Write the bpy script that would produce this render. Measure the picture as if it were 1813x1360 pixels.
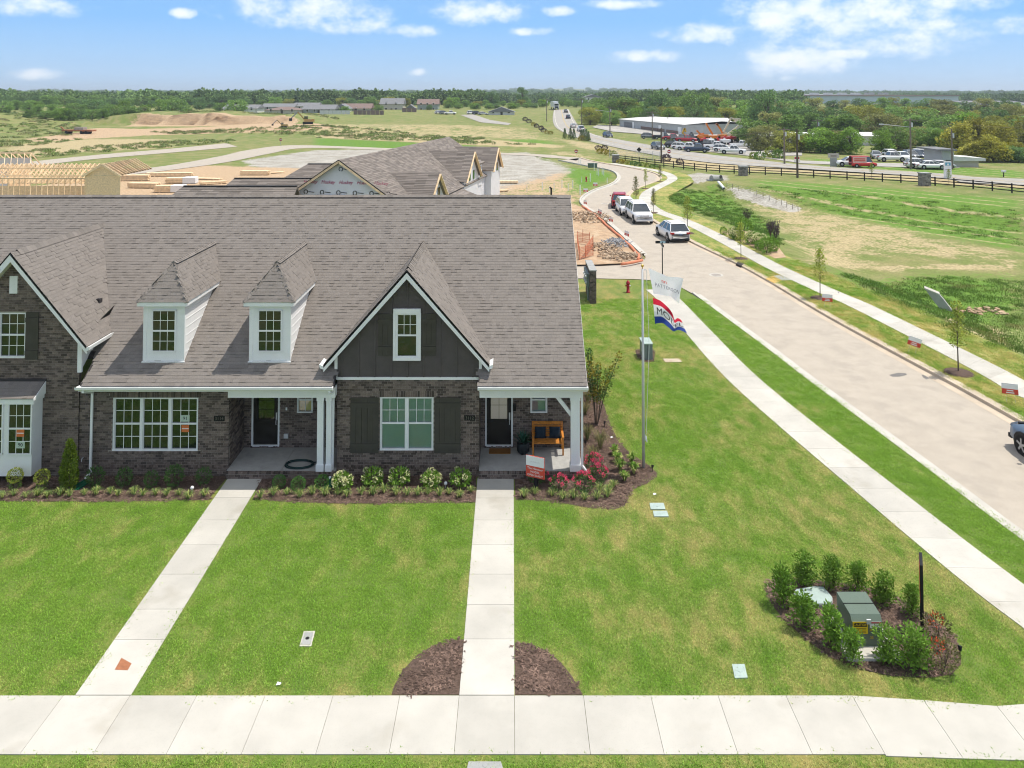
import bpy, math, random
import numpy as np
from mathutils import Vector, Matrix, Euler

for o in list(bpy.data.objects):
    bpy.data.objects.remove(o)
SC = bpy.context.scene
COL = SC.collection
rng = random.Random(7)
nr = np.random.RandomState(11)
R = math.radians

# ------------------------------------------------------------------ camera
F = 1361.0; PT = R(2.0); CX = 906.5; H = 13.28
CY = 165 - F * math.tan(PT)
cam_d = bpy.data.cameras.new('camera'); cam = bpy.data.objects.new('camera', cam_d); COL.objects.link(cam)
cam_d.sensor_width = 36; cam_d.lens = F / 1813 * 36
cam_d.shift_y = -(680 - CY) / 1813; cam_d.clip_start = .3; cam_d.clip_end = 30000
cam.location = (0, 0, H); cam.rotation_euler = (R(90) + PT, 0, 0)
SC.camera = cam
_s, _c = math.sin(PT), math.cos(PT)
def ray(px, py):                                   # direction of the sight line through a photo pixel
    u = (px - CX) / F; v = (py - CY) / F
    return (u, _c + v * _s, _s - v * _c)

# ------------------------------------------------------------------ sky and sun
SUN = Vector((.40, .085, 1)).normalized()
EL = math.asin(SUN.z); AZ = math.atan2(SUN.x, SUN.y)
sd = bpy.data.lights.new('sun', 'SUN'); sd.energy = 2.1; sd.angle = R(.55); sd.color = (1, .95, .86)
so = bpy.data.objects.new('sun', sd); COL.objects.link(so); so.location = (40, 10, 90)
so.rotation_euler = SUN.to_track_quat('Z', 'Y').to_euler()
SC.view_settings.view_transform = 'Standard'; SC.view_settings.look = 'None'
SC.view_settings.gamma = 1; SC.view_settings.use_curve_mapping = False
SC.view_settings.exposure = 1.16
SC.cycles.max_bounces = 5; SC.cycles.diffuse_bounces = 2; SC.cycles.glossy_bounces = 3
SC.cycles.transparent_max_bounces = 12; SC.cycles.transmission_bounces = 3
SC.cycles.caustics_reflective = False; SC.cycles.caustics_refractive = False
SC.cycles.use_denoising = True
SC.cycles.use_adaptive_sampling = True; SC.cycles.adaptive_threshold = .02; SC.cycles.adaptive_min_samples = 16; SC.cycles.filter_width = 1.1

W = bpy.data.worlds.new('World'); SC.world = W; W.use_nodes = True
W.cycles.sampling_method = 'MANUAL'; W.cycles.sample_map_resolution = 256
def nd(nt, typ, **kw):
    n = nt.nodes.new('ShaderNode' + typ)
    for k, v in kw.items(): setattr(n, k, v)
    return n
def math_(nt, op, a, b=None, c=None, clamp=False):
    n = nd(nt, 'Math', operation=op, use_clamp=clamp)
    for i, x in enumerate((a, b, c)):
        if x is None: continue
        if isinstance(x, (int, float)): n.inputs[i].default_value = x
        else: nt.links.new(x, n.inputs[i])
    return n.outputs[0]
def mix_(nt, fac, a, b, blend='MIX'):
    n = nd(nt, 'Mix', data_type='RGBA', blend_type=blend)
    for i, x in ((0, fac), (6, a), (7, b)):
        if isinstance(x, (int, float)): n.inputs[i].default_value = x
        elif isinstance(x, (tuple, list)): n.inputs[i].default_value = tuple(x)[:3] + (1,)
        else: nt.links.new(x, n.inputs[i])
    return n.outputs[2]
def noise_(nt, vec, scale, detail=3, rough=.55, dim='3D'):
    n = nd(nt, 'TexNoise', noise_dimensions=dim)
    n.inputs['Scale'].default_value = scale; n.inputs['Detail'].default_value = detail; n.inputs['Roughness'].default_value = rough
    if vec is not None: nt.links.new(vec, n.inputs['Vector'])
    return n.outputs['Fac']
def ramp_(nt, fac, *stops):
    n = nd(nt, 'ValToRGB'); e = n.color_ramp.elements
    while len(e) < len(stops): e.new(.5)
    for el, (p, c) in zip(e, stops):
        el.position = p; el.color = (c, c, c, 1) if isinstance(c, (int, float)) else tuple(c)[:3] + (1,)
    nt.links.new(fac, n.inputs[0])
    return n.outputs[0]
def smooth_(nt, x, lo, hi):
    n = nd(nt, 'MapRange', interpolation_type='SMOOTHSTEP')
    n.inputs[1].default_value = lo; n.inputs[2].default_value = hi
    nt.links.new(x, n.inputs[0]); return n.outputs[0]

wt = W.node_tree
wt.nodes.clear()
sky = nd(wt, 'TexSky', sky_type='NISHITA', sun_disc=False, sun_elevation=EL, sun_rotation=AZ, altitude=150,
         air_density=1.0, dust_density=.1, ozone_density=1.5)
tc = nd(wt, 'TexCoord'); sp = nd(wt, 'SeparateXYZ'); wt.links.new(tc.outputs['Generated'], sp.inputs[0])
dx, dy, dz = sp.outputs
hyp = math_(wt, 'SQRT', math_(wt, 'ADD', math_(wt, 'MULTIPLY', dx, dx), math_(wt, 'MULTIPLY', dy, dy)))
az = math_(wt, 'ARCTAN2', dx, dy); el = math_(wt, 'ARCTAN2', dz, hyp)
cv = nd(wt, 'CombineXYZ'); wt.links.new(math_(wt, 'MULTIPLY', az, 1.0), cv.inputs[0]); wt.links.new(math_(wt, 'MULTIPLY', el, 1.4), cv.inputs[1])
n1 = noise_(wt, cv.outputs[0], 26, 6, .6)
n0 = noise_(wt, cv.outputs[0], 3.1, 2, .5)
cv0 = nd(wt, 'CombineXYZ'); wt.links.new(az, cv0.inputs[0]); wt.links.new(el, cv0.inputs[1])
# cumulus banks of the photograph, by direction, then cloud all round, thickened overhead for fill light
field = None
for px, py, rx, ry in ((1420, 30, 165, 50), (1560, 22, 165, 46), (1490, 58, 100, 36), (1240, 58, 70, 17), (1400, 108, 110, 30), (1600, 68, 125, 26),
                       (1140, 100, 62, 13), (545, 20, 140, 32), (615, 45, 70, 18), (850, 20, 95, 24), (735, 55, 50, 12),
                       (1690, 5, 90, 18), (1810, 42, 45, 15), (1100, 8, 75, 9), (935, 56, 40, 8), (1395, 138, 20, 6), (325, 24, 22, 9), (742, 128, 18, 7),
                       (60, 12, 90, 17), (70, 132, 52, 9), (1500, 95, 60, 10), (1640, 45, 60, 16), (990, 20, 36, 9)):
    d = ray(px, py); a0 = math.atan2(d[0], d[1]); e0 = math.atan2(d[2], math.hypot(d[0], d[1]))
    ka = F / rx * (1 + ((px - CX) / F) ** 2); ke = F / ry
    q = nd(wt, 'VectorMath', operation='MULTIPLY_ADD'); wt.links.new(cv0.outputs[0], q.inputs[0]); q.inputs[1].default_value = (ka, ke, 0); q.inputs[2].default_value = (-a0 * ka, -e0 * ke, 0)
    dp = nd(wt, 'VectorMath', operation='DOT_PRODUCT'); wt.links.new(q.outputs[0], dp.inputs[0]); wt.links.new(q.outputs[0], dp.inputs[1])
    field = dp.outputs['Value'] if field is None else math_(wt, 'MINIMUM', field, dp.outputs['Value'])
field = math_(wt, 'SUBTRACT', 1, field)
field = math_(wt, 'MAXIMUM', field, -1.4)
away = smooth_(wt, el, .155, .30)
field = math_(wt, 'MAXIMUM', field, math_(wt, 'MULTIPLY_ADD', away, math_(wt, 'MULTIPLY_ADD', n0, 5.5, -.7), -1.6))
dens = math_(wt, 'ADD', field, math_(wt, 'MULTIPLY_ADD', n1, 4.6, -2.45))
alpha = math_(wt, 'MULTIPLY', smooth_(wt, dens, -.55, 2.1), .96)
cshade = math_(wt, 'ADD', smooth_(wt, dens, .6, 2.3), 0)
ccol = mix_(wt, cshade, (1.0, 1.0, 1.0), (.80, .80, .84))
grad = ramp_(wt, smooth_(wt, el, -.02, .55), (0, (.35, .59, .93)), (.10, (.19, .49, .98)), (.4, (.36, .53, .82)), (1, (.48, .56, .70)))
gsc = nd(wt, 'VectorMath', operation='SCALE'); wt.links.new(grad, gsc.inputs[0]); gsc.inputs['Scale'].default_value = 2.9
skyc = mix_(wt, .92, sky.outputs[0], gsc.outputs[0])                  # clear summer air, bluer at the horizon than the plain model, lifted overhead for fill
csc = nd(wt, 'VectorMath', operation='SCALE'); wt.links.new(ccol, csc.inputs[0]); csc.inputs['Scale'].default_value = 3.9
allc = mix_(wt, alpha, skyc, csc.outputs[0])
bg = nd(wt, 'Background'); bg.inputs[1].default_value = .15; wt.links.new(allc, bg.inputs[0])
wo = nd(wt, 'OutputWorld'); wt.links.new(bg.outputs[0], wo.inputs[0])
# ------------------------------------------------------------------ helpers
def sstep(a, b, x):
    t = np.clip((x - a) / (b - a), 0, 1); return t * t * (3 - 2 * t)
def polysd(pts, x, y):                             # signed distance to a polygon, positive inside
    x = np.asarray(x, float); y = np.asarray(y, float)
    ins = np.zeros(x.shape, bool); d2 = np.full(x.shape, 1e18)
    n = len(pts)
    for i in range(n):
        x0, y0 = pts[i][:2]; x1, y1 = pts[(i + 1) % n][:2]
        ex, ey = x1 - x0, y1 - y0
        t = np.clip(((x - x0) * ex + (y - y0) * ey) / (ex * ex + ey * ey + 1e-12), 0, 1)
        d2 = np.minimum(d2, (x - x0 - t * ex) ** 2 + (y - y0 - t * ey) ** 2)
        if y0 != y1:
            ins ^= ((y0 > y) != (y1 > y)) & (x < (x1 - x0) * (y - y0) / (y1 - y0) + x0)
    return np.where(ins, 1, -1) * np.sqrt(d2)
def linedist(pts, x, y):
    x = np.asarray(x, float); y = np.asarray(y, float); d2 = np.full(x.shape, 1e18)
    for (x0, y0), (x1, y1) in zip(pts[:-1], pts[1:]):
        ex, ey = x1 - x0, y1 - y0
        t = np.clip(((x - x0) * ex + (y - y0) * ey) / (ex * ex + ey * ey + 1e-12), 0, 1)
        d2 = np.minimum(d2, (x - x0 - t * ex) ** 2 + (y - y0 - t * ey) ** 2)
    return np.sqrt(d2)
def G(px, py, z=0):                                # photo pixel -> point on the level z
    d = ray(px, py); t = (z - H) / d[2]; return (d[0] * t, d[1] * t, z)
def P(px, py, Y):                                  # photo pixel -> point at the distance Y
    d = ray(px, py); t = Y / d[1]; return (d[0] * t, Y, H + d[2] * t)
def GP(l, z=0): return [G(a, b, z)[:2] for a, b in l]
def spline(pts, step):                             # Catmull-Rom through pts, resampled evenly
    p = [np.array(q, float) for q in pts]; p = [2 * p[0] - p[1]] + p + [2 * p[-1] - p[-2]]
    out = []
    for i in range(1, len(p) - 2):
        for k in range(12):
            t = k / 12
            out.append(.5 * ((2 * p[i]) + (p[i + 1] - p[i - 1]) * t + (2 * p[i - 1] - 5 * p[i] + 4 * p[i + 1] - p[i + 2]) * t * t + (3 * p[i] - p[i - 1] - 3 * p[i + 1] + p[i + 2]) * t ** 3))
    out.append(p[-2]); out = np.array(out)
    s = np.r_[0, np.cumsum(np.linalg.norm(np.diff(out, axis=0), axis=1))]
    n = max(2, int(s[-1] / step) + 1); q = np.linspace(0, s[-1], n)
    return np.stack([np.interp(q, s, out[:, k]) for k in range(out.shape[1])], 1)

WORG = {}                                          # world origin of each thing built in world coordinates
def tag(o, label=None, cat=None, group=None, kind=None):
    for k, v in (('label', label), ('category', cat), ('group', group), ('kind', kind)):
        if v: o[k] = v
    return o
def thing(name, label, cat, loc=(0, 0, 0), rz=0, group=None, scale=1):
    o = bpy.data.objects.new(name, None); COL.objects.link(o); o.empty_display_size = .2
    o.location = loc; o.rotation_euler = (0, 0, rz); o.scale = (scale,) * 3 if isinstance(scale, (int, float)) else scale
    return tag(o, label, cat, group)
def base(o, loc): WORG[o.name] = Vector(loc); return o
class MB:
    def __init__(s): s.v = []; s.f = []; s.r = []; s.m = []
    def add(s, vs, fs, r=None, m=0):
        n = len(s.v); s.v += [tuple(p) for p in vs]
        r = rng.random() if r is None else r
        for f in fs: s.f.append(tuple(i + n for i in f)); s.r.append(r); s.m.append(m)
        return s
    def poly(s, pts, r=None, m=0): return s.add(pts, [tuple(range(len(pts)))], r, m)
    def hexa(s, p, r=None, m=0, faces='btfklr'):    # p: 4 bottom + 4 top corners
        q = {'b': (3, 2, 1, 0), 't': (4, 5, 6, 7), 'f': (0, 1, 5, 4), 'r': (1, 2, 6, 5), 'k': (2, 3, 7, 6), 'l': (3, 0, 4, 7)}
        return s.add(p, [q[c] for c in faces], r, m)
    def box(s, x0, x1, y0, y1, z0, z1, r=None, m=0, faces='btfklr'):
        return s.hexa([(x0, y0, z0), (x1, y0, z0), (x1, y1, z0), (x0, y1, z0), (x0, y0, z1), (x1, y0, z1), (x1, y1, z1), (x0, y1, z1)], r, m, faces)
    def bar(s, p, q, w, h=None, up=(0, 0, 1), r=None, m=0):
        h = w if h is None else h
        p = Vector(p); q = Vector(q); d = (q - p).normalized(); up = Vector(up)
        if abs(d.dot(up)) > .98: up = Vector((0, 1, 0))
        a = d.cross(up).normalized() * w / 2; b = a.cross(d).normalized() * h / 2
        return s.hexa([p - a - b, p + a - b, q + a - b, q - a - b, p - a + b, p + a + b, q + a + b, q - a + b], r, m)
    def tube(s, pts, rad, n=8, cap=True, r=None, m=0):
        pts = [Vector(p) for p in pts]; k = len(pts)
        rad = [rad] * k if isinstance(rad, (int, float)) else rad
        vs = []; fs = []; ref = None
        for i, p in enumerate(pts):
            d = (pts[min(i + 1, k - 1)] - pts[max(i - 1, 0)]).normalized()
            if ref is None: ref = Vector((1, 0, 0)) if abs(d.x) < .8 else Vector((0, 1, 0))
            a = (ref - d * ref.dot(d)).normalized(); b = d.cross(a); ref = a
            for j in range(n):
                t = 2 * math.pi * j / n; vs.append(p + (a * math.cos(t) + b * math.sin(t)) * rad[i])
        for i in range(k - 1):
            for j in range(n): fs.append((i * n + j, i * n + (j + 1) % n, (i + 1) * n + (j + 1) % n, (i + 1) * n + j))
        if cap: fs.append(tuple(range(n))[::-1]); fs.append(tuple((k - 1) * n + j for j in range(n)))
        return s.add(vs, fs, r, m)
    def ell(s, c, rx, ry=None, rz=None, nu=12, nv=8, jit=0, r=None, m=0):
        ry = rx if ry is None else ry; rz = rx if rz is None else rz
        vs = [(c[0], c[1], c[2] - rz)]; fs = []
        for i in range(1, nv):
            a = math.pi * i / nv - math.pi / 2
            for j in range(nu):
                b = 2 * math.pi * j / nu; k = 1 + rng.uniform(-jit, jit)
                vs.append((c[0] + rx * k * math.cos(a) * math.cos(b), c[1] + ry * k * math.cos(a) * math.sin(b), c[2] + rz * k * math.sin(a)))
        vs.append((c[0], c[1], c[2] + rz)); t = len(vs) - 1
        for j in range(nu):
            fs.append((0, 1 + (j + 1) % nu, 1 + j)); fs.append((t, 1 + (nv - 2) * nu + j, 1 + (nv - 2) * nu + (j + 1) % nu))
        for i in range(nv - 2):
            for j in range(nu): fs.append((1 + i * nu + j, 1 + i * nu + (j + 1) % nu, 1 + (i + 1) * nu + (j + 1) % nu, 1 + (i + 1) * nu + j))
        return s.add(vs, fs, r, m)
    def lathe(s, prof, c=(0, 0, 0), n=16, r=None, m=0):
        vs = []; fs = []
        for (ra, z) in prof:
            for j in range(n): t = 2 * math.pi * j / n; vs.append((c[0] + ra * math.cos(t), c[1] + ra * math.sin(t), c[2] + z))
        for i in range(len(prof) - 1):
            for j in range(n): fs.append((i * n + j, i * n + (j + 1) % n, (i + 1) * n + (j + 1) % n, (i + 1) * n + j))
        fs.append(tuple(range(n))[::-1]); fs.append(tuple((len(prof) - 1) * n + j for j in range(n)))
        return s.add(vs, fs, r, m)
    def prism(s, pts, d, r=None, m=0):              # polygon extruded by the vector d
        n = len(pts); d = Vector(d); q = [Vector(p) for p in pts]
        fs = [tuple(range(n))[::-1], tuple(range(n, 2 * n))] + [(i, (i + 1) % n, n + (i + 1) % n, n + i) for i in range(n)]
        return s.add(q + [p + d for p in q], fs, r, m)
    def leaf(s, c, ax, up, l, w, r=None, m=0):      # a pointed leaf
        c = Vector(c); ax = Vector(ax).normalized() * l; sd_ = ax.cross(Vector(up)); sd_ = sd_.normalized() * w / 2 if sd_.length > 1e-6 else Vector((w / 2, 0, 0))
        return s.add([c, c + ax * .5 + sd_, c + ax, c + ax * .5 - sd_], [(0, 1, 2, 3)], r, m)
    def mesh(s, name, off=(0, 0, 0), smooth=False, mats=()):
        me = bpy.data.meshes.new(name)
        v = np.array(s.v, float).reshape(-1, 3) - np.array(off, float)
        me.from_pydata(v.tolist(), [], s.f)
        a = me.attributes.new('rnd', 'FLOAT', 'FACE'); a.data.foreach_set('value', np.array(s.r, np.float32))
        if smooth: me.polygons.foreach_set('use_smooth', [True] * len(me.polygons))
        for mt in (mats if isinstance(mats, (list, tuple)) else [mats]): me.materials.append(mt)
        if len(me.materials) > 1: me.polygons.foreach_set('material_index', s.m)
        me.update(); return me
    def build(s, name, mat, par=None, smooth=False, kind=None, label=None):
        off = WORG.get(par.name, Vector((0, 0, 0))) if par else Vector((0, 0, 0))
        o = bpy.data.objects.new(name, s.mesh(name, off, smooth, mat)); COL.objects.link(o)
        if par: o.parent = par; WORG[o.name] = off
        return tag(o, label, None, None, kind)
def inst(name, me, par, loc, rot=None, scale=None):
    o = bpy.data.objects.new(name, me); COL.objects.link(o)
    o.parent = par; o.location = Vector(loc) - WORG.get(par.name, Vector((0, 0, 0)))
    if rot is not None: o.rotation_euler = rot
    if scale is not None: o.scale = scale
    return o
def children(o): return [c for c in bpy.data.objects if c.parent == o]
class Proto:                                       # first use places the built thing itself, later uses place copies
    def __init__(s, root):
        s.root = root; s.used = False
        s.kids = [(c, [g for g in c.children]) for c in root.children]
    def put(s, loc, rz=0, scale=1, label=None, group=None):
        if not s.used: r = s.root; s.used = True
        else:
            r = s.root.copy(); COL.objects.link(r)
            for c, gs in s.kids:
                k = c.copy(); COL.objects.link(k); k.parent = r
                for g in gs:
                    q = g.copy(); COL.objects.link(q); q.parent = k
        r.location = loc; r.rotation_euler = (0, 0, rz); r.scale = (scale,) * 3 if isinstance(scale, (int, float)) else scale
        tag(r, label, None, group); return r
ORD = ('first second third fourth fifth sixth seventh eighth ninth tenth eleventh twelfth thirteenth fourteenth fifteenth sixteenth seventeenth '
       'eighteenth nineteenth twentieth').split()
def ordw(i):
    if i < 20: return ORD[i]
    t = ('twenty', 'thirty', 'forty', 'fifty', 'sixty', 'seventy')[(i + 1) // 10 - 2]
    return t.rstrip('y') + 'ieth' if (i + 1) % 10 == 0 else t + '-' + ORD[(i + 1) % 10 - 1]

MATS = {}
def mat(name, col, rough=.85, var=.12, scale=4, alt=None, altf=.5, bump=0, bscale=None, metal=0, rnd=0, obj=0, spec=.3, world=False, trans=0, emit=0, ior=1.45, detail=4):
    m = bpy.data.materials.new(name); m.use_nodes = True; nt = m.node_tree; nt.nodes.clear()
    out = nd(nt, 'OutputMaterial'); b = nd(nt, 'BsdfPrincipled'); nt.links.new(b.outputs[0], out.inputs[0])
    b.inputs['Roughness'].default_value = rough; b.inputs['Metallic'].default_value = metal
    b.inputs['Specular IOR Level'].default_value = spec; b.inputs['IOR'].default_value = ior
    vec = nd(nt, 'NewGeometry').outputs['Position'] if world else nd(nt, 'TexCoord').outputs['Object']
    n = noise_(nt, vec, scale, detail, .6)
    c = mix_(nt, ramp_(nt, n, (.3, 0), (.7, 1)), [x * (1 - var) for x in col], [min(1, x * (1 + var)) for x in col])
    if alt is not None:
        n2_ = noise_(nt, vec, scale * .35 + .3, 3, .6)
        c = mix_(nt, ramp_(nt, n2_, (altf, 0), (altf + .16, 1)), c, alt)
    if rnd or obj:
        k = None
        if rnd:
            at = nd(nt, 'Attribute', attribute_name='rnd'); k = math_(nt, 'MULTIPLY_ADD', at.outputs['Fac'], rnd, 1 - rnd / 2)
        if obj:
            oi = nd(nt, 'ObjectInfo'); k2 = math_(nt, 'MULTIPLY_ADD', oi.outputs['Random'], obj, 1 - obj / 2)
            k = k2 if k is None else math_(nt, 'MULTIPLY', k, k2)
        vm = nd(nt, 'VectorMath', operation='SCALE'); nt.links.new(c, vm.inputs[0]); nt.links.new(k, vm.inputs['Scale']); c = vm.outputs[0]
    nt.links.new(c, b.inputs['Base Color'])
    if bump:
        bn = nd(nt, 'Bump'); bn.inputs['Strength'].default_value = bump; bn.inputs['Distance'].default_value = .02
        nt.links.new(noise_(nt, vec, bscale or scale * 6, 4, .6), bn.inputs['Height']); nt.links.new(bn.outputs[0], b.inputs['Normal'])
    if trans:
        tr = nd(nt, 'BsdfTranslucent'); nt.links.new(c, tr.inputs[0]); ms = nd(nt, 'MixShader'); ms.inputs[0].default_value = trans
        nt.links.new(b.outputs[0], ms.inputs[1]); nt.links.new(tr.outputs[0], ms.inputs[2]); nt.links.new(ms.outputs[0], out.inputs[0])
    MATS[name] = m; return m
def glass(name, tint, gloss=.2, rough=.02, dark=None):
    m = bpy.data.materials.new(name); m.use_nodes = True; nt = m.node_tree; nt.nodes.clear()
    out = nd(nt, 'OutputMaterial'); ms = nd(nt, 'MixShader'); gl = nd(nt, 'BsdfGlossy'); gl.inputs['Roughness'].default_value = rough
    gl.inputs['Color'].default_value = (.92, .96, .95, 1)
    if dark is None: t = nd(nt, 'BsdfTransparent'); t.inputs[0].default_value = tuple(tint) + (1,)
    else: t = nd(nt, 'BsdfDiffuse'); t.inputs[0].default_value = tuple(dark) + (1,)
    fr = nd(nt, 'Fresnel'); fr.inputs[0].default_value = 1.5
    fac = math_(nt, 'ADD', fr.outputs[0], gloss, clamp=True)
    nt.links.new(fac, ms.inputs[0]); nt.links.new(t.outputs[0], ms.inputs[1]); nt.links.new(gl.outputs[0], ms.inputs[2]); nt.links.new(ms.outputs[0], out.inputs[0])
    return m
m_white = mat('white_paint', (.80, .80, .79), .5, .03, 2)
m_offwhite = mat('off_white_paint', (.66, .65, .61), .6, .05, 2)
m_siding = mat('white_siding', (.78, .77, .76), .6, .04, 2)
m_mortar = mat('mortar', (.31, .27, .23), .95, .15, 9)
m_brick = mat('dark_brown_brick', (.142, .109, .092), .9, .25, 14, rnd=1.05, bump=.3, world=True)
m_shingle = mat('roof_shingle', (.205, .181, .162), .95, .10, 30, rnd=.34, bump=.5, bscale=90, world=True)
m_deck = mat('roof_felt', (.05, .045, .045), .95, .1, 5)
m_batten = mat('charcoal_siding', (.092, .078, .075), .75, .1, 3, bump=.1)
m_shutter = mat('dark_brown_shutter', (.064, .057, .046), .7, .12, 3)
m_door = mat('black_brown_door', (.022, .019, .016), .5, .1, 3)
m_conc = mat('pale_concrete', (.49, .465, .415), .92, .09, .9, alt=(.415, .385, .33), altf=.58, rnd=.16, bump=.15, bscale=60, world=True)
m_concg = mat('grey_concrete', (.34, .34, .33), .9, .12, 2, alt=(.26, .26, .25), altf=.58, bump=.2)
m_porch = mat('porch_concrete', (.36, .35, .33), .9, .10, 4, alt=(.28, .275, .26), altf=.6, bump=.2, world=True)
m_road = mat('bleached_asphalt', (.42, .368, .305), .93, .07, 1.2, alt=(.375, .33, .275), altf=.52, bump=.25, bscale=40, world=True)
m_road2 = mat('far_asphalt', (.36, .335, .30), .93, .07, .3, alt=(.32, .30, .275), altf=.5, world=True)
m_curb = mat('curb_concrete', (.50, .415, .32), .92, .12, .8, alt=(.36, .26, .18), altf=.6, world=True)
m_mulch = mat('brown_mulch', (.105, .070, .053), .95, .45, 22, alt=(.13, .09, .072), altf=.55, bump=1, bscale=50, world=True)
m_chip = mat('mulch_chip', (.155, .103, .080), .95, .3, 5, rnd=.9, obj=.7)
m_metal = mat('brushed_metal', (.58, .58, .59), .4, .05, 8, metal=.25)
m_black = mat('black_metal', (.012, .012, .013), .55, .1, 6)
m_green = mat('transformer_green', (.115, .155, .12), .45, .05, 3)
m_greygreen = mat('vault_lid', (.36, .44, .41), .7, .10, 6)
m_red = mat('sign_red', (.60, .075, .045), .6, .06, 4)
m_signw = mat('sign_white', (.78, .78, .78), .6, .03, 4)
m_pink = mat('pink_petal', (.80, .10, .19), .7, .2, 20, rnd=.6, trans=.25)
m_cream = mat('cream_petal', (.72, .70, .38), .8, .15, 20, rnd=.4, trans=.2)
m_orangeF = mat('coral_petal', (.62, .10, .04), .8, .2, 20, rnd=.5)
m_wood = mat('golden_wood', (.52, .20, .035), .6, .3, 9)
m_lumber = mat('new_lumber', (.80, .60, .38), .8, .18, 3, rnd=.45, world=True)
m_osb = mat('strand_board', (.88, .62, .38), .85, .2, 7, rnd=.2, world=True)
m_navy = mat('navy_fabric', (.012, .024, .038), .9, .2, 12)
m_pot = mat('charcoal_pot', (.016, .02, .022), .55, .1, 8)
m_coir = mat('coir_mat', (.22, .10, .025), .95, .25, 60)
m_hose = mat('hose_green', (.006, .028, .026), .4, .1, 9)
m_gold = mat('gold_ball', (.8, .5, .12), .25, .03, 9, metal=1)
m_hyd = mat('hydrant_red', (.34, .02, .03), .45, .1, 9)
m_terra = mat('terracotta', (.34, .14, .07), .9, .2, 14)
m_dirt = mat('bare_dirt', (.42, .29, .185), .95, .2, 1.2, alt=(.52, .40, .27), altf=.52, bump=.4, world=True)
m_rubble = mat('grey_rubble', (.30, .27, .24), .95, .25, 3, rnd=.9)
m_orange = mat('orange_plastic', (.62, .22, .12), .7, .12, 5)
m_wrap = mat('house_wrap', (.70, .70, .73), .45, .05, 1.0, bump=.1)
m_blackfence = mat('black_fence_paint', (.012, .011, .011), .6, .2, 4)
m_stone = mat('stacked_stone', (.26, .235, .21), .95, .3, 4, rnd=.9, bump=.5)
m_pole = mat('weathered_pole', (.20, .165, .135), .9, .2, 3)
m_bark = mat('tree_bark', (.11, .085, .065), .95, .3, 6, bump=.4)
m_blade = mat('green_blade', (.055, .13, .028), .7, .2, 6, rnd=.7, trans=.25)
gl_dark = glass('window_glass_dark', (1, 1, 1), .04, .015, dark=(.012, .016, .014))
gl_clear = glass('window_glass_clear', (.62, .83, .80), .10, .015)
gl_car = glass('car_glass', (1, 1, 1), .12, .02, dark=(.012, .016, .02))
def leafmat(name, col, rnd=.7, obj=.25, trans=.25): return mat(name, col, .65, .2, 3, rnd=rnd, obj=obj, trans=trans, spec=.25)
m_leaf = leafmat('leaf_green', (.12, .215, .038))
m_leafdk = leafmat('leaf_dark_green', (.095, .180, .048))
m_leafyl = leafmat('leaf_yellow_green', (.26, .30, .05))
m_leafbr = leafmat('leaf_bright_green', (.18, .32, .045))
m_leafol = leafmat('leaf_olive', (.18, .18, .065))
m_leafpu = leafmat('leaf_purple', (.07, .05, .06))
m_leafgd = leafmat('leaf_gold', (.30, .25, .035))
m_box = leafmat('boxwood_green', (.10, .22, .05))
m_arb = leafmat('arborvitae', (.14, .20, .025))
m_lir = mat('liriope_blade', (.20, .30, .08), .6, .2, 6, rnd=.95, trans=.3)
m_lirv = mat('liriope_gold_blade', (.48, .50, .16), .6, .2, 6, rnd=.9, trans=.3)
m_tan = mat('tan_grass_blade', (.32, .28, .13), .8, .2, 6, rnd=.9, trans=.3)

def text(par, s, size, loc, rot, m, align='CENTER', shear=0, name='lettering', squash=1, ext=.001):
    """lettering as a mesh part, curved characters traced from the built-in typeface"""
    c = bpy.data.curves.new(name, 'FONT'); c.body = s; c.size = size; c.align_x = align; c.align_y = 'CENTER'; c.extrude = ext; c.shear = shear
    c.resolution_u = 3
    o = bpy.data.objects.new(name, c); COL.objects.link(o); dg = bpy.context.evaluated_depsgraph_get(); dg.update()
    me = bpy.data.meshes.new_from_object(o.evaluated_get(dg)); bpy.data.objects.remove(o); bpy.data.curves.remove(c)
    me.materials.clear(); me.materials.append(m)
    o = bpy.data.objects.new(name, me); COL.objects.link(o); o.parent = par
    o.location = Vector(loc) - WORG.get(par.name, Vector((0, 0, 0))); o.rotation_euler = rot; o.scale = (squash, 1, 1); return o

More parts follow.
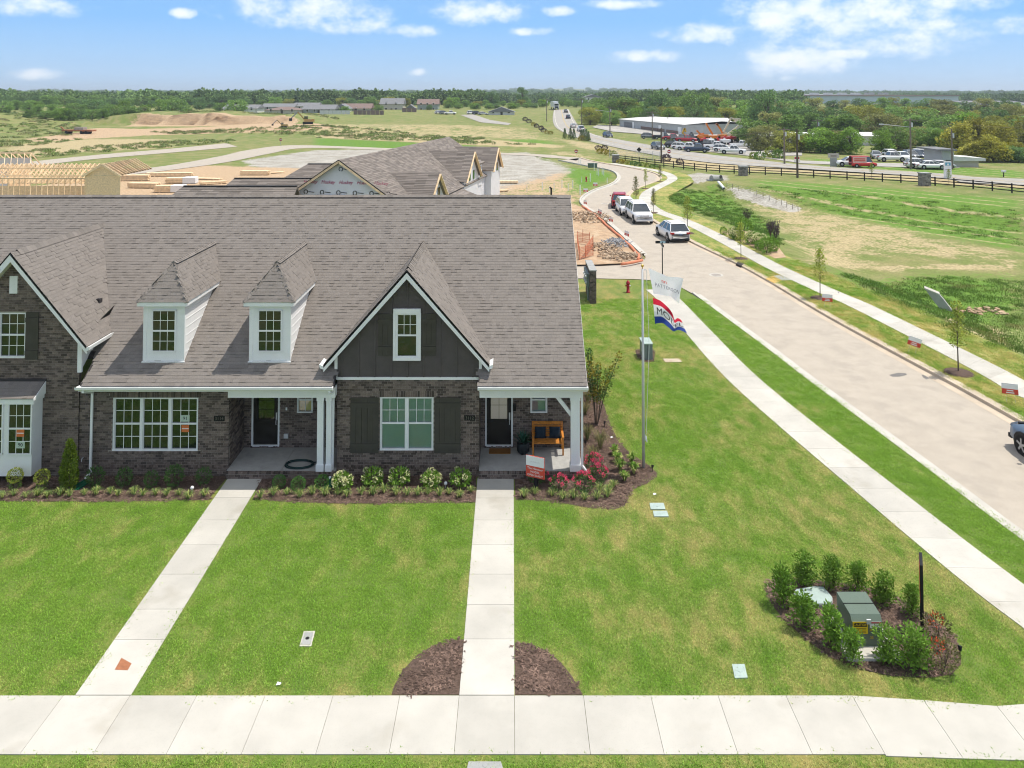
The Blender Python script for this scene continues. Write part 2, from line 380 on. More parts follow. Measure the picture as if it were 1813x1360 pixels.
_ng = None
def scatter(name, proto, pts, rot, scl, m, label=None, cat=None, tilt=None):
    """one 'stuff' object: a small mesh repeated on many points by geometry nodes"""
    global _ng
    if _ng is None:
        _ng = ng = bpy.data.node_groups.new('scatter_on_points', 'GeometryNodeTree')
        ng.interface.new_socket('Geometry', in_out='INPUT', socket_type='NodeSocketGeometry')
        ng.interface.new_socket('Geometry', in_out='OUTPUT', socket_type='NodeSocketGeometry')
        gi = ng.nodes.new('NodeGroupInput'); go = ng.nodes.new('NodeGroupOutput')
        def na(n, t):
            x = ng.nodes.new('GeometryNodeInputNamedAttribute'); x.data_type = t; x.inputs[0].default_value = n; return [q for q in x.outputs if q.enabled][0]
        se = ng.nodes.new('GeometryNodeSeparateGeometry'); se.domain = 'POINT'
        ng.links.new(gi.outputs[0], se.inputs[0]); ng.links.new(na('isproto', 'BOOLEAN'), se.inputs[1])
        mp = ng.nodes.new('GeometryNodeMeshToPoints'); ng.links.new(se.outputs[1], mp.inputs[0])
        ip = ng.nodes.new('GeometryNodeInstanceOnPoints'); ng.links.new(mp.outputs[0], ip.inputs['Points']); ng.links.new(se.outputs[0], ip.inputs['Instance'])
        ng.links.new(na('rot', 'FLOAT_VECTOR'), ip.inputs['Rotation']); ng.links.new(na('scl', 'FLOAT_VECTOR'), ip.inputs['Scale'])
        ng.links.new(ip.outputs[0], go.inputs[0])
    me = bpy.data.meshes.new(name); k = len(proto.v); pts = np.asarray(pts, float); n = len(pts)
    me.from_pydata(list(proto.v) + pts.tolist(), [], proto.f)
    me.attributes.new('rnd', 'FLOAT', 'FACE').data.foreach_set('value', np.array(proto.r, np.float32))
    me.attributes.new('isproto', 'BOOLEAN', 'POINT').data.foreach_set('value', [True] * k + [False] * n)
    ra = np.zeros((k + n, 3), np.float32); ra[k:] = rot if np.ndim(rot) == 2 else np.stack([np.zeros(n), np.zeros(n), rot], 1)
    me.attributes.new('rot', 'FLOAT_VECTOR', 'POINT').data.foreach_set('vector', ra.ravel())
    sa = np.ones((k + n, 3), np.float32); sa[k:] = scl if np.ndim(scl) == 2 else np.repeat(np.asarray(scl)[:, None], 3, 1)
    me.attributes.new('scl', 'FLOAT_VECTOR', 'POINT').data.foreach_set('vector', sa.ravel())
    me.materials.append(m)
    o = bpy.data.objects.new(name, me); COL.objects.link(o); md = o.modifiers.new('scatter', 'NODES'); md.node_group = _ng
    return tag(o, label, cat, None, 'stuff')
def inpoly(pts, n_per_m2, holes=(), edge=0, pad=0):
    p = np.array(pts)[:, :2]; lo = p.min(0); hi = p.max(0); n = int((hi - lo).prod() * n_per_m2)
    q = lo + nr.rand(n, 2) * (hi - lo); k = polysd(p, q[:, 0], q[:, 1]) > edge
    for h_ in holes: k &= polysd(h_, q[:, 0], q[:, 1]) < -pad
    return q[k]
# ------------------------------------------------------------------ terrain
STL = [(17.0, 8), (16.75, 13), (16.2, 18.5)] + GP([(1813, 957), (1631, 820), (1442, 680), (1360, 617), (1260, 543), (1211, 507), (1172, 480), (1140, 452), (1100, 415), (1065, 385),
       (1036, 366), (1029, 355), (1038, 345), (1056, 336), (1078, 328.5), (1090, 322), (1095, 314), (1090, 306), (1076, 300.5), (1050, 296), (1020, 290), (990, 284)], -.14)
STR = [(21.9, 8), (21.8, 14), (21.5, 22)] + GP([(1813, 755), (1680, 680), (1600, 637), (1460, 560), (1360, 500), (1300, 467), (1223, 430), (1159, 395), (1128, 373), (1111, 355), (1114, 344),
       (1129, 334), (1147, 327), (1162, 321), (1168, 314.5), (1159, 308), (1137, 302), (1103, 295.5), (1074, 291), (1044, 285), (1026, 280)], -.14)
sl_ = spline(STL, .8); sr_ = spline(STR, .8)
def resamp(p, n):
    s = np.r_[0, np.cumsum(np.linalg.norm(np.diff(p, axis=0), axis=1))]; q = np.linspace(0, s[-1], n)
    return np.stack([np.interp(q, s, p[:, k]) for k in range(p.shape[1])], 1)
mid_ = (resamp(sl_, 60) + resamp(sr_, 60)) / 2
MIDL = [tuple(p) for p in mid_]
NEAR = [(-45, 9.5), (16, 9.5), (14, 30), (11.5, 44), (10, 64), (-46, 64)]
BASIN = GP([(1200, 317), (1262, 321), (1330, 328), (1500, 341), (1700, 358), (1813, 370), (2100, 405), (2500, 900), (1813, 655), (1700, 595), (1560, 527), (1470, 486), (1395, 452), (1330, 415), (1260, 385), (1212, 362), (1186, 345), (1190, 330)])
def hterr(x, y):
    x = np.asarray(x, float); y = np.asarray(y, float)
    h = 5.1 * np.clip((y - 230) / 180, 0, 1) - 3 * sstep(480, 900, y)
    # rough mound with an excavated face, and a hillside, both on the left
    edge = 284 + 2.2 * np.sin(x * .13) + 1.3 * np.sin(x * .37 + 1)
    mx = sstep(-168, -140, x) * (1 - sstep(-86, -66, x))
    h = h + mx * (3.9 - 1.5 * sstep(-120, -75, x) + .4 * np.sin(x * .21) + .3 * np.sin(x * .5)) * sstep(0, 2.4, y - edge) * (1 - sstep(300, 350, y))
    h = h + 7.0 * (1 - sstep(-215, -150, x)) * sstep(215, 262, y) * (1 - sstep(275, 330, y))
    h = h + 1.2 * sstep(-60, -30, -np.abs(x + 55)) * sstep(240, 262, y) * (1 - sstep(262, 300, y))
    far = sstep(1500, 5200, y)
    h = h + far * (16 + 12 * np.sin(x / 900 + 2) + 9 * np.sin(x / 410 + .5) + 6 * np.sin(x / 190))
    near = (y > -20) & (y < 190) & (x > -70) & (x < 150)
    if near.any():
        xn, yn = x[near], y[near]; hn = h[near] if h.ndim else h
        hn = hn - 1.9 * sstep(0, 7.5, polysd(BASIN, xn, yn))
        w = np.maximum(sstep(0, 2, polysd(NEAR, xn, yn)), 1 - sstep(6.9, 8.9, linedist(MIDL, xn, yn)))
        h = h.copy(); h[near] = hn - .2 * w
    return h
_Yq = np.concatenate([np.geomspace(14, 600, 2600), np.geomspace(602, 9000, 500)])
def T(px, py):                                     # photo pixel -> point on the terrain
    d = ray(px, py); t = _Yq / d[1]; z = H + d[2] * t; hh = hterr(d[0] * t, _Yq); k = np.argmax(z < hh)
    if k == 0: k = len(_Yq) - 1
    a = z[k - 1] - hh[k - 1]; b = hh[k] - z[k]; y = _Yq[k - 1] + (_Yq[k] - _Yq[k - 1]) * a / (a + b + 1e-9); tt = y / d[1]
    return (d[0] * tt, y, float(hterr(np.array([d[0] * tt]), np.array([y]))[0]))
def TP(l): return [T(a, b)[:2] for a, b in l]
def hz(x, y): return float(hterr(np.array([float(x)]), np.array([float(y)]))[0])
def grow(a, b, s0, f):
    o = [a]; s = s0
    while o[-1] < b: o.append(o[-1] + s); s *= f
    return o
xs = np.array([-q for q in grow(60, 7000, 1.5, 1.055)][::-1] + list(np.arange(-59, 112, 1.0)) + grow(112, 7000, 1.5, 1.055))
ys = np.array([-400, -200, -100, -60, -35, -20, -12] + list(np.arange(-6, 150, 1.2)) + list(np.arange(150, 440, 2.2)) + grow(440, 9000, 4, 1.06))
XX, YY = np.meshgrid(xs, ys); fx, fy = XX.ravel(), YY.ravel(); hh = hterr(fx, fy)
zone = np.zeros((len(fx), 4), np.float32)
def paint(ch, poly, soft, amt=1.0):
    p = np.array(poly); lo = p.min(0) - soft; hi = p.max(0) + soft
    k = (fx > lo[0]) & (fx < hi[0]) & (fy > lo[1]) & (fy < hi[1])
    zone[k, ch] = np.maximum(zone[k, ch], amt * sstep(-soft, soft, polysd(poly, fx[k], fy[k])))
D, GV, DR, LU = 0, 1, 2, 3
paint(D, TP([(-60, 345), (150, 318), (215, 303), (330, 292), (450, 296), (600, 300), (640, 345), (400, 400), (-60, 400)]), 3)
paint(D, TP([(140, 234), (170, 226), (240, 229), (330, 226), (560, 219), (600, 226), (520, 233), (380, 236), (250, 240), (150, 246), (60, 252), (50, 245)]), 3)
paint(D, [(-140, 277), (-80, 277), (-80, 290), (-140, 290)], 1.5)
paint(D, TP([(845, 338), (900, 325), (1005, 300), (1040, 345), (1030, 420), (850, 420)]), 3, .55)
paint(GV, TP([(430, 285), (560, 266), (690, 265), (720, 300), (460, 300)]), 3)
paint(GV, TP([(862, 272), (930, 270), (985, 290), (1008, 302), (985, 318), (925, 330), (890, 345), (850, 345)]), 4)
paint(GV, TP([(1205, 313), (1240, 306), (1285, 312), (1290, 319), (1230, 325)]), 1.5)
paint(GV, TP([(1285, 330), (1325, 337), (1420, 370), (1400, 376), (1345, 362), (1300, 348)]), 1.0)
paint(DR, TP([(1275, 333), (1300, 330), (1420, 362), (1560, 395), (1680, 425), (1813, 452), (1813, 466), (1640, 455), (1500, 452), (1420, 440), (1395, 425), (1372, 400), (1330, 372), (1300, 350)]), 4, .52)
paint(DR, TP([(1390, 425), (1500, 440), (1560, 470), (1440, 468)]), 3, .6)
paint(DR, TP([(1480, 468), (1813, 463), (1813, 478), (1600, 480)]), 1.5, .6)
paint(DR, TP([(1620, 555), (1720, 560), (1813, 590), (1813, 660), (1700, 590)]), 2, .55)
paint(DR, TP([(400, 216), (930, 226), (1010, 252), (880, 246), (560, 238), (400, 226)]), 8, .5)
paint(DR, TP([(560, 232), (860, 247), (1000, 258), (990, 262), (840, 257), (560, 243)]), 5, .95)
paint(DR, TP([(0, 258), (150, 246), (300, 246), (300, 262), (150, 270), (0, 285)]), 6, .7)
paint(DR, TP([(1000, 268), (1100, 285), (1060, 282), (960, 272)]), 3, .6)
paint(DR, TP([(1185, 277), (1400, 294), (1600, 308), (1813, 326), (1813, 336), (1500, 312), (1250, 300), (1150, 285)]), 2, .7)
paint(DR, TP([(980, 243), (1060, 255), (1130, 270), (1170, 280), (1100, 277), (1020, 262)]), 3, .6)
paint(LU, TP([(1210, 335), (1262, 325), (1300, 350), (1330, 372), (1372, 400), (1385, 440), (1300, 400), (1225, 372), (1170, 350)]), 3, .8)
paint(LU, TP([(560, 245), (840, 258), (830, 268), (560, 258)]), 5)
paint(LU, TP([(960, 240), (1000, 260), (880, 250)]), 6, .7)
paint(LU, TP([(1010, 296), (1080, 306), (1088, 314), (1050, 330), (1035, 342), (920, 345)]), 2.5, .8)
paint(LU, TP([(1440, 476), (1640, 482), (1813, 488), (1813, 640), (1640, 560), (1500, 500)]), 4, .7)
paint(LU, TP([(1335, 318), (1560, 332), (1813, 354), (1813, 446), (1600, 408), (1420, 362), (1340, 334)]), 4, .8)
paint(LU, TP([(1420, 280), (1813, 303), (1813, 316), (1500, 296)]), 3, .9)
gme = bpy.data.meshes.new('ground')
nx, ny = len(xs), len(ys)
ii = (np.arange(ny - 1)[:, None] * nx + np.arange(nx - 1)[None, :]).ravel()
gme.from_pydata(np.stack([fx, fy, hh], 1).tolist(), [], np.stack([ii, ii + 1, ii + nx + 1, ii + nx], 1).tolist())
gme.attributes.new('zone', 'FLOAT_COLOR', 'POINT').data.foreach_set('color', zone.ravel())
gme.polygons.foreach_set('use_smooth', [True] * len(gme.polygons))
ground = bpy.data.objects.new('ground', gme); COL.objects.link(ground)
tag(ground, 'rough open ground of grass, dry patches, dirt and gravel around the houses', 'ground', None, 'structure')

def ground_mat(name, blades=False):
    m = bpy.data.materials.new(name); m.use_nodes = True; nt = m.node_tree; nt.nodes.clear()
    out = nd(nt, 'OutputMaterial'); b = nd(nt, 'BsdfPrincipled'); b.inputs['Roughness'].default_value = .95; b.inputs['Specular IOR Level'].default_value = .1
    nt.links.new(b.outputs[0], out.inputs[0]); pos = nd(nt, 'NewGeometry').outputs['Position']
    nA = noise_(nt, pos, .035, 3); nB = noise_(nt, pos, .35, 4); nC = noise_(nt, pos, 3.2, 4, .65)
    g = mix_(nt, ramp_(nt, nA, (.35, 0), (.65, 1)), (.135, .19, .048), (.19, .215, .070))
    g = mix_(nt, ramp_(nt, nB, (.40, 0), (.68, .85)), g, (.29, .25, .12))
    at = nd(nt, 'Attribute', attribute_name='zone'); sp_ = nd(nt, 'SeparateColor'); nt.links.new(at.outputs['Color'], sp_.inputs[0])
    nD = noise_(nt, pos, 1.1, 4, .65); nm = math_(nt, 'MULTIPLY_ADD', math_(nt, 'ADD', math_(nt, 'ADD', nB, nC), math_(nt, 'MULTIPLY', nD, 1.2)), .8, -1.28)
    def w(s): return smooth_(nt, math_(nt, 'ADD', s, nm), .30, .62)
    g = mix_(nt, w(at.outputs['Alpha']), g, mix_(nt, nC, (.085, .175, .030), (.165, .27, .045)))
    sx_ = nd(nt, 'SeparateXYZ'); nt.links.new(pos, sx_.inputs[0])                      # rows left by the mower on the far bank
    ph = math_(nt, 'ADD', math_(nt, 'MULTIPLY', math_(nt, 'MULTIPLY_ADD', sx_.outputs[0], .80, math_(nt, 'MULTIPLY', sx_.outputs[1], .60)), 1.75), math_(nt, 'MULTIPLY', nB, 2.4))
    rowm = math_(nt, 'MULTIPLY', math_(nt, 'MULTIPLY', smooth_(nt, math_(nt, 'SINE', ph), .72, .98), w(at.outputs['Alpha'])), smooth_(nt, math_(nt, 'ADD', sx_.outputs[0], math_(nt, 'MULTIPLY', sx_.outputs[1], .2)), 48, 58))
    g = mix_(nt, math_(nt, 'MULTIPLY', rowm, smooth_(nt, nD, .35, .6)), g, (.40, .34, .18))
    g = mix_(nt, w(sp_.outputs[2]), g, mix_(nt, nC, (.33, .26, .13), (.50, .41, .25)))
    g = mix_(nt, w(sp_.outputs[1]), g, mix_(nt, smooth_(nt, math_(nt, 'MULTIPLY_ADD', nB, .6, math_(nt, 'MULTIPLY', nC, .5)), .35, .75), (.27, .245, .20), (.46, .435, .39)))
    g = mix_(nt, w(sp_.outputs[0]), g, mix_(nt, nC, (.36, .235, .14), (.54, .41, .27)))
    nz = nd(nt, 'SeparateXYZ'); nt.links.new(nd(nt, 'NewGeometry').outputs['Normal'], nz.inputs[0]); ms_ = nd(nt, 'Mapping'); ms_.inputs['Scale'].default_value = (.5, .5, 2.2); nt.links.new(pos, ms_.inputs[0])
    cut = math_(nt, 'MULTIPLY', math_(nt, 'SUBTRACT', 1, smooth_(nt, nz.outputs[2], .72, .97)), sp_.outputs[0])
    g = mix_(nt, cut, g, ramp_(nt, noise_(nt, ms_.outputs[0], .9, 4, .7), (.40, (.06, .035, .02)), (.52, (.15, .085, .045)), (.64, (.34, .22, .13))))
    k = math_(nt, 'MULTIPLY_ADD', nC, .9, .55); vm = nd(nt, 'VectorMath', operation='SCALE'); nt.links.new(g, vm.inputs[0]); nt.links.new(k, vm.inputs['Scale'])
    nt.links.new(vm.outputs[0], b.inputs['Base Color'])
    bn = nd(nt, 'Bump'); bn.inputs['Strength'].default_value = .7; bn.inputs['Distance'].default_value = .12; nt.links.new(nC, bn.inputs['Height']); nt.links.new(bn.outputs[0], b.inputs['Normal'])
    return m
ground.data.materials.append(ground_mat('open_ground'))

def lawn_mat(name, tone=(1, 1, 1), rndv=0, dryc=(.30, .25, .085), dry=.0, trans=0, keepdry=False):
    m = bpy.data.materials.new(name); m.use_nodes = True; nt = m.node_tree; nt.nodes.clear()
    out = nd(nt, 'OutputMaterial'); b = nd(nt, 'BsdfPrincipled'); b.inputs['Roughness'].default_value = .8; b.inputs['Specular IOR Level'].default_value = .15
    nt.links.new(b.outputs[0], out.inputs[0]); pos = nd(nt, 'NewGeometry').outputs['Position']
    mp = nd(nt, 'Mapping'); mp.inputs['Rotation'].default_value = (0, 0, R(38)); mp.inputs['Scale'].default_value = (1, .45, .1); nt.links.new(pos, mp.inputs[0])
    nA = noise_(nt, pos, .22, 3, .55); nB = noise_(nt, mp.outputs[0], 1.7, 5, .65); nC = noise_(nt, pos, 14, 3, .7)
    sx = nd(nt, 'SeparateXYZ'); nt.links.new(pos, sx.inputs[0])
    east = smooth_(nt, sx.outputs[0], -2, 4)                        # the corner lot is a drier sod than the middle lots
    f = math_(nt, 'ADD', math_(nt, 'MULTIPLY', nA, .75), math_(nt, 'MULTIPLY_ADD', nB, .75, -.255 + dry))
    f = math_(nt, 'ADD', f, math_(nt, 'MULTIPLY_ADD', east, .08, .03))
    f = math_(nt, 'ADD', f, math_(nt, 'MULTIPLY_ADD', nC, .36, -.18))
    if not keepdry: f = math_(nt, 'SUBTRACT', f, math_(nt, 'MULTIPLY', smooth_(nt, math_(nt, 'MULTIPLY_ADD', sx.outputs[1], .133, sx.outputs[0]), 15.9, 16.6), .17))   # watered strip along the street
    gcol = mix_(nt, nB, [a * q for a, q in zip((.060, .142, .020), tone)], [a * q for a, q in zip((.105, .205, .030), tone)])
    c = mix_(nt, smooth_(nt, f, .53, .92), gcol, dryc)
    k = math_(nt, 'MULTIPLY_ADD', nC, .8, .6)
    if rndv:
        at = nd(nt, 'Attribute', attribute_name='rnd'); k = math_(nt, 'MULTIPLY', k, math_(nt, 'MULTIPLY_ADD', at.outputs['Fac'], rndv, 1.12 - rndv / 2))
    vm = nd(nt, 'VectorMath', operation='SCALE'); nt.links.new(c, vm.inputs[0]); nt.links.new(k, vm.inputs['Scale'])
    nt.links.new(vm.outputs[0], b.inputs['Base Color'])
    if trans:
        tr = nd(nt, 'BsdfTranslucent'); nt.links.new(vm.outputs[0], tr.inputs[0]); ms = nd(nt, 'MixShader'); ms.inputs[0].default_value = trans
        nt.links.new(b.outputs[0], ms.inputs[1]); nt.links.new(tr.outputs[0], ms.inputs[2]); nt.links.new(ms.outputs[0], out.inputs[0])
    else:
        bn = nd(nt, 'Bump'); bn.inputs['Strength'].default_value = .8; bn.inputs['Distance'].default_value = .05; nt.links.new(nC, bn.inputs['Height']); nt.links.new(bn.outputs[0], b.inputs['Normal'])
    return m
m_lawn = lawn_mat('lawn_turf', (1.6, 1.12, 1.4), dry=.06); m_verge = lawn_mat('dormant_verge_turf', (1.7, 1.25, 1.3), 0, (.40, .33, .12), .10, keepdry=True)
m_lawnb = lawn_mat('lawn_blade', (3.8, 2.85, 3.2), .85, (.64, .58, .27), .05, trans=.35)
m_vergeb = lawn_mat('verge_blade', (3.4, 2.6, 2.6), .8, (.60, .52, .20), .12, trans=.35, keepdry=True)

def structure(o, label, cat): return tag(o, label, cat, None, 'structure')
def sheet(name, pts, z, m, label, cat, kind='structure'):
    b = MB(); b.poly([(p[0], p[1], z) for p in pts]); o = b.build(name, m); return tag(o, label, cat, None, kind)
def loft(name, rails, m, par=None):
    b = MB(); n = len(rails[0]); vs = [tuple(p) for r_ in rails for p in r_]
    b.add(vs, [(a * n + i, a * n + i + 1, (a + 1) * n + i + 1, (a + 1) * n + i) for a in range(len(rails) - 1) for i in range(n - 1)], .5)
    return b.build(name, m, par)
def off(p, d):                                     # parallel of a polyline, positive to its right
    t = np.gradient(p, axis=0); t /= np.linalg.norm(t, axis=1)[:, None] + 1e-9
    return p + d * np.stack([t[:, 1], -t[:, 0]], 1)
def z3(p, z): return np.c_[p, np.full(len(p), z) if np.isscalar(z) else z]
def road_ribbon(name, L, Rr, n, zo, m, label, k=4, flat=None):
    a = resamp(L, n); b = resamp(Rr, n); rails = []
    for i in range(k + 1):
        q = a + (b - a) * i / k; rails.append(z3(q, flat if flat is not None else hterr(q[:, 0], q[:, 1]) + zo))
    return structure(loft(name, rails, m), label, 'road')
# the street beside the houses, its kerbs and the alley
nst = 260
street = road_ribbon('street', sl_, sr_, nst, 0, m_road, 'pale worn asphalt street curving past the corner townhouse', 6, -.14)
ar, al = resamp(sr_, nst * 2), resamp(sl_, nst * 2)
structure(loft('kerb', [z3(off(ar, -.40), -.134), z3(ar, -.128), z3(off(ar, .02), .0), z3(off(ar, .40), .015), z3(off(ar, .41), -.2)], m_curb),
          'stained concrete kerb on the far side of the street', 'kerb')
kk = (al[:, 1] < 51.8); kj = al[:, 1] > 64.0
for q, lb in ((al[kk], 'pale concrete kerb along the corner lawn'), (al[kj], 'pale concrete kerb round the green building plots')):
    structure(loft('kerb', [z3(off(q, .38), -.134), z3(q, -.128), z3(off(q, -.02), .0), z3(off(q, -.22), .012), z3(off(q, -.23), -.2)], m_conc), lb, 'kerb')
sheet('alley', GP([(1230, 522), (1195, 503), (1165, 497), (1130, 494.5), (1060, 493), (1020, 493), (700, 492), (200, 492), (200, 470), (1020, 470), (1060, 469), (1100, 467.5), (1128, 464), (1142, 458), (1150, 440), (1200, 470)], -.125), -.125, m_road,
      'pale alley running behind the townhouse from the street', 'road')
sheet('front_street', [(-60, -3), (40, -3), (40, 8), (22, 8.5), (16, 9.5), (-60, 9.5)], -.13, m_road, 'pale street in front of the townhouse lawns', 'road')
# far highway
HL = TP([(1813, 329), (1686, 318), (1570, 309), (1444, 301.5), (1330, 294.5), (1259, 289), (1188, 280), (1130, 270), (1076, 258.5), (1030, 247), (1000, 236), (984, 226), (979, 215), (979, 204), (981, 194.5)])
HR = TP([(1813, 318), (1686, 310), (1570, 303), (1444, 295), (1330, 283), (1245, 273), (1188, 264), (1130, 254), (1080, 245), (1050, 238), (1030, 228), (1020, 217), (1013, 205), (1007, 194.5)])
HL = [(150, HL[0][1] - 22)] + HL; HR = [(150, HR[0][1] - 20)] + HR
hl_, hr_ = spline(HL, 3), spline(HR, 3)
def far_z(k): return .12 + .25 * k
nh = 150
a_, b_ = resamp(hl_, nh), resamp(hr_, nh)
def farribbon(name, A, B, zo, m, label, k=4):
    rails = []
    for i in range(k + 1): q = A + (B - A) * i / k; rails.append(z3(q, hterr(q[:, 0], q[:, 1]) + zo))
    return structure(loft(name, rails, m), label, 'road')
highway = farribbon('highway', a_, b_, .12, m_road2, 'wide grey highway sweeping right and rising to a distant crest')
m_mark = mat('road_paint', (.62, .60, .52), .8, .1, 3)
m_marky = mat('yellow_road_paint', (.55, .38, .10), .8, .1, 3)
mid = (a_ + b_) / 2
for nm, dd, mm in (('yellow_centre_line', .0, m_marky), ('white_edge_line', 3.4, m_mark), ('white_edge_line', -3.4, m_mark)):
    q = off(mid, dd); structure(loft(nm, [z3(off(q, -.09), hterr(q[:, 0], q[:, 1]) + .15), z3(off(q, .09), hterr(q[:, 0], q[:, 1]) + .15)], mm), nm.replace('_', ' ') + ' painted along the highway ' + ('middle' if dd == 0 else 'near side' if dd > 0 else 'far side'), 'road marking')
m_lot = mat('lot_asphalt', (.36, .34, .31), .93, .1, .5, alt=(.44, .41, .37), altf=.5, world=True)
def farpoly(name, px, zo, m, label, cat, n=8):
    p = TP(px); b = MB(); b.poly([(x, y, hz(x, y) + zo) for x, y in p]); return structure(b.build(name, m), label, cat)
farpoly('car_park', [(1185, 257), (1260, 247), (1345, 251), (1420, 262), (1420, 276), (1330, 277), (1262, 270), (1200, 262)], .09, m_lot, 'pale car park full of vehicles beside the highway', 'car park')
farpoly('car_park', [(1048, 226), (1060, 221.5), (1110, 224), (1200, 232), (1290, 240), (1225, 246), (1160, 240), (1085, 234)], .17, m_lot, 'pale yard in front of the long metal warehouse', 'car park')
farpoly('car_park', [(1340, 278), (1420, 285), (1520, 289), (1680, 291), (1700, 297.5), (1600, 297), (1420, 290)], .08, m_lot, 'pale forecourt beyond the highway verge', 'car park')
farpoly('driveway', [(815, 204), (838, 203), (868, 213), (905, 219), (900, 222), (850, 217)], .12, m_road2, 'short pale driveway by the far houses', 'driveway')
def lane(name, l, r, label, n=60, m=m_road):
    A, B = resamp(spline(TP(l), 3), n), resamp(spline(TP(r), 3), n); return farribbon(name, A, B, .06, m, label, 2)
lane('lane', [(-60, 309), (0, 303), (80, 292), (180, 281), (300, 271), (380, 264), (420, 260)], [(-60, 297), (0, 293), (80, 284), (180, 274), (300, 264), (380, 256), (400, 254)], 'pale concrete lane curving across the left plots')
lane('lane', [(150, 318), (290, 303), (400, 288), (480, 272), (540, 262.5), (680, 266), (960, 279), (1020, 285)], [(150, 308), (280, 296), (390, 277), (440, 266), (520, 257.5), (680, 262.5), (960, 274), (1030, 280)], 'pale concrete lane running behind the wrapped townhouses')

# ------------------------------------------------------------------ lawn, walks, beds
SWL = [(12.6, 17.2), (12.75, 19)] + GP([(1813, 1104), (1560, 905), (1300, 702), (1256, 622), (1195, 560), (1154, 523), (1130, 506), (1115, 500)])
SWR = [(14.2, 17.6), (14.25, 19.5)] + GP([(1813, 1036), (1625, 893), (1355, 680), (1260, 587), (1222, 548), (1200, 526), (1182, 512)])
# keep the walk an even width: its left rail is the right rail shifted
swr_ = spline(SWR, .5); swl_ = off(swr_, -1.52)
lawn_poly = [(-44, 9.5), (16.9, 9.5)] + [tuple(p) for p in off(al, -.22)[::12] if 10 < p[1] < 50] + GP([(1195, 503), (1165, 498), (1130, 495.5), (1060, 494), (1020, 494)]) + [(-44, 55)]
sheet('lawn', lawn_poly, 0, m_lawn, 'mown green lawn around the townhouse', 'lawn')
WALK1 = [(-9.79, 27.0), (-8.60, 27.0), (-8.40, 17.42), (-9.63, 17.42)]
WALK2 = [(-1.19, 27.0), (.06, 27.0), (.056, 17.42), (-1.165, 17.42)]
def slab(b, p, z, t=.10, gap=.006, r=None):
    c = np.mean(np.array(p), 0); q = [tuple(c + (np.array(k) - c) * (1 - gap / max(.3, np.linalg.norm(np.array(k) - c)))) for k in p]
    b.hexa([(x, y, z - t) for x, y in q] + [(x, y, z) for x, y in q], r)
def walk(name, corners, cuts, label):
    o = bpy.data.objects.new(name, None); COL.objects.link(o); structure(o, label, 'walkway')
    a, b_, c, d = [np.array(k) for k in corners]
    ts = [0] + cuts + [1]
    for t0, t1 in zip(ts[:-1], ts[1:]):
        m = MB(); slab(m, [tuple(a + (d - a) * t0), tuple(b_ + (c - b_) * t0), tuple(b_ + (c - b_) * t1), tuple(a + (d - a) * t1)], .022); m.build('slab', m_conc, o)
    return o
def cut_of(y): return (27.0 - G(900, y)[1]) / (27.0 - 17.42)
walk('front_walk', WALK1, [cut_of(y) for y in (882, 922, 966, 1018, 1080, 1134)], 'cream concrete walk to the middle porch')
walk('front_walk', WALK2, [cut_of(y) for y in (883, 922, 966, 1018, 1072, 1133)], 'white concrete walk to the corner porch with the bench')
sw = bpy.data.objects.new('sidewalk', None); COL.objects.link(sw); structure(sw, 'white concrete sidewalk across the bottom of the lawns', 'sidewalk')
jx = [G(p, 1232)[0] for p in (-600, -480, -360, -240, -120, 0, 113, 231, 349, 470, 590, 708, 813, 911, 1033, 1152, 1271, 1391, 1508)]
for x0, x1 in zip(jx[:-1], jx[1:]):
    m = MB(); slab(m, [(x0, 15.9), (x1, 15.9), (x1, 17.41), (x0, 17.41)], .02); m.build('slab', m_conc, sw)
for pts in ([(jx[-1], 15.86), (9.0, 15.8), (9.0, 17.28), (jx[-1], 17.41)], [(9.0, 15.8), (10.5, 15.75), (10.5, 17.12), (9.0, 17.28)], [(10.5, 15.75), (12.0, 15.75), (12.0, 17.25), (10.5, 17.12)], [(12.0, 15.75), (14.35, 15.8), (14.25, 17.62), (12.0, 17.25)]):
    m = MB(); slab(m, pts, .02); m.build('slab', m_conc, sw)
def slabwalk(name, A, B, n, z, label):
    o = bpy.data.objects.new(name, None); COL.objects.link(o); structure(o, label, 'sidewalk')
    a = resamp(A, n * 3 + 1); b_ = resamp(B, n * 3 + 1)
    for i in range(n):
        m = MB()
        for k in range(3):
            j = i * 3 + k; e = .012 if k == 2 else 0
            pa, pb, qa, qb = a[j], b_[j], a[j + 1], b_[j + 1]
            qa = qa - (qa - pa) * e; qb = qb - (qb - pb) * e
            m.hexa([(*pa, z - .1), (*pb, z - .1), (*qb, z - .1), (*qa, z - .1), (*pa, z), (*pb, z), (*qb, z), (*qa, z)], .5 if k else None, faces='tlr' + ('f' if k == 0 else '') + ('k' if k == 2 else ''))
        r0 = rng.random(); m.r = [r0] * len(m.r); m.build('slab', m_conc, o)
    return o
slabwalk('sidewalk', swl_, swr_, 24, .02, 'white concrete sidewalk between the corner lawn and the street')
S2N = [(24.9, 30.5)] + GP([(1813, 706), (1767, 681), (1710, 649), (1600, 592), (1500, 541), (1452, 520), (1363, 478), (1315, 452), (1257, 420), (1200, 392), (1156, 376), (1138, 364), (1131, 353), (1137, 341.5), (1151, 333), (1172, 323), (1182, 316), (1173, 308), (1147, 301), (1103, 294), (1070, 288.5)])
s2n = spline(S2N, .8)[:-2]; s2f = off(s2n, 1.5)
slabwalk('sidewalk', s2n, s2f, 72, .03, 'pale concrete sidewalk along the far side of the street')
vr = resamp(s2f, nst * 2)
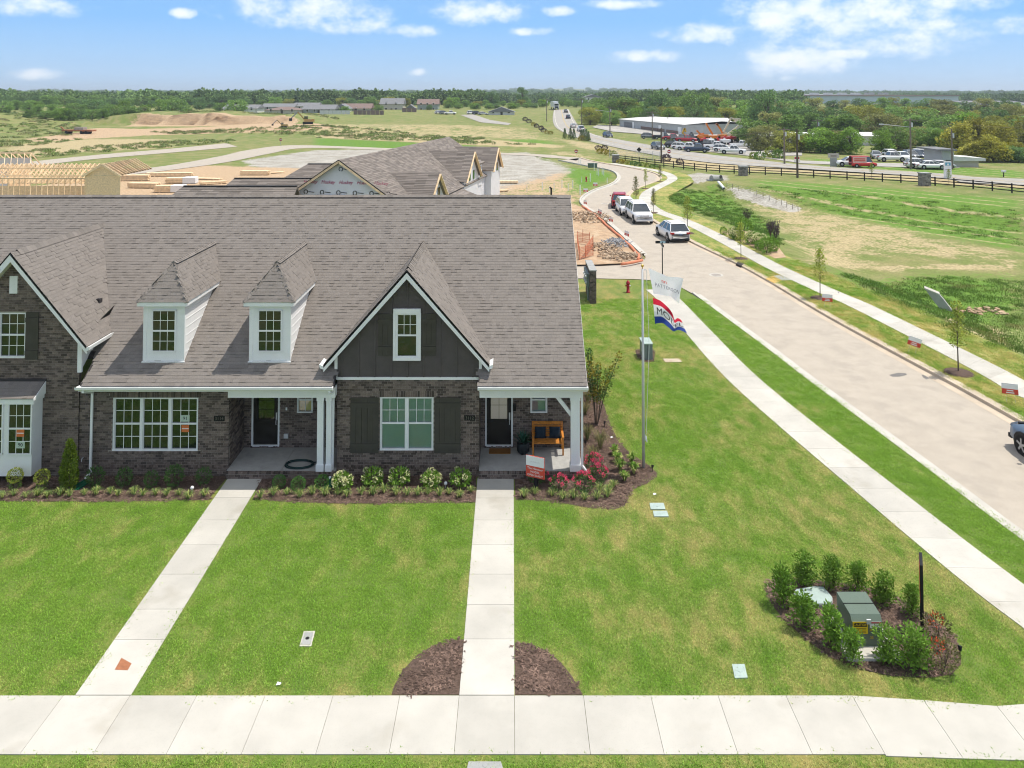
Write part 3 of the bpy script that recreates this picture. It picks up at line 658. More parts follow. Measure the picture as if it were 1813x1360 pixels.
structure(loft('verge', [z3(off(ar, .26), -.005), z3((off(ar, .26) + vr) / 2, .008), z3(vr, .006), z3(off(vr, 1.6), .004), z3(off(vr, 2.6), -.09)], m_verge), 'yellowish mown verge both sides of the far sidewalk', 'grass verge')

HOUSE = [(-26, 26.9), (2.4, 26.9), (2.4, 45), (-26, 45)]
BED_L = GP([(-420, 884), (0, 888), (180, 889), (368, 886), (398, 851)]) + [(-9.85, 27.2), (-30, 27.2)]
BED_M = GP([(460, 851), (448, 885), (520, 890), (600, 892), (720, 892), (843, 890)]) + [(-1.25, 27.2), (-8.6, 27.2)]
BED_R = [(.08, 27.3)] + GP([(913, 885), (960, 887), (1000, 892), (1050, 901), (1085, 903), (1106, 897), (1113, 880), (1120, 866), (1145, 857), (1163, 846), (1164, 838), (1148, 824), (1120, 806), (1096, 785), (1082, 755), (1070, 720), (1058, 690), (1046, 665), (1036, 655)]) + [(2.2, 39), (2.2, 27.3)]
SEMI_L = GP([(824, 1133), (800, 1134), (768, 1143), (738, 1161), (713, 1188), (698, 1215), (693, 1231), (815, 1231)])
SEMI_R = GP([(912, 1138), (938, 1140), (965, 1151), (992, 1172), (1014, 1200), (1032, 1231), (912, 1231)])
BED_T = GP([(1352, 1037), (1360, 1062), (1385, 1095), (1425, 1132), (1470, 1163), (1520, 1185), (1580, 1198), (1645, 1201), (1685, 1195), (1702, 1176), (1700, 1147), (1682, 1117), (1640, 1085), (1590, 1058), (1540, 1040), (1480, 1031), (1420, 1025), (1375, 1024)])
BED_C = GP([(1124, 620), (1150, 616), (1160, 622), (1158, 640), (1142, 642), (1128, 632)])
def curvy(p): return [tuple(q) for q in spline(p, .25)]
chip = MB()
for _ in range(46):
    a = rng.uniform(0, 6.28); c = Vector((rng.uniform(-.16, .16), rng.uniform(-.16, .16), rng.uniform(.0, .018))); d = Vector((math.cos(a), math.sin(a), rng.uniform(-.35, .35))); n_ = Vector((-math.sin(a), math.cos(a), rng.uniform(-.4, .4)))
    l = rng.uniform(.018, .05); w_ = rng.uniform(.006, .014); chip.add([c - d * l - n_ * w_, c + d * l - n_ * w_, c + d * l + n_ * w_, c - d * l + n_ * w_], [(0, 1, 2, 3)])
for nm, pl, lb in (('mulch_bed', BED_L, 'brown mulch bed before the left window and bay'), ('mulch_bed', BED_M, 'brown mulch bed between the two front walks'), ('mulch_bed', BED_R, 'brown mulch bed curving round the porch corner and flagpole'),
                   ('mulch_bed', SEMI_L, 'quarter-round mulch patch left of the white walk'), ('mulch_bed', SEMI_R, 'quarter-round mulch patch right of the white walk'), ('mulch_bed', BED_T, 'oval mulch bed around the green transformer'), ('mulch_bed', BED_C, 'small bare patch around the grey utility cabinet')):
    sheet(nm, pl, .012, m_mulch, lb, 'mulch', 'stuff')
    q = inpoly(pl, 26, edge=.12)
    scatter('mulch_chips', chip, np.c_[q, np.full(len(q), .012)], nr.rand(len(q)) * 6.28, .8 + .5 * nr.rand(len(q)), m_chip, 'loose bark chips covering the ' + lb, 'mulch')
# grass blades
tuft = MB()
for _ in range(85):
    x, y = rng.gauss(0, .13), rng.gauss(0, .13); a = rng.uniform(0, 6.28); hgt = rng.uniform(.015, .038); w_ = .006
    l = Vector((math.cos(a), math.sin(a), 0)); lean = Vector((rng.uniform(-1, 1), rng.uniform(-1, 1), 0)) * hgt * 1.4
    p = Vector((x, y, 0)); tuft.add([p - l * w_, p + l * w_, p + lean * .4 + Vector((0, 0, hgt * .7)) + l * w_ * .8, p + lean + Vector((0, 0, hgt)) , p + lean * .4 + Vector((0, 0, hgt * .7)) - l * w_ * .8], [(0, 1, 2, 3, 4)])
swband = [tuple(p) for p in swl_] + [tuple(p) for p in swr_[::-1]]
holes = [HOUSE, WALK1, WALK2, [(-30, 15.9), (12.5, 15.78), (14.2, 15.8), (14.2, 17.5), (11, 17.15), (9, 17.3), (7, 17.43), (-30, 17.43)], BED_L, BED_M, BED_R, SEMI_L, SEMI_R, BED_T, BED_C, swband, GP([(1150, 892), (1185, 892), (1190, 918), (1152, 918)])]
g1 = [(-19.5, 14.6), (15.5, 14.6), (15.5, 34), (-19.5, 34)]
def lawnpts(poly, dens):
    q = inpoly(poly, dens, holes, pad=.09); k = polysd(lawn_poly, q[:, 0], q[:, 1]) > .05; return q[k]
q = np.r_[lawnpts(g1, 32), lawnpts([(2.3, 34), (14, 34), (13, 50), (2.3, 50)], 22)]
scatter('grass', tuft, np.c_[q, np.zeros(len(q))], nr.rand(len(q)) * 6.28, .8 + .5 * nr.rand(len(q)), m_lawnb, 'short green grass blades of the front lawns', 'grass')
q = np.r_[inpoly([tuple(p) for p in off(ar, .3)[:200]] + [tuple(p) for p in s2n[::-1] if p[1] < 60], 20)]
q2 = inpoly([tuple(p) for p in s2f if p[1] < 62] + [tuple(p) for p in off(s2f, 2.3)[::-1] if p[1] < 62], 16)
q = np.r_[q, q2]; scatter('verge_grass', tuft, np.c_[q, np.full(len(q), .004)], nr.rand(len(q)) * 6.28, .9 + .5 * nr.rand(len(q)), m_vergeb, 'short yellowish grass blades on the far verge', 'grass')
# rough grass on the slopes of the basin and the open field
wild = MB()
for _ in range(90):
    a = rng.uniform(0, 6.28); rr = .55 * math.sqrt(rng.random()); p = Vector((rr * math.cos(a), rr * math.sin(a), -.02)); hgt = rng.uniform(.05, .22) * (1 - .6 * rr / .55); b_ = rng.uniform(0, 6.28)
    l = Vector((math.cos(b_), math.sin(b_), 0)) * rng.uniform(.012, .03); lean = Vector((rng.uniform(-.6, .6), rng.uniform(-.6, .6), 0)) * hgt
    wild.add([p - l, p + l, p + lean + Vector((0, 0, hgt))], [(0, 1, 2)])
def wildpts(px, dens):
    q = inpoly(TP(px), dens); return np.c_[q, hterr(q[:, 0], q[:, 1])]
m_wild = mat('wild_grass_blade', (.15, .25, .05), .8, .25, .25, alt=(.28, .27, .10), altf=.55, rnd=.8, obj=.4, trans=.25, world=True)
w1 = wildpts([(1480, 484), (1640, 488), (1813, 498), (1813, 650), (1700, 592), (1560, 525)], 2.6)
w2 = wildpts([(1200, 335), (1262, 326), (1300, 350), (1330, 372), (1372, 400), (1380, 435), (1300, 400), (1225, 372), (1180, 352)], 2.2)
w3 = wildpts([(1330, 328), (1560, 346), (1813, 374), (1813, 440), (1600, 398), (1400, 352)], 1.0)
wq = np.r_[w1, w2, w3]; scatter('rough_grass', wild, wq, nr.rand(len(wq)) * 6.28, .7 + .8 * nr.rand(len(wq)), m_wild, 'rough uncut grass on the basin slopes across the street', 'grass')
m_weed = mat('weed_leaf', (.16, .22, .06), .8, .3, .12, alt=(.36, .31, .17), altf=.5, rnd=.9, obj=.5, trans=.2, world=True)
weed = MB()
for _ in range(70):
    a = rng.uniform(0, 6.28); rr = 1.0 * math.sqrt(rng.random()); p = Vector((rr * math.cos(a), rr * math.sin(a), rng.uniform(0, .5) * (1 - rr))); weed.leaf(p, (rng.uniform(-1, 1), rng.uniform(-1, 1), rng.uniform(.3, 1)), (0, 0, 1), rng.uniform(.25, .55), .16)
ws = [wildpts(px, dn) for px, dn in (([(560, 222), (700, 232), (860, 246), (840, 250), (560, 240), (420, 236), (300, 238), (250, 234), (330, 232), (480, 226)], .22), ([(260, 197), (330, 193), (420, 197), (560, 203), (600, 212), (560, 206), (420, 200), (300, 200)], .12),
                                     ([(0, 270), (120, 262), (300, 250), (420, 247), (420, 253), (300, 262), (150, 272), (0, 288)], .12), ([(0, 195), (60, 205), (140, 222), (130, 240), (0, 246)], .10), ([(0, 250), (140, 245), (140, 252), (0, 262)], .1), ([(560, 236), (840, 250), (980, 258), (840, 256), (560, 244)], .10))]
wq = np.r_[tuple(ws)]; scatter('weeds', weed, wq, nr.rand(len(wq)) * 6.28, .6 + .8 * nr.rand(len(wq)), m_weed, 'weedy scrub over the mound and the open plots', 'weeds')
# ------------------------------------------------------------------ the brick townhouse
FY = 27.15                                          # front brick face
EY, EZ = 26.6, 3.30                                 # eave of the main roof
RY = 34.1; RZ = P(900, 347, RY)[2]
SL = (RZ - EZ) / (RY - EY); XR = 2.57; XL = -27.0
def mainz(y): return EZ + SL * (y - EY)
def roofhit(px, py):
    d = ray(px, py); t = (EZ - SL * EY - H) / (d[2] - SL * d[1]); return (d[0] * t, d[1] * t, H + d[2] * t)
house = base(thing('brick_townhouse', 'dark brick townhouse row with brown shingle roof, dormers and two front porches', 'house', (-8, FY, 0)), (-8, FY, 0))
HP = house

# --- bricks
BH, BLN, MJ = .071, .195, .010
bvar = []
for k in range(10):
    b = MB(); b.box(-.5, .5, 0, 1, 0, 1, r=k / 9, faces='tflrb'); bvar.append(b.mesh('brick', (0, 0, 0), False, m_brick))
all_bricks = []                                     # (origin, u axis, normal, u0, u1, v0, v1, priority)
def brickrun(O, U, N, W_, Hh, openings=(), top=None, prio=0, v_start=0):
    O = Vector(O); U = Vector(U); N = Vector(N)
    nrow = int(Hh / (BH + MJ)) + 1
    for i in range(nrow):
        v0 = v_start + i * (BH + MJ); v1 = min(v0 + BH, Hh)
        if v1 - v0 < .02: continue
        vm = (v0 + v1) / 2; lo, hi = 0, W_
        if top:
            lo, hi = top(v1)
            if hi - lo < .05: continue
        ints = [(lo, hi)]
        for (a, b, c, d) in openings:
            if c < vm < d:
                nx_ = []
                for (p, q) in ints:
                    if b <= p or a >= q: nx_.append((p, q)); continue
                    if a > p: nx_.append((p, a))
                    if b < q: nx_.append((b, q))
                ints = nx_
        st = (i % 2) * (BLN + MJ) / 2
        for (p, q) in ints:
            x = math.floor((p - st) / (BLN + MJ)) * (BLN + MJ) + st
            while x < q:
                a, b = max(x, p), min(x + BLN, q)
                if b - a > .03: all_bricks.append((O, U, N, a, b, v0, v1, prio))
                x += BLN + MJ
def soldier(O, U, N, u0, u1, v0, v1, prio=0):       # upright bricks over an opening, or a rowlock sill
    n = int((u1 - u0) / (BH + MJ)); w_ = (u1 - u0) / n
    for i in range(n): all_bricks.append((Vector(O), Vector(U), Vector(N), u0 + i * w_ + MJ / 2, u0 + (i + 1) * w_ - MJ / 2, v0, v1, prio))
def backing(name, O, U, N, W_, Hh, openings=(), top=None):  # mortar behind the bricks, with the openings left open
    O = Vector(O); U = Vector(U); N = Vector(N); b = MB()
    us = sorted({0, W_} | {k for o in openings for k in o[:2]}); vs = sorted({0, Hh} | {k for o in openings for k in o[2:4]})
    for u0, u1 in zip(us[:-1], us[1:]):
        for v0, v1 in zip(vs[:-1], vs[1:]):
            um, vm = (u0 + u1) / 2, (v0 + v1) / 2
            if any(a < um < b2 and c < vm < d for a, b2, c, d in openings): continue
            q = [O + U * u + Vector((0, 0, v)) - N * .008 for u, v in ((u0, v0), (u1, v0), (u1, v1), (u0, v1))]
            b.prism(q, -N * .12)
    if top: b.prism([Vector(p) - N * .008 for p in top], -N * .12)
    return b.build(name, m_mortar, HP)
X_ = Vector((1, 0, 0)); N_ = Vector((0, -1, 0))
# front openings in wall coordinates
TRI = (-13.90, -10.92, .85, 2.68); TWIN = (-4.60, -2.73, .87, 2.70)
x0w = -24.0; wallL = -15.05
LW = (P(0, 600, FY)[0] - 1.0, P(47, 600, FY)[0], P(20, 633, FY)[2], P(20, 553, FY)[2])
VENT = (P(19, 500, FY)[0], P(33, 500, FY)[0], P(20, 519, FY)[2], P(20, 488, FY)[2])
BAY = (-22.0, -16.30, .30, 3.10)
LAP = P(20, 447, 26.8); LAX, LAZ = LAP[0], LAP[2]; LSL = 1.19
def ltop(v): return (max(0, LAX - (LAZ - .28 - v) / LSL - x0w), min(wallL - x0w, LAX + (LAZ - .28 - v) / LSL - x0w))
lo_ = [(LW[0] - x0w, LW[1] - x0w, LW[2], LW[3]), (VENT[0] - x0w, VENT[1] - x0w, VENT[2], VENT[3])]
backing('wall', (x0w, FY - .05, 0), X_, N_, wallL - x0w, 4.2, [(a, b, c, min(d, 4.2)) for a, b, c, d in lo_[:1] if c < 4.2])
bk = MB()
zt = lambda x: LAZ - .28 - abs(x - LAX) * LSL
xk = LAX + (LAZ - .28 - LW[3]) / LSL; yk = FY - .042
bk.prism([(2 * LAX - xk, yk, LW[3]), (xk, yk, LW[3]), (LAX, yk, zt(LAX))], (0, .12, 0))
bk.prism([(LW[1], yk, 4.2), (wallL, yk, 4.2), (wallL, yk, max(4.21, zt(wallL))), (xk, yk, LW[3]), (LW[1], yk, LW[3])], (0, .12, 0)); bk.box(x0w, LW[0], yk, FY + .08, 4.2, LW[3])
bk.build('wall', m_mortar, HP)
brickrun((x0w, FY - .05, 0), X_, N_, wallL - x0w, 7.6, lo_ + [(BAY[0] - x0w, BAY[1] - x0w, BAY[2], BAY[3] + .02)], ltop, 1)
SO = []
def wall_open(O): return O
tri_o = (TRI[0] - wallL, TRI[1] - wallL, TRI[2], TRI[3])
backing('wall', (wallL, FY, 0), X_, N_, -9.85 - wallL, 3.2, [tri_o])
brickrun((wallL, FY, 0), X_, N_, -9.85 - wallL, 3.15, [(tri_o[0] - .1, tri_o[1] + .1, tri_o[3], tri_o[3] + .215), (tri_o[0] - .1, tri_o[1] + .1, tri_o[2] - .08, tri_o[2]), tri_o], None, 2)
soldier((wallL, FY, 0), X_, N_, tri_o[0] - .1, tri_o[1] + .1, tri_o[3] + .005, tri_o[3] + .205, 2)
soldier((wallL, FY - .03, 0), X_, N_, tri_o[0] - .1, tri_o[1] + .1, tri_o[2] - .075, tri_o[2] - .004, 2)
GX0, GX1 = -6.08, -1.15
tw_o = (TWIN[0] - GX0, TWIN[1] - GX0, TWIN[2], TWIN[3])
backing('wall', (GX0, FY, 0), X_, N_, GX1 - GX0, 3.32, [tw_o])
brickrun((GX0, FY, 0), X_, N_, GX1 - GX0, 3.30, [(tw_o[0] - .1, tw_o[1] + .1, tw_o[3], tw_o[3] + .215), (tw_o[0] - .1, tw_o[1] + .1, tw_o[2] - .08, tw_o[2]), tw_o], None, 3)
soldier((GX0, FY, 0), X_, N_, tw_o[0] - .1, tw_o[1] + .1, tw_o[3] + .005, tw_o[3] + .205, 3)
soldier((GX0, FY - .03, 0), X_, N_, tw_o[0] - .1, tw_o[1] + .1, tw_o[2] - .075, tw_o[2] - .004, 3)
soldier((GX0, FY - .012, 0), X_, N_, 0, GX1 - GX0, .30, .37, 1)
soldier((wallL, FY - .012, 0), X_, N_, 0, -9.85 - wallL, .30, .37, 1)
# recessed porch walls
PB = 28.72; FZ = .27                                # porch back wall and floor level
DL = (-9.58, -8.55, FZ + .06, 2.48); WLo = (P(526, 700, PB)[0], P(554, 700, PB)[0], P(540, 731, PB)[2], 2.45)
DR_ = (P(859, 700, PB)[0], P(908, 700, PB)[0], FZ + .06, 2.48); WRo = (P(939, 700, PB)[0], P(969, 700, PB)[0], P(950, 731, PB)[2], 2.45)
for (a, b, ops) in ((-9.85, -6.0, (DL, WLo)), (-1.15, 2.42, (DR_, WRo))):
    oo = [(o[0] - a, o[1] - a, o[2], o[3]) for o in ops]
    backing('wall', (a, PB, 0), X_, N_, b - a, 3.1, oo); brickrun((a, PB, .27), X_, N_, b - a, 2.8, [(o[0], o[1], o[2] - .27, o[3] - .27) for o in oo], None, 0)
    soldier((a, PB - .03, 0), X_, N_, oo[0][0] - .03, oo[0][1] + .03, FZ, FZ + .06, 0)
    soldier((a, PB - .03, 0), X_, N_, oo[1][0] - .06, oo[1][1] + .06, oo[1][2] - .075, oo[1][2] - .004, 0)
for x, nn in ((-9.85, 1), (-6.08, -1), (-1.15, 1)):
    n = Vector((nn, 0, 0)); u = Vector((0, 1, 0))
    backing('wall', (x, FY + .09, 0), u, n, PB - FY - .1, 3.1); brickrun((x, FY, 0), u, n, PB - FY, 3.1, (), None, 0)
# porch plinths
for (a, b) in ((-9.85, -6.08), (-1.15, 2.45)):
    q = MB(); q.box(a + .005, b - .005, 26.93, PB, -.05, FZ - .012); q.build('porch_base', m_mortar, HP)
    brickrun((a, 26.92, 0), X_, N_, b - a, .18, (), None, 0)
    soldier((a, 26.9, 0), X_, N_, 0, b - a, .18, FZ - .006, 0)
    n = 2
    for i in range(n):
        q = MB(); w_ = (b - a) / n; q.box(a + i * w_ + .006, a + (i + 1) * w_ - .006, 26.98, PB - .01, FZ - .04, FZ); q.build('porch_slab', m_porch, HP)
brickrun((2.45, 26.92, 0), (0, 1, 0), (1, 0, 0), PB - 26.92, .26, (), None, 0)
wallR = MB(); wallR.box(2.28, 2.40, PB + .03, 41.4, 0, 3.2); wallR.prism([(2.28, 26.9, 3.2), (2.28, 41.4, 3.2), (2.28, RY, RZ - .3)], (.12, 0, 0)); wallR.build('wall', m_mortar, HP)
brickrun((2.41, PB, 0), (0, 1, 0), (1, 0, 0), 41.3 - PB, 3.15, (), None, -1)
rear = MB(); rear.box(XL, 2.3, 41.3, 41.42, 0, 3.3); rear.build('wall', m_mortar, HP)
# build: the 300 on the gable front as single bricks, the rest joined
wall_main = [o for o in bpy.data.objects if o.parent == HP and o.name.startswith('wall')]
gab_wall = wall_main[3] if len(wall_main) > 3 else wall_main[0]
singles = sorted([b for b in all_bricks if b[7] == 3], key=lambda b: -b[5])[:300]
sid = set(map(id, singles)); joined = MB()
for bb in all_bricks:
    O, U, N, a, b, c, d, pr = bb
    if id(bb) in sid:
        me = bvar[rng.randrange(10)]; p = O + U * ((a + b) / 2) + Vector((0, 0, c)); o = inst('brick', me, gab_wall, (p.x, p.y + rng.uniform(-.002, .002), p.z)); o.scale = (b - a, .08, d - c)
    else:
        j = rng.uniform(-.002, .002); q = [O + U * u + N * (-k + j) + Vector((0, 0, v)) for v in (c, d) for u, k in ((a, 0), (b, 0), (b, .08), (a, .08))]
        joined.hexa(q, faces='tflrb')
joined.build('brickwork', m_brick, HP, kind='stuff')

# --- shingles
def shingle_plane(O, U, V, W_, L_, keep, sink, e=.138, acc=None, tw=(.10, .25)):
    O = Vector(O); U = Vector(U).normalized(); V = Vector(V).normalized(); N = U.cross(V)
    if N.z < 0: N = -N
    i = 0; v = 0.0
    while v < L_ - .01:
        u = -rng.uniform(0, .3); v1 = min(v + e, L_)
        while u < W_:
            w_ = rng.uniform(*tw); a, b = max(0, u), min(W_, u + w_ - .002); u += w_
            if b - a < .02: continue
            c = O + U * ((a + b) / 2) + V * ((v + v1) / 2)
            if not keep(c): continue
            t = rng.choice((.009, .009, .009, .020)); sink.append((O, U, V, N, a, b, v, v1, t))
        v += e; i += 1
def shingle_add(mb, s):
    O, U, V, N, a, b, v, v1, t = s
    p = lambda u, q, n: O + U * u + V * q + N * n
    r_ = (.32 if t > .015 else .60) + rng.uniform(-.2, .2)
    mb.add([p(a, v, t), p(b, v, t), p(b, v1 + .01, .002), p(a, v1 + .01, .002), p(a, v, -.004), p(b, v, -.004)], [(0, 1, 2, 3), (4, 5, 1, 0), (4, 0, 3), (5, 2, 1)], r_)
L_main = math.hypot(RY - EY, RZ - EZ); Vm = Vector((0, RY - EY, RZ - EZ)).normalized()
GCX = -3.645; GAZ = P(720, 478, 26.85)[2]; GSL = 1.135; GEX = 2.86; GEZ = GAZ - GSL * GEX
def keep_main(c):
    if c.x < -14.72 and c.y < FY + .55: return False
    if GX0 + .02 < c.x < GX1 - .02 and c.y < FY + .1: return False
    return True
roof = MB()
def deckpoly(pts): roof.prism(pts, (0, 0, -.10))
zE = lambda y: mainz(y) - .012
for a, b, y0 in ((XL, -14.75, FY + .4), (-14.75, GX0, EY + .02), (GX0, GX1, FY + .02), (GX1, XR, EY + .02)):
    deckpoly([(a, y0, zE(y0)), (b, y0, zE(y0)), (b, RY, zE(RY)), (a, RY, zE(RY))])
deckpoly([(XL, RY, zE(RY)), (XR, RY, zE(RY)), (XR, 2 * RY - EY, EZ), (XL, 2 * RY - EY, EZ)])
roof_o = roof.build('roof', m_deck, HP)
sh = []
shingle_plane((XL + 2, EY - .02, EZ - .01), (1, 0, 0), Vm, XR - XL - 2, L_main - .02, keep_main, sh)
sing = sorted(sh, key=lambda s: (abs((s[0] + s[1] * s[4]).x + 1.0) > 1.1 or s[6] < .2, s[6], s[4]))[:300]
ss = set(map(id, sing)); rest = MB(); svar = {}
for s in sh:
    if id(s) in ss:
        m = MB(); shingle_add(m, s); m.build('shingle', m_shingle, roof_o)
    else: shingle_add(rest, s)
cap = MB()
x = XL + 2
while x < XR - .1:
    for sy in (-1, 1):
        t = .03 + rng.uniform(0, .01); cap.add([(x, RY, RZ + t + .02), (x + .30, RY, RZ + t), (x + .30, RY + sy * .15, RZ - .15 * SL + t), (x, RY + sy * .15, RZ - .15 * SL + t + .015)], [(0, 1, 2, 3)])
    x += .26
cap.build('ridge_cap', m_shingle, roof_o)
rv = MB(); rv.box(XL + 2, XR - .6, RY - .14, RY + .14, RZ - .14, RZ - .035); rv.build('ridge_vent', m_deck, roof_o)
def gable(cx, apz, slope, ex, yf, wall_y, right_only=False, name='gable_roof', yb=None):
    """front gable: two shingled planes running back into the main roof, rake boards, soffit and ridge cap"""
    yr = EY + (apz - EZ) / SL
    g = MB(); sides = (1,) if right_only else (-1, 1)
    for sgn in sides:
        xe = cx + sgn * ex; ze = apz - slope * ex; ye = EY + (ze - EZ) / SL
        g.prism([(cx, yf, apz - .014), (xe, yf, ze - .014), (xe, ye + .3, ze - .014), (cx, yr + .3, apz - .014)], (0, 0, -.09))
    o = g.build(name, m_deck, HP)
    lst = []
    for sgn in sides:
        xe = cx + sgn * ex; ze = apz - slope * ex
        shingle_plane((xe, yf - .01, ze), (0, 1, 0), (-sgn, 0, slope), yr - yf + .4, ex * math.hypot(1, slope) - .02, lambda c: c.z > mainz(c.y) - .05, lst)
    for s in lst: shingle_add(rest, s)
    c = MB(); y = yf + .35
    while y < yr + .05:
        for sgn in (-1, 1):
            t = .03 + rng.uniform(0, .008); c.add([(cx, y, apz + t + .015), (cx, y + .28, apz + t), (cx + sgn * .15, y + .28, apz + t - .15 * slope), (cx + sgn * .15, y, apz + t - .15 * slope + .012)], [(0, 1, 2, 3)])
        y += .24
    c.build('ridge_cap', m_shingle, o)
    rb = MB(); rw = .20
    for sgn in sides + ((-1,) if right_only else ()):
        xe = cx + sgn * ex; n = (1 / math.hypot(1, slope)); z0 = apz - .05; ze = apz - slope * ex - .05
        q = [(cx, yf, z0), (xe, yf, ze), (xe - sgn * .0, yf, ze - rw), (cx, yf, z0 - rw * 1.35)]
        rb.prism(q, (0, .03, 0))
    rb.build('rake_board', m_white, o)
    sf = MB()
    for sgn in sides + ((-1,) if right_only else ()):
        xe = cx + sgn * ex
        sf.prism([(cx, yf + .03, apz - .05 - rw * 1.2), (xe, yf + .03, apz - slope * ex - .05 - rw * .85), (xe, wall_y + .02, apz - slope * ex - .05 - rw * .85), (cx, wall_y + .02, apz - .05 - rw * 1.2)], (0, 0, .02))
    sf.build('soffit', m_offwhite, o)
    dk = MB()
    for sgn in sides + ((-1,) if right_only else ()):
        xe = cx + sgn * (ex + .02); dk.prism([(cx, yf - .012, apz + .012), (xe, yf - .012, apz - slope * (ex + .02) + .012), (xe, yf - .012, apz - slope * (ex + .02) - .05), (cx, yf - .012, apz - .05)], (0, .02, 0))
    dk.build('drip_edge', m_black, o)
    return o
g1o = gable(GCX, GAZ, GSL, GEX, 26.85, FY)
LEX = P(155, 608, 26.8)[0] - LAX
g2o = gable(LAX, LAZ, LSL, LEX, 26.75, FY, right_only=True)
rest.build('shingle_courses', m_shingle, roof_o, kind='stuff')
for (xe, ze, y0, y1, par) in ((GCX - GEX, GAZ - GSL * GEX, 26.8, 27.45, g1o), (GCX + GEX, GAZ - GSL * GEX, 26.8, 27.45, g1o), (LAX + LEX, LAZ - LSL * LEX, 26.7, 28.3, g2o)):
    s = -1 if xe < GCX - 1 and par is g1o else 1
    b = MB(); b.prism([(xe + s * .0, y0, ze - .02), (xe + s * .13, y0, ze + .02), (xe + s * .11, y0, ze - .10), (xe, y0, ze - .14)], (0, y1 - y0, 0)); b.build('gutter', m_white, par)
# gable front of charcoal board and batten
zt2 = lambda x: GAZ - .27 - abs(x - GCX) * GSL
bb_ = MB(); bb_.prism([(GX0 + .0, FY - .01, 3.40), (GX1, FY - .01, 3.40), (GX1, FY - .01, zt2(GX1) if zt2(GX1) > 3.41 else 3.42), (GCX, FY - .01, zt2(GCX)), (GX0, FY - .01, max(3.42, zt2(GX0)))], (0, .1, 0))
gf = bb_.build('gable_front', m_batten, HP)
for i in range(9):
    xb = GCX - 2.28 + i * .57
    zz = zt2(xb) + .04
    if zz > 3.5:
        b = MB(); b.box(xb - .032, xb + .032, FY - .035, FY - .008, 3.40, zz); b.build('batten', m_batten, gf)
b = MB(); b.box(GX0 - .03, GX1 + .03, FY - .05, FY + .02, 3.31, 3.40); b.build('trim_board', m_white, gf)
for xx, s in ((GX0, -1), (GX1, 1)):
    b = MB(); b.box(min(xx, xx + s * .10), max(xx, xx + s * .10), FY - .04, FY + .2, 3.35, zt2(xx + s * .08) + .25); b.build('corner_board', m_white, gf)
# side wall of the left gable above the middle roof
b = MB(); b.prism([(wallL, FY, mainz(FY) - .05), (wallL, FY + 2.2, mainz(FY + 2.2)), (wallL, FY + 2.2, 4.75), (wallL, FY, 4.75)], (.05, 0, 0)); sw_ = b.build('side_wall', m_siding, HP)
b = MB(); b.box(wallL - .06, wallL + .09, FY - .09, FY + .0, mainz(FY) - .12, LAZ - LSL * (wallL - LAX) - .2); b.build('corner_board', m_white, sw_)

# --- windows
def sash_window(par, name, x0, x1, z0, z1, y, units=1, up=(3, 2), low=(3, 2), gl=None, mull=.10, fr=.055, proud=0, blind=False, dk=1.0):
    gl = gl or gl_dark; w = MB(); yo = y - proud
    w.box(x0, x1, yo, yo + .10 * dk, z1 - fr, z1); w.box(x0, x1, yo - .015 * dk, yo + .10 * dk, z0, z0 + fr)
    w.box(x0, x0 + fr, yo + .001 * dk, yo + .10 * dk, z0, z1); w.box(x1 - fr, x1, yo + .001 * dk, yo + .10 * dk, z0, z1)
    uw = (x1 - x0 - 2 * fr - mull * (units - 1)) / units; zm = (z0 + z1) / 2
    panes = []; bars = MB(); rails = MB()
    for k in range(units):
        a = x0 + fr + k * (uw + mull); b = a + uw
        if k: w.box(a - mull, a, yo - .006 * dk, yo + .10 * dk, z0 + .01, z1 - .01)
        rails.box(a, b, yo + .025 * dk, yo + .085 * dk, zm - .028, zm + .028)
        for (p, q, (c_, r_)) in ((zm + .028, z1 - fr, up), (z0 + fr, zm - .028, low)):
            s_ = .022; rails.box(a, a + s_, yo + .03 * dk, yo + .08 * dk, p, q); rails.box(b - s_, b, yo + .03 * dk, yo + .08 * dk, p, q)
            pw = (b - a - 2 * s_) / c_; ph = (q - p) / r_
            for i in range(c_):
                for j in range(r_): panes.append((a + s_ + i * pw, a + s_ + (i + 1) * pw, p + j * ph, p + (j + 1) * ph))
            for i in range(1, c_): xx = a + s_ + i * pw; bars.box(xx - .009, xx + .009, yo + .052 * dk, yo + .072 * dk, p, q)
            for j in range(1, r_): zz = p + j * ph; bars.box(a, b, yo + .05 * dk, yo + .070 * dk, zz - .009, zz + .009)
    o = w.build(name, m_white, par)
    rails.build('sash_rail', m_white, o)
    if bars.v: bars.build('glazing_bar', m_white, o)
    for (a, b, c, d) in panes:
        m = MB(); t = rng.uniform(-.003, .003); m.add([(a, yo + .066 * dk + t, c), (b, yo + .066 * dk - t, c), (b, yo + .066 * dk - t * 2, d), (a, yo + .066 * dk, d)], [(0, 1, 2, 3)]); m.build('pane', gl, o)
    if blind:
        m = MB(); k = MB()
        z = z0 + fr
        while z < z1 - fr:
            m.hexa([(x0 + fr, yo + .10 * dk, z), (x1 - fr, yo + .10 * dk, z), (x1 - fr, yo + .128 * dk, z + .03), (x0 + fr, yo + .128 * dk, z + .03), (x0 + fr, yo + .102 * dk, z + .003), (x1 - fr, yo + .102 * dk, z + .003), (x1 - fr, yo + .13 * dk, z + .033), (x0 + fr, yo + .13 * dk, z + .033)]); z += .042
        m.build('blind', m_siding, o)
        k.box(x0 + .02, x1 - .02, yo + .20 * dk, yo + .22 * dk, z0 + .02, z1 - .02); k.build('room_back', m_deck, o)
    else:
        k = MB(); k.box(x0 + .02, x1 - .02, yo + .12 * dk, yo + .13 * dk, z0 + .02, z1 - .02); k.build('room_back', m_deck, o)
    return o
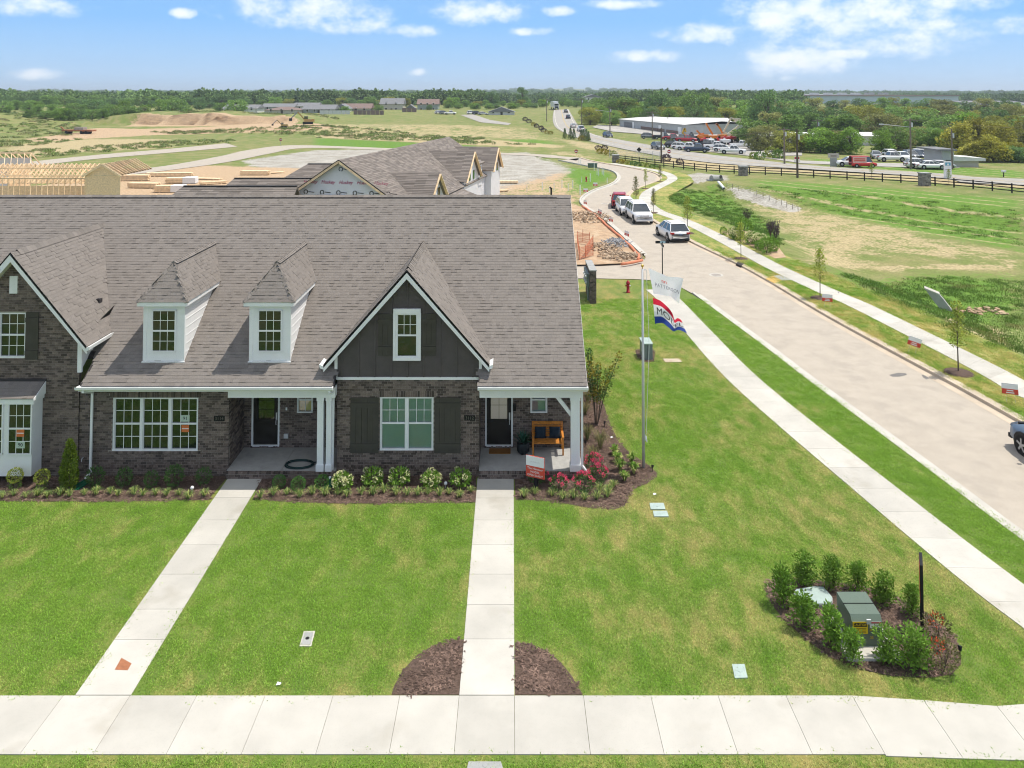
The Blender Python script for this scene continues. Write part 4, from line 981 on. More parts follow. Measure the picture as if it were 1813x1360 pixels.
wt_ = sash_window(HP, 'window', *TRI, FY + .03, 3, gl=gl_dark)
wt2 = sash_window(HP, 'window', *TWIN, FY + .03, 2, (3, 2), (1, 1), gl=gl_clear, blind=True)
GW = (P(701, 590, FY)[0], P(741, 590, FY)[0], P(720, 632, FY)[2], P(720, 554, FY)[2])
wg = sash_window(HP, 'window', *GW, FY - .02, 1, (3, 2), (1, 1), proud=.05, dk=.5)
t = MB(); t.box(GW[0] - .08, GW[1] + .08, FY - .11, FY - .012, GW[3], GW[3] + .16); t.box(GW[0] - .09, GW[0], FY - .09, FY - .012, GW[2], GW[3]); t.box(GW[1], GW[1] + .09, FY - .09, FY - .012, GW[2], GW[3]); t.box(GW[0] - .09, GW[1] + .09, FY - .10, FY - .012, GW[2] - .10, GW[2]); t.build('casing', m_white, wg)
wl_ = sash_window(HP, 'window', LW[0], LW[1], LW[2], LW[3], FY - .03, 2)
soldier((x0w, FY - .05, 0), X_, N_, LW[0] - x0w, LW[1] - x0w + .1, LW[3] + .01, LW[3] + .2)
b = MB(); b.box(VENT[0], VENT[1], FY - .07, FY - .03, VENT[2], VENT[3]); b.build('gable_vent', m_white, HP)
def shutter(x0, x1, z0, z1, y, rails=((.12, .17), (.12, .17)), n=5):
    o = MB(); o.box(x0 + .01, x1 - .01, y - .012, y, z0 + .01, z1 - .01); o = o.build('shutter', m_shutter, HP)
    w = (x1 - x0) / n
    for i in range(n):
        b = MB(); b.box(x0 + i * w + .005, x0 + (i + 1) * w - .005, y - .03, y - .010, z0, z1); b.build('board', m_shutter, o)
    for zc in (z0 + .24, z1 - .26):
        b = MB(); b.box(x0 + .0, x1 - .0, y - .052, y - .029, zc - .08, zc + .08); b.build('crosspiece', m_shutter, o)
shutter(-5.62, -4.63, .80, 2.70, FY - .005); shutter(-2.70, -1.78, .80, 2.70, FY - .005)
gsw = .52
for xx in (GW[0] - .10 - gsw, GW[1] + .10):
    shutter(xx, xx + gsw, GW[2] + .05, GW[3] - .02, FY - .012, n=3)
    # lower, wider board framing under each gable shutter is plain siding
shutter(LW[1] + .0, LW[1] + .46, LW[2] - .05, LW[3] + .02, FY - .055, n=1)
# bay window of the left unit
by = FY - .62
bay = MB(); bay.box(BAY[0], BAY[1], by, FY - .06, BAY[2], 2.72); bay.box(BAY[0] - .06, BAY[1] + .06, by - .06, FY - .06, 2.72, 2.92)
bay_o = bay.build('bay_window', m_white, HP)
def yb(px): return P(px, 760, by)[0]
sash_wins = []
pp = [(-34, 10), (15, 56)]
for a, b_ in ((-100, -52), (-36, 6), (14, 57)):
    s_ = sash_window(bay_o, 'window_frame', yb(a), yb(b_), P(30, 804, by)[2], P(30, 713, by)[2], by - .04, 1, fr=.03, dk=.38)
    for c in list(s_.children):                      # keep to three levels: panes hang on the bay itself
        c.parent = bay_o; c.location = (0, 0, 0)
br = MB(); br.prism([(BAY[0] - .08, by - .10, 2.91), (BAY[0] - .08, FY - .06, 3.30), (BAY[0] - .08, FY - .06, 2.91)], (BAY[1] - BAY[0] + .16, 0, 0)); br.build('bay_roof', m_deck, bay_o)
bs = MB(); l3 = []; shingle_plane((BAY[0] - .08, by - .10, 2.925), (1, 0, 0), (0, FY - by + .04, .39), BAY[1] - BAY[0] + .16, .70, lambda c: True, l3)
for s in l3: shingle_add(bs, s)
bs.build('bay_shingles', m_shingle, bay_o)
b = MB(); b.prism([(BAY[1] + .085, by - .12, 2.86), (BAY[1] + .085, FY - .06, 2.86), (BAY[1] + .085, FY - .06, 3.28), (BAY[1] + .085, by - .12, 2.92)], (.02, 0, 0)); b.build('bay_fascia', m_white, bay_o)
fl = MB(); fl.box(BAY[0], BAY[1] + .12, FY - .09, FY - .055, 3.28, 3.36); fl.build('flashing', m_deck, bay_o)
# --- dormers
def dormer(pxl, pxr, ex_r, name='dormer'):
    yd = roofhit(pxl, 640)[1]; x0, x1 = P(pxl, 640, yd)[0], P(pxr, 640, yd)[0]; z0 = mainz(yd) - .05; z1 = P(pxl, 541, yd)[2]; cx = (x0 + x1) / 2
    yb_ = EY + (z1 - EZ) / SL
    d = MB(); d.prism([(x0, yd, z0), (x1, yd, z0), (x1, yd, z1), (x0, yd, z1)], (0, .08, 0))
    o = d.build(name, m_white, HP)
    for xx in (x0, x1):
        s = -1 if xx == x0 else 1; n = 7
        for i in range(n):
            za = z0 + .05 + (z1 - z0) * i / n; zb = z0 + .05 + (z1 - z0) * (i + 1) / n
            ya = yd + .08; y1 = EY + (zb - EZ) / SL + .05
            b = MB(); b.prism([(xx + s * .0, ya, za), (xx + s * .0, max(y1 - (zb - za) / SL, ya + .01), za), (xx, y1, zb), (xx, ya, zb)], (s * .02, 0, 0))
            b.prism([(xx + s * .02, ya, za), (xx + s * .02, max(y1 - (zb - za) / SL, ya + .01), za), (xx + s * .02, y1, za + .02), (xx + s * .02, ya, za + .02)], (s * .012, 0, 0)); b.build('siding_board', m_siding, o)
    c = MB()
    for xx in (x0, x1 - .10): c.box(xx, xx + .10, yd - .012, yd + .0, z0 + .0, z1)
    c.box(x1 - .002, x1 + .024, yd - .012, yd + .10, z0, z1); c.box(x0 - .024, x0 + .002, yd - .012, yd + .10, z0, z1)
    c.box(x0 - .05, x1 + .05, yd - .05, yd + .0, z0 - .02, z0 + .06); c.build('corner_board', m_white, o)
    fx0, fx1, fyf = x0 - .17, x1 + .17, yd - .20; ez = z1 + .02
    f = MB(); f.prism([(fx0, fyf, ez), (fx1, fyf, ez), (fx1, yb_ + .15, ez), (fx0, yb_ + .15, ez)], (0, 0, .14)); f.build('eave_box', m_white, o)
    zr = P(pxl + 62, 473, yd + 1.0)[2]; zr = ez + .14 + 1.18; yhip = fyf + .95; yrr = EY + (zr - EZ) / SL
    ze = ez + .145
    rm = MB()
    rm.poly([(fx0, fyf, ze), (fx1, fyf, ze), (cx, yhip, zr - .01)]); rm.poly([(fx1, fyf, ze), (fx1, yb_ + .4, ze), (cx, yrr + .2, zr - .01), (cx, yhip, zr - .01)]); rm.poly([(fx0, fyf, ze), (cx, yhip, zr - .01), (cx, yrr + .2, zr - .01), (fx0, yb_ + .4, ze)])
    rm.build('dormer_roof', m_deck, o)
    sm = MB(); hw = (fx1 - fx0) / 2
    def inner(l):
        for s in l: shingle_add(sm, s)
    l = []; slf = (zr - ze) / (yhip - fyf); sls = (zr - ze) / hw
    shingle_plane((fx0 - .02, fyf - .02, ze), (1, 0, 0), (0, 1, slf), fx1 - fx0 + .04, math.hypot(yhip - fyf, zr - ze), lambda q: abs(q.x - cx) < hw * (1 - (q.z - ze) / (zr - ze)) + .03, l, e=.13, tw=(.08, .2))
    for s_, xx in ((1, fx1), (-1, fx0)):
        shingle_plane((xx + s_ * .02, fyf, ze), (0, 1, 0), (-s_, 0, sls), yrr - fyf + .3, math.hypot(hw, zr - ze), lambda q: q.z > mainz(q.y) - .05 and (q.y - fyf) > (q.z - ze) / slf - .05, l, e=.13, tw=(.08, .2))
    inner(l); sm.build('dormer_shingles', m_shingle, o)
    cp = MB()
    def capline(A, B, wd):
        A, B = Vector(A), Vector(B); n = max(2, int((B - A).length / .17)); dd = (B - A) / n; sd_ = dd.cross(Vector((0, 0, 1))).normalized() * wd
        for i in range(n):
            p = A + dd * i; cp.add([p + sd_ + Vector((0, 0, -.04)), p + Vector((0, 0, .05)), p - sd_ + Vector((0, 0, -.04)), p + dd * 1.2 + sd_ + Vector((0, 0, -.05)), p + dd * 1.2 + Vector((0, 0, .03)), p + dd * 1.2 - sd_ + Vector((0, 0, -.05))], [(0, 1, 4, 3), (1, 2, 5, 4), (0, 2, 1)])
    capline((fx0, fyf, ze + .02), (cx, yhip, zr + .01), .09); capline((fx1, fyf, ze + .02), (cx, yhip, zr + .01), .09); capline((cx, yhip - .05, zr + .02), (cx, yrr, zr + .02), .12)
    cp.build('ridge_cap', m_shingle, o)
    wz0, wz1 = P(pxl + 10, 622, yd)[2], P(pxl + 10, 549, yd)[2]
    s_ = sash_window(o, 'window_frame', cx - .43, cx + .43, wz0, wz1, yd - .04, 1, fr=.028, dk=.38)
    for c in list(s_.children): c.parent = o; c.location = (0, 0, 0)
dormer(254, 325, 394); dormer(442, 513, 563)
# --- eaves, beams, posts
def eave(x0, x1, beam):
    b = MB(); b.prism([(x0, EY - .14, EZ - .01), (x0, EY - .13, EZ - .10), (x0, EY - .06, EZ - .15), (x0, EY + .02, EZ - .15), (x0, EY + .02, EZ - .03), (x0, EY - .10, EZ - .05)], (x1 - x0, 0, 0)); b.build('gutter', m_white, HP)
    s = MB(); s.box(x0 + .05, x1 - .03, EY + .02, FY + .02, EZ - .20, EZ - .17); s.box(x0 + .05, x1 - .03, EY + .022, EY + .05, EZ - .21, EZ - .01); s.build('soffit', m_white, HP)
    for a, b2 in beam:
        q = MB(); q.box(a, b2, FY - .26, FY + .02, 2.78, 3.13); q.build('porch_beam', m_white, HP)
        q = MB(); q.box(a, b2, FY + .02, PB - .02, 3.04, 3.07); q.build('porch_ceiling', m_white, HP)
eave(-14.86, -6.10, [(-9.80, -6.10)]); eave(-1.17, XR + .03, [(-1.12, 2.42)])
q = MB(); q.box(2.24, 2.42, FY - .0, PB, 2.78, 3.13); q.build('porch_beam', m_white, HP)
q = MB(); q.prism([(XR - .02, EY, EZ - .02), (XR - .02, RY, RZ - .02), (XR - .02, RY, RZ - .25), (XR - .02, EY, EZ - .2)], (.03, 0, 0)); q.prism([(XR - .02, 2 * RY - EY, EZ - .02), (XR - .02, RY, RZ - .02), (XR - .02, RY, RZ - .25), (XR - .02, 2 * RY - EY, EZ - .2)], (.03, 0, 0)); q.build('rake_board', m_white, HP)
def post(x0, x1, y0, y1):
    b = MB(); b.box(x0 + .03, x1 - .03, y0 + .03, y1 - .03, FZ + .2, 2.70); o = b.build('post', m_white, HP)
    c = MB(); c.box(x0, x1, y0, y1, FZ, FZ + .22); c.box(x0 + .01, x1 - .01, y0 + .01, y1 - .01, 2.66, 2.785); c.build('post_trim', m_white, o)
post(P(560, 760, FY - .2)[0], P(574, 760, FY - .2)[0], FY - .25, FY + .02); post(P(576, 760, FY - .2)[0], P(588, 760, FY - .2)[0], FY - .25, FY + .02)
post(P(1009, 760, FY - .2)[0], P(1028, 760, FY - .2)[0], FY - .25, FY + .06)
b = MB(); b.bar((P(985, 700, FY - .1)[0], FY - .1, 2.80), (P(1012, 735, FY - .1)[0], FY - .1, P(1012, 735, FY - .1)[2]), .10, .12); b.build('porch_brace', m_white, HP)
def downspout(x, y, zt_, zb, wall_y):
    b = MB(); b.bar((x, EY - .06, EZ - .13), (x, EY - .06, EZ - .22), .075, .06); b.bar((x, EY - .06, EZ - .2), (x + .02, wall_y - .06, EZ - .42), .075, .06); b.bar((x + .02, wall_y - .06, EZ - .40), (x + .0, wall_y - .06, zb + .16), .075, .06)
    b.bar((x, wall_y - .06, zb + .18), (x - .06, wall_y - .26, zb + .03), .075, .06); b.build('downspout', m_white, HP)
downspout(P(163, 760, FY)[0], FY, EZ, .0, FY); downspout(P(590, 760, FY)[0], FY, EZ, .0, FY - .02)
b = MB(); xx = P(1029, 760, FY - .15)[0] + .03; b.bar((xx, FY - .16, 3.1), (xx, FY - .16, .42), .07, .06); b.bar((xx, FY - .16, .44), (xx + .22, FY - .3, .20), .07, .06); b.build('downspout', m_white, HP)
b = MB(); b.tube([(xx + .20, FY - .28, .24), (xx + .25, FY - .33, .12), (xx + .26, FY - .35, -.04)], .055, 8); b.build('drain_pipe', m_black, HP)
# --- doors
def door(o_, glassrows, cols, handle_right, glz, gl, pan):
    x0, x1, z0, z1 = o_
    f = MB(); f.box(x0, x0 + .06, PB - .02, PB + .1, z0, z1); f.box(x1 - .06, x1, PB - .02, PB + .1, z0, z1); f.box(x0, x1, PB - .02, PB + .1, z1 - .06, z1); f.box(x0 + .01, x1 - .01, PB - .03, PB + .1, z0 - .02, z0 + .03)
    d = MB(); d.box(x0 + .06, x1 - .06, PB + .04, PB + .09, z0 + .03, z1 - .06); o = d.build('door', m_door, HP)
    f.build('door_frame', m_white, o)
    a, b, c, e = x0 + .20, x1 - .20, glz, z1 - .18
    for i in range(cols):
        for j in range(glassrows):
            w_, h_ = (b - a) / cols, (e - c) / glassrows; m = MB(); m.add([(a + i * w_ + .008, PB + .036, c + j * h_ + .008), (a + (i + 1) * w_ - .008, PB + .036, c + j * h_ + .008), (a + (i + 1) * w_ - .008, PB + .036, c + (j + 1) * h_ - .008), (a + i * w_ + .008, PB + .036, c + (j + 1) * h_ - .008)], [(0, 1, 2, 3)]); m.build('pane', gl, o)
    p = MB()
    p.box(a - .04, b + .04, PB + .022, PB + .04, c - .05, c); p.box(a - .04, a, PB + .022, PB + .04, c - .05, e + .04); p.box(b, b + .04, PB + .022, PB + .04, c - .05, e + .04)
    if pan: p.box(a - .02, b + .02, PB + .028, PB + .041, z0 + .22, c - .14)
    p.build('panel_moulding', m_door, o)
    h_ = MB(); hx = x1 - .12; h_.box(hx - .025, hx + .025, PB + .01, PB + .04, 1.25, 1.52); h_.tube([(hx, PB + .0, 1.28), (hx, PB - .05, 1.25), (hx, PB - .05, 1.12), (hx, PB + .03, 1.08)], .012, 6); h_.build('handle', m_metal, o)
door(DL, 3, 2, True, 1.28, gl_dark, True)
gl_door = glass('frosted_door_glass', (1, 1, 1), .18, .25, dark=(.30, .24, .21))
door(DR_, 2, 2, True, 1.28, gl_door, True)
gl_tan = glass('papered_glass', (1, 1, 1), .10, .05, dark=(.36, .27, .15))
sash_window(HP, 'window', *WLo, PB + .0, 1, (2, 2), (2, 1), gl=gl_tan, fr=.045)
sash_window(HP, 'window', *WRo, PB + .0, 1, (1, 1), (1, 1), gl=gl_clear, fr=.05, blind=True)
# --- house numbers, lamp, outlets
m_num = mat('number_plate', (.006, .006, .006), .5, .1, 9); m_nume = mat('number_raised', (.14, .13, .11), .5, .1, 9)
for px0, px1, py, s, yy in ((379, 398, 741, '3114', FY), (822, 841, 740, '3112', FY)):
    a, b_ = P(px0, py, yy)[0], P(px1, py, yy)[0]; zc = P(px0, py, yy)[2]
    m = MB(); m.box(a, b_, yy - .02, yy + .005, zc - .085, zc + .085); o = m.build('number_plate', m_num, HP); text(o, s, .15, ((a + b_) / 2, yy - .024, zc), (R(90), 0, 0), m_nume, ext=.004)
m = MB(); xl = P(911, 727, PB)[0]; m.box(xl - .05, xl + .05, PB - .10, PB, 1.62, 1.86); m.build('wall_lamp', m_black, HP)
m = MB(); m.box(-8.33, -8.27, PB - .02, PB, 1.62, 1.72); m.build('door_bell', m_white, HP)
for xx in (P(507, 776, PB)[0],): m = MB(); m.box(xx - .08, xx + .08, PB - .07, PB, .62, .78); m.build('outlet_box', m_metal, HP)
m = MB(); hx = P(139, 814, FY)[0]; m.tube([(hx, FY, .62), (hx, FY - .12, .60), (hx, FY - .16, .52)], .02, 6); m.tube([(hx + .16, FY, .64), (hx + .16, FY - .1, .62), (hx + .17, FY - .13, .55)], .015, 6); m.build('hose_tap', m_metal, HP)
# window stickers
m_sticker = mat('green_lot_card', (.46, .55, .46), .8, .03, 9); m_ink = mat('dark_ink', (.02, .02, .02), .8, .05, 9); m_ocard = mat('orange_card', (.62, .17, .05), .8, .05, 9)
def sticker(par, px, py, s, opx, opy, yy):
    c = P(px, py, yy); m = MB(); m.box(c[0] - .15, c[0] + .15, yy, yy + .004, c[2] - .11, c[2] + .11); o = m.build('lot_card', m_sticker, par); text(par, s, .17, (c[0], yy - .004, c[2]), (R(90), 0, 0), m_ink)
    c = P(opx, opy, yy); m = MB(); m.box(c[0] - .13, c[0] + .13, yy, yy + .004, c[2] - .12, c[2] + .12); m.build('orange_card', m_ocard, par)
    m = MB(); m.box(c[0] - .12, c[0] + .12, yy - .003, yy, c[2] - .015, c[2] + .012); m.build('orange_card_band', m_signw, par)
sticker(wt_, 328, 741, '91', 328, 759, FY + .075); sticker(bay_o, 36, 788, '90', 36, 767, by - .022)
v = MB(); vx = P(181, 489, 29.0); vc = (-14.6, 0, 0)
rx = LAX + 1.9; rzv = LAZ - LSL * 1.9; v.box(rx - .07, rx + .07, 28.9, 29.1, rzv - .05, rzv + .10); v.build('roof_vent', m_deck, g2o)
# ------------------------------------------------------------------ plants
def blob(b, c, rx, ry, rz, n, l, w, up=.35, inner=.55, flat=0):
    for _ in range(n):
        d = Vector((rng.gauss(0, 1), rng.gauss(0, 1), rng.gauss(0, 1))).normalized(); k = rng.uniform(inner, 1.0) ** .7
        p = Vector((c[0] + d.x * rx * k, c[1] + d.y * ry * k, c[2] + d.z * rz * k))
        ax = Vector((d.x + rng.uniform(-.8, .8), d.y + rng.uniform(-.8, .8), d.z + up + rng.uniform(-.6, .6)))
        b.leaf(p, ax, (rng.uniform(-1, 1), rng.uniform(-1, 1), rng.uniform(-.3, 1)), l * rng.uniform(.7, 1.3), w * rng.uniform(.7, 1.3))
    return b
def stems(b, n, hgt, sp, r0=.008):
    for i in range(n):
        a = rng.uniform(0, 6.28); q = rng.uniform(.3, 1) * sp
        b.tube([(0, 0, 0), (q * .4 * math.cos(a), q * .4 * math.sin(a), hgt * .5), (q * math.cos(a), q * math.sin(a), hgt)], [r0, r0 * .7, r0 * .3], 4, False)
    return b
def mkplant(name, label, cat, parts, group=None):
    o = thing(name, label, cat, group=group)
    for nm, b, m in parts: b.build(nm, m, o)
    return Proto(o)
def tuftmesh(n, hgt, sp, w, droop=.35):
    b = MB()
    for i in range(n):
        a = rng.uniform(0, 6.28); s = rng.uniform(.35, 1) * sp; h = hgt * rng.uniform(.6, 1.05); d = Vector((math.cos(a), math.sin(a), 0)); t = Vector((-d.y, d.x, 0)) * w / 2
        p0 = d * rng.uniform(0, .03); p1 = p0 + d * s * .45 + Vector((0, 0, h * .8)); p2 = p0 + d * s * .8 + Vector((0, 0, h)); p3 = p0 + d * s * 1.15 + Vector((0, 0, h * (1 - droop)))
        b.add([p0 - t, p0 + t, p1 + t, p1 - t, p2 + t * .8, p2 - t * .8, p3], [(0, 1, 2, 3), (3, 2, 4, 5), (5, 4, 6)])
    return b
def three(f): return [f() for _ in range(3)]
lir = three(lambda: mkplant('liriope', 'x', 'plant', [('blades', tuftmesh(46, .26, .24, .014), m_lir), ('gold_blades', tuftmesh(26, .24, .25, .013), m_lirv)]))
def along(protos, pts, fmt, group, z=.012, sc=(.75, 1.05), dy=6):
    for i, (px, py) in enumerate(pts):
        p = G(px, py + dy); k = rng.uniform(*sc)
        rng.choice(protos).put((p[0], p[1], z), rng.uniform(0, 6.28), k, fmt % ordw(i), group)
along(lir, [(4, 877), (24, 873), (45, 876), (67, 873), (83, 876), (107, 872), (123, 874), (149, 872), (170, 871), (195, 869), (208, 873), (237, 871), (253, 873), (275, 872), (294, 873), (317, 872), (334, 878), (362, 874)],
      'striped liriope tuft, %s from the left in the left mulch bed', 'liriope tufts in the left bed')
along(lir, [(461, 877), (484, 872), (508, 871), (531, 875), (553, 870), (575, 872), (598, 871), (614, 875), (640, 871), (660, 871), (680, 867), (701, 872), (721, 872), (740, 872), (758, 870), (778, 873), (795, 870), (814, 875), (834, 867)],
      'striped liriope tuft, %s from the left in the bed between the walks', 'liriope tufts in the middle bed')
along(lir, [(928, 875), (947, 870), (977, 873), (997, 879), (1016, 877), (1035, 880), (1057, 879), (1062, 865), (1076, 875), (1078, 864), (1086, 858)],
      'striped liriope tuft, %s from the left in the corner bed', 'liriope tufts in the corner bed')
hol = three(lambda: mkplant('holly_shrub', 'x', 'shrub', [('foliage', blob(MB(), (0, 0, .3), .26, .26, .3, 420, .07, .035), m_leafdk), ('stem', stems(MB(), 5, .4, .2), m_bark)]))
along(hol, [(168, 855), (220, 855), (268, 858), (308, 855), (360, 853)], 'loose dark green shrub, %s from the left under the triple window', 'dark shrubs under the triple window', sc=(.9, 1.25))
ball = [mkplant('topiary_ball', 'x', 'shrub', [('foliage', blob(MB(), (0, 0, .45), .22, .22, .21, 520, .05, .03, inner=.8), m_leafyl), ('stem', MB().tube([(0, 0, 0), (0, 0, .4)], .015, 5), m_bark), ('skirt', blob(MB(), (0, 0, .15), .18, .18, .14, 160, .05, .03), m_leaf)])]
along(ball, [(26, 862), (74, 864)], 'yellow-green ball shrub, %s from the left edge under the bay', 'ball shrubs under the bay window', sc=(.95, 1.05))
arb = MB()
for k in range(16):
    z = .1 + k * .085; r_ = .26 * (1 - (k / 17) ** 2.2) * (.75 + .25 * min(1, k / 3)); blob(arb, (rng.uniform(-.02, .02), rng.uniform(-.02, .02), z), r_, r_, .1, 210, .075, .032, .9, .7)
mkplant('arborvitae', 'tall narrow cone-shaped arborvitae by the left downspout', 'shrub', [('foliage', arb, m_arb), ('stem', MB().tube([(0, 0, 0), (0, 0, 1.2)], .03, 6), m_bark)]).put((*G(122, 868)[:2], .0), 0, 1.12)
box = [mkplant('boxwood', 'x', 'shrub', [('foliage', blob(MB(), (0, 0, .24), .25, .25, .24, 900, .045, .026, inner=.85), m_box)])]
along(box, [(494, 858), (528, 864)], 'round clipped boxwood, %s from the middle walk', 'clipped boxwoods')
along([mkplant('boxwood', 'x', 'shrub', [('foliage', blob(MB(), (0, 0, .26), .28, .28, .27, 700, .06, .035, inner=.7), m_box)])], [(570, 860)], 'fluffier round green shrub, %s one left of the downspout', 'green shrub by the downspout')
def hydr(nfl, col=m_cream, big=.085, leafm=m_leafbr):
    b = blob(MB(), (0, 0, .27), .30, .30, .26, 360, .10, .06); f = MB()
    for _ in range(nfl):
        d = Vector((rng.gauss(0, 1), rng.gauss(0, 1) - .4, rng.uniform(.1, 1.2))).normalized(); c = Vector((d.x * .3, d.y * .3, .27 + d.z * .28)); blob(f, c, big, big, big, 46, .05, .045, 0, .8)
    return mkplant('hydrangea', 'x', 'flowering shrub', [('foliage', b, leafm), ('flower_heads', f, col), ('stem', stems(MB(), 6, .35, .2), m_bark)])
hy1 = hydr(15); hy2 = hydr(5, big=.06); hy3 = hydr(9, big=.07)
for pr, px, py, lb in ((hy1, 607, 868, 'hydrangea smothered in cream flower heads just right of the downspout'), (hy2, 660, 860, 'leafy hydrangea with few buds left of the shuttered window'), (hy2, 707, 860, 'leafy hydrangea with few buds under the twin window'),
                       (hy3, 763, 864, 'hydrangea with several cream heads under the right shutter'), (hy2, 815, 862, 'leafy hydrangea beside the white walk to the bench porch')):
    p = G(px, py); pr.put((p[0], p[1], .01), rng.uniform(0, 6), rng.uniform(.95, 1.1), lb, 'hydrangeas before the gable')
def rose(n):
    b = blob(MB(), (0, 0, .27), .30, .28, .24, 380, .06, .035); f = MB()
    for _ in range(n):
        d = Vector((rng.gauss(0, 1), rng.gauss(0, 1) - .3, rng.uniform(.2, 1.4))).normalized(); c = Vector((d.x * .31, d.y * .3, .28 + d.z * .27)); blob(f, c, .045, .045, .035, 16, .04, .04, .3, .6)
    return mkplant('rose_bush', 'x', 'flowering shrub', [('foliage', b, m_leafdk), ('petals', f, m_pink), ('stem', stems(MB(), 6, .4, .2), m_bark)])
r1, r2 = rose(20), rose(8)
for pr, px, py, lb in ((r2, 951, 858, 'rose bush with few pink blooms half behind the red and white sign'), (r1, 989, 871, 'pink rose bush right of the sign, in front of the porch'), (r1, 1033, 872, 'bright pink rose bush beside the drain pipe'), (r1, 1051, 834, 'pink rose bush nearest the porch post'), (r1, 1058, 856, 'deep pink rose bush at the corner, below another')):
    p = G(px, py); pr.put((p[0], p[1], .01), rng.uniform(0, 6), rng.uniform(1.0, 1.15), lb, 'pink roses in the corner bed')
lily = three(lambda: mkplant('variegated_shrub', 'x', 'shrub', [('leaves', tuftmesh(60, .36, .2, .035, .1), m_leafbr), ('pale_leaves', tuftmesh(34, .33, .22, .03, .1), m_lirv)]))
along(lily, [(1088, 802), (1093, 815), (1118, 818), (1098, 830), (1122, 835), (1106, 849)], 'bright yellow-green leafy clump, %s from the back near the flagpole', 'bright leafy clumps near the flagpole', dy=4, sc=(.9, 1.1))
og = three(lambda: mkplant('ornamental_grass', 'x', 'grass clump', [('blades', tuftmesh(110, .62, .42, .010, .5), m_tan), ('green_blades', tuftmesh(50, .5, .35, .010, .5), m_blade)]))
along(og, [(1040, 712), (1036, 733), (1040, 778), (1063, 793), (1049, 813)], 'wispy tan ornamental grass, %s from the back of the corner bed', 'ornamental grasses in the corner bed', dy=2)
# crape myrtle at the house corner
cm = thing('crape_myrtle', 'multi-stemmed crape myrtle with upright dark sprays by the house corner', 'tree', (*G(1056, 752)[:2], 0))
tr = MB(); cr = MB(); gd = MB()
for i in range(7):
    a = i * .9 + .3; q = rng.uniform(.25, .6) if i else 1.0; hh_ = rng.uniform(2.1, 2.9); e = Vector((q * math.cos(a), q * math.sin(a) * .6, hh_)); m_ = Vector((q * .35 * math.cos(a), q * .2 * math.sin(a), hh_ * .45))
    tr.tube([(.05 * math.cos(a), .05 * math.sin(a), 0), m_, e], [.022, .016, .006], 5)
    for k in range(10):
        t = .45 + .6 * k / 10; c = m_ + (e - m_) * ((t - .45) / .55)
        blob(cr if rng.random() < .62 else gd, c, .09 + .12 * (1 - t), .09 + .12 * (1 - t), .16, 34, .085, .045)
tr.build('trunk', m_bark, cm); cr.build('crown', m_leafdk, cm); gd.build('yellowing_leaves', m_leafgd, cm)
# shrubs round the transformer
def camel(): 
    b = MB()
    for k in range(40):
        a = rng.uniform(0, 6.28); q = rng.uniform(0, .24); z = rng.uniform(.10, .92); blob(b, (q * math.cos(a) * (1.2 - z * .6), q * math.sin(a) * (1.2 - z * .6), z), .14, .14, .15, 30, .085, .042, 1.0)
    return mkplant('laurel_shrub', 'x', 'shrub', [('foliage', b, m_leafbr), ('stem', stems(MB(), 8, .7, .2, .012), m_bark)])
cs = three(camel)
for (px, py, s), lb in zip(((1386, 1074, 1.0), (1424, 1038, .85), (1475, 1044, .82), (1518, 1048, .72), (1563, 1071, .8), (1615, 1090, .75), (1424, 1115, .85), (1473, 1146, .92), (1509, 1172, .72), (1574, 1178, .85), (1622, 1182, .9)),
                       ('at the left end behind the vault lid', 'second along the back of the oval bed', 'third along the back of the oval bed', 'directly behind the green transformer', 'right of the transformer at the back', 'beside the dark edge-on sign', 'in front of the pale vault lid', 'second along the front of the oval bed', 'before the caution label', 'fourth along the front of the oval bed', 'below the dark edge-on sign')):
    p = G(px, py); rng.choice(cs).put((p[0], p[1], .01), rng.uniform(0, 6.28), (s * rng.uniform(1.1, 1.4), s * rng.uniform(1.1, 1.4), s), 'glossy upright green shrub ' + lb, 'shrubs around the transformer')
nan = mkplant('nandina', 'x', 'shrub', [('foliage', blob(MB(), (0, 0, .35), .32, .3, .32, 420, .07, .03), m_leafol), ('red_leaves', blob(MB(), (-.05, -.15, .42), .17, .14, .16, 60, .06, .035), m_orangeF), ('stem', stems(MB(), 7, .5, .2), m_bark)])
for px, py, lb in ((1660, 1140, 'bronze shrub with coral red leaves right of the dark sign'), (1672, 1190, 'bronze shrub with yellowed leaves at the oval bed tip')):
    p = G(px, py); nan.put((p[0], p[1], .01), rng.uniform(0, 6), 1.05, lb, 'bronze shrubs in the oval bed')

# ------------------------------------------------------------------ porch and yard things
bx0, bx1 = P(942, 755, PB - .25)[0], P(997, 755, PB - .25)[0]; byy = PB - .62
bench = base(thing('porch_bench', 'golden slatted wooden bench on the right porch', 'bench', ((bx0 + bx1) / 2, byy, FZ)), ((bx0 + bx1) / 2, byy, FZ))
for i in range(5):
    b = MB(); b.box(bx0 + .05, bx1 - .05, byy + i * .09, byy + i * .09 + .07, FZ + .40, FZ + .425); b.build('seat_slat', m_wood, bench)
for i in range(6):
    b = MB(); z = FZ + .48 + i * .078; b.box(bx0 + .05, bx1 - .05, byy + .46 + i * .012, byy + .48 + i * .012, z, z + .055); b.build('back_slat', m_wood, bench)
b = MB(); b.box(bx0, bx1, byy + .52, byy + .56, FZ + .92, FZ + .98); b.build('back_rail', m_wood, bench)
for xx in (bx0, bx1 - .055):
    for yy, zz in ((byy - .02, .62), (byy + .50, .95)):
        b = MB(); b.box(xx, xx + .055, yy, yy + .055, FZ, FZ + zz); b.build('leg', m_wood, bench)
    b = MB(); b.box(xx - .01, xx + .065, byy - .05, byy + .56, FZ + .62, FZ + .655); b.build('armrest', m_wood, bench)
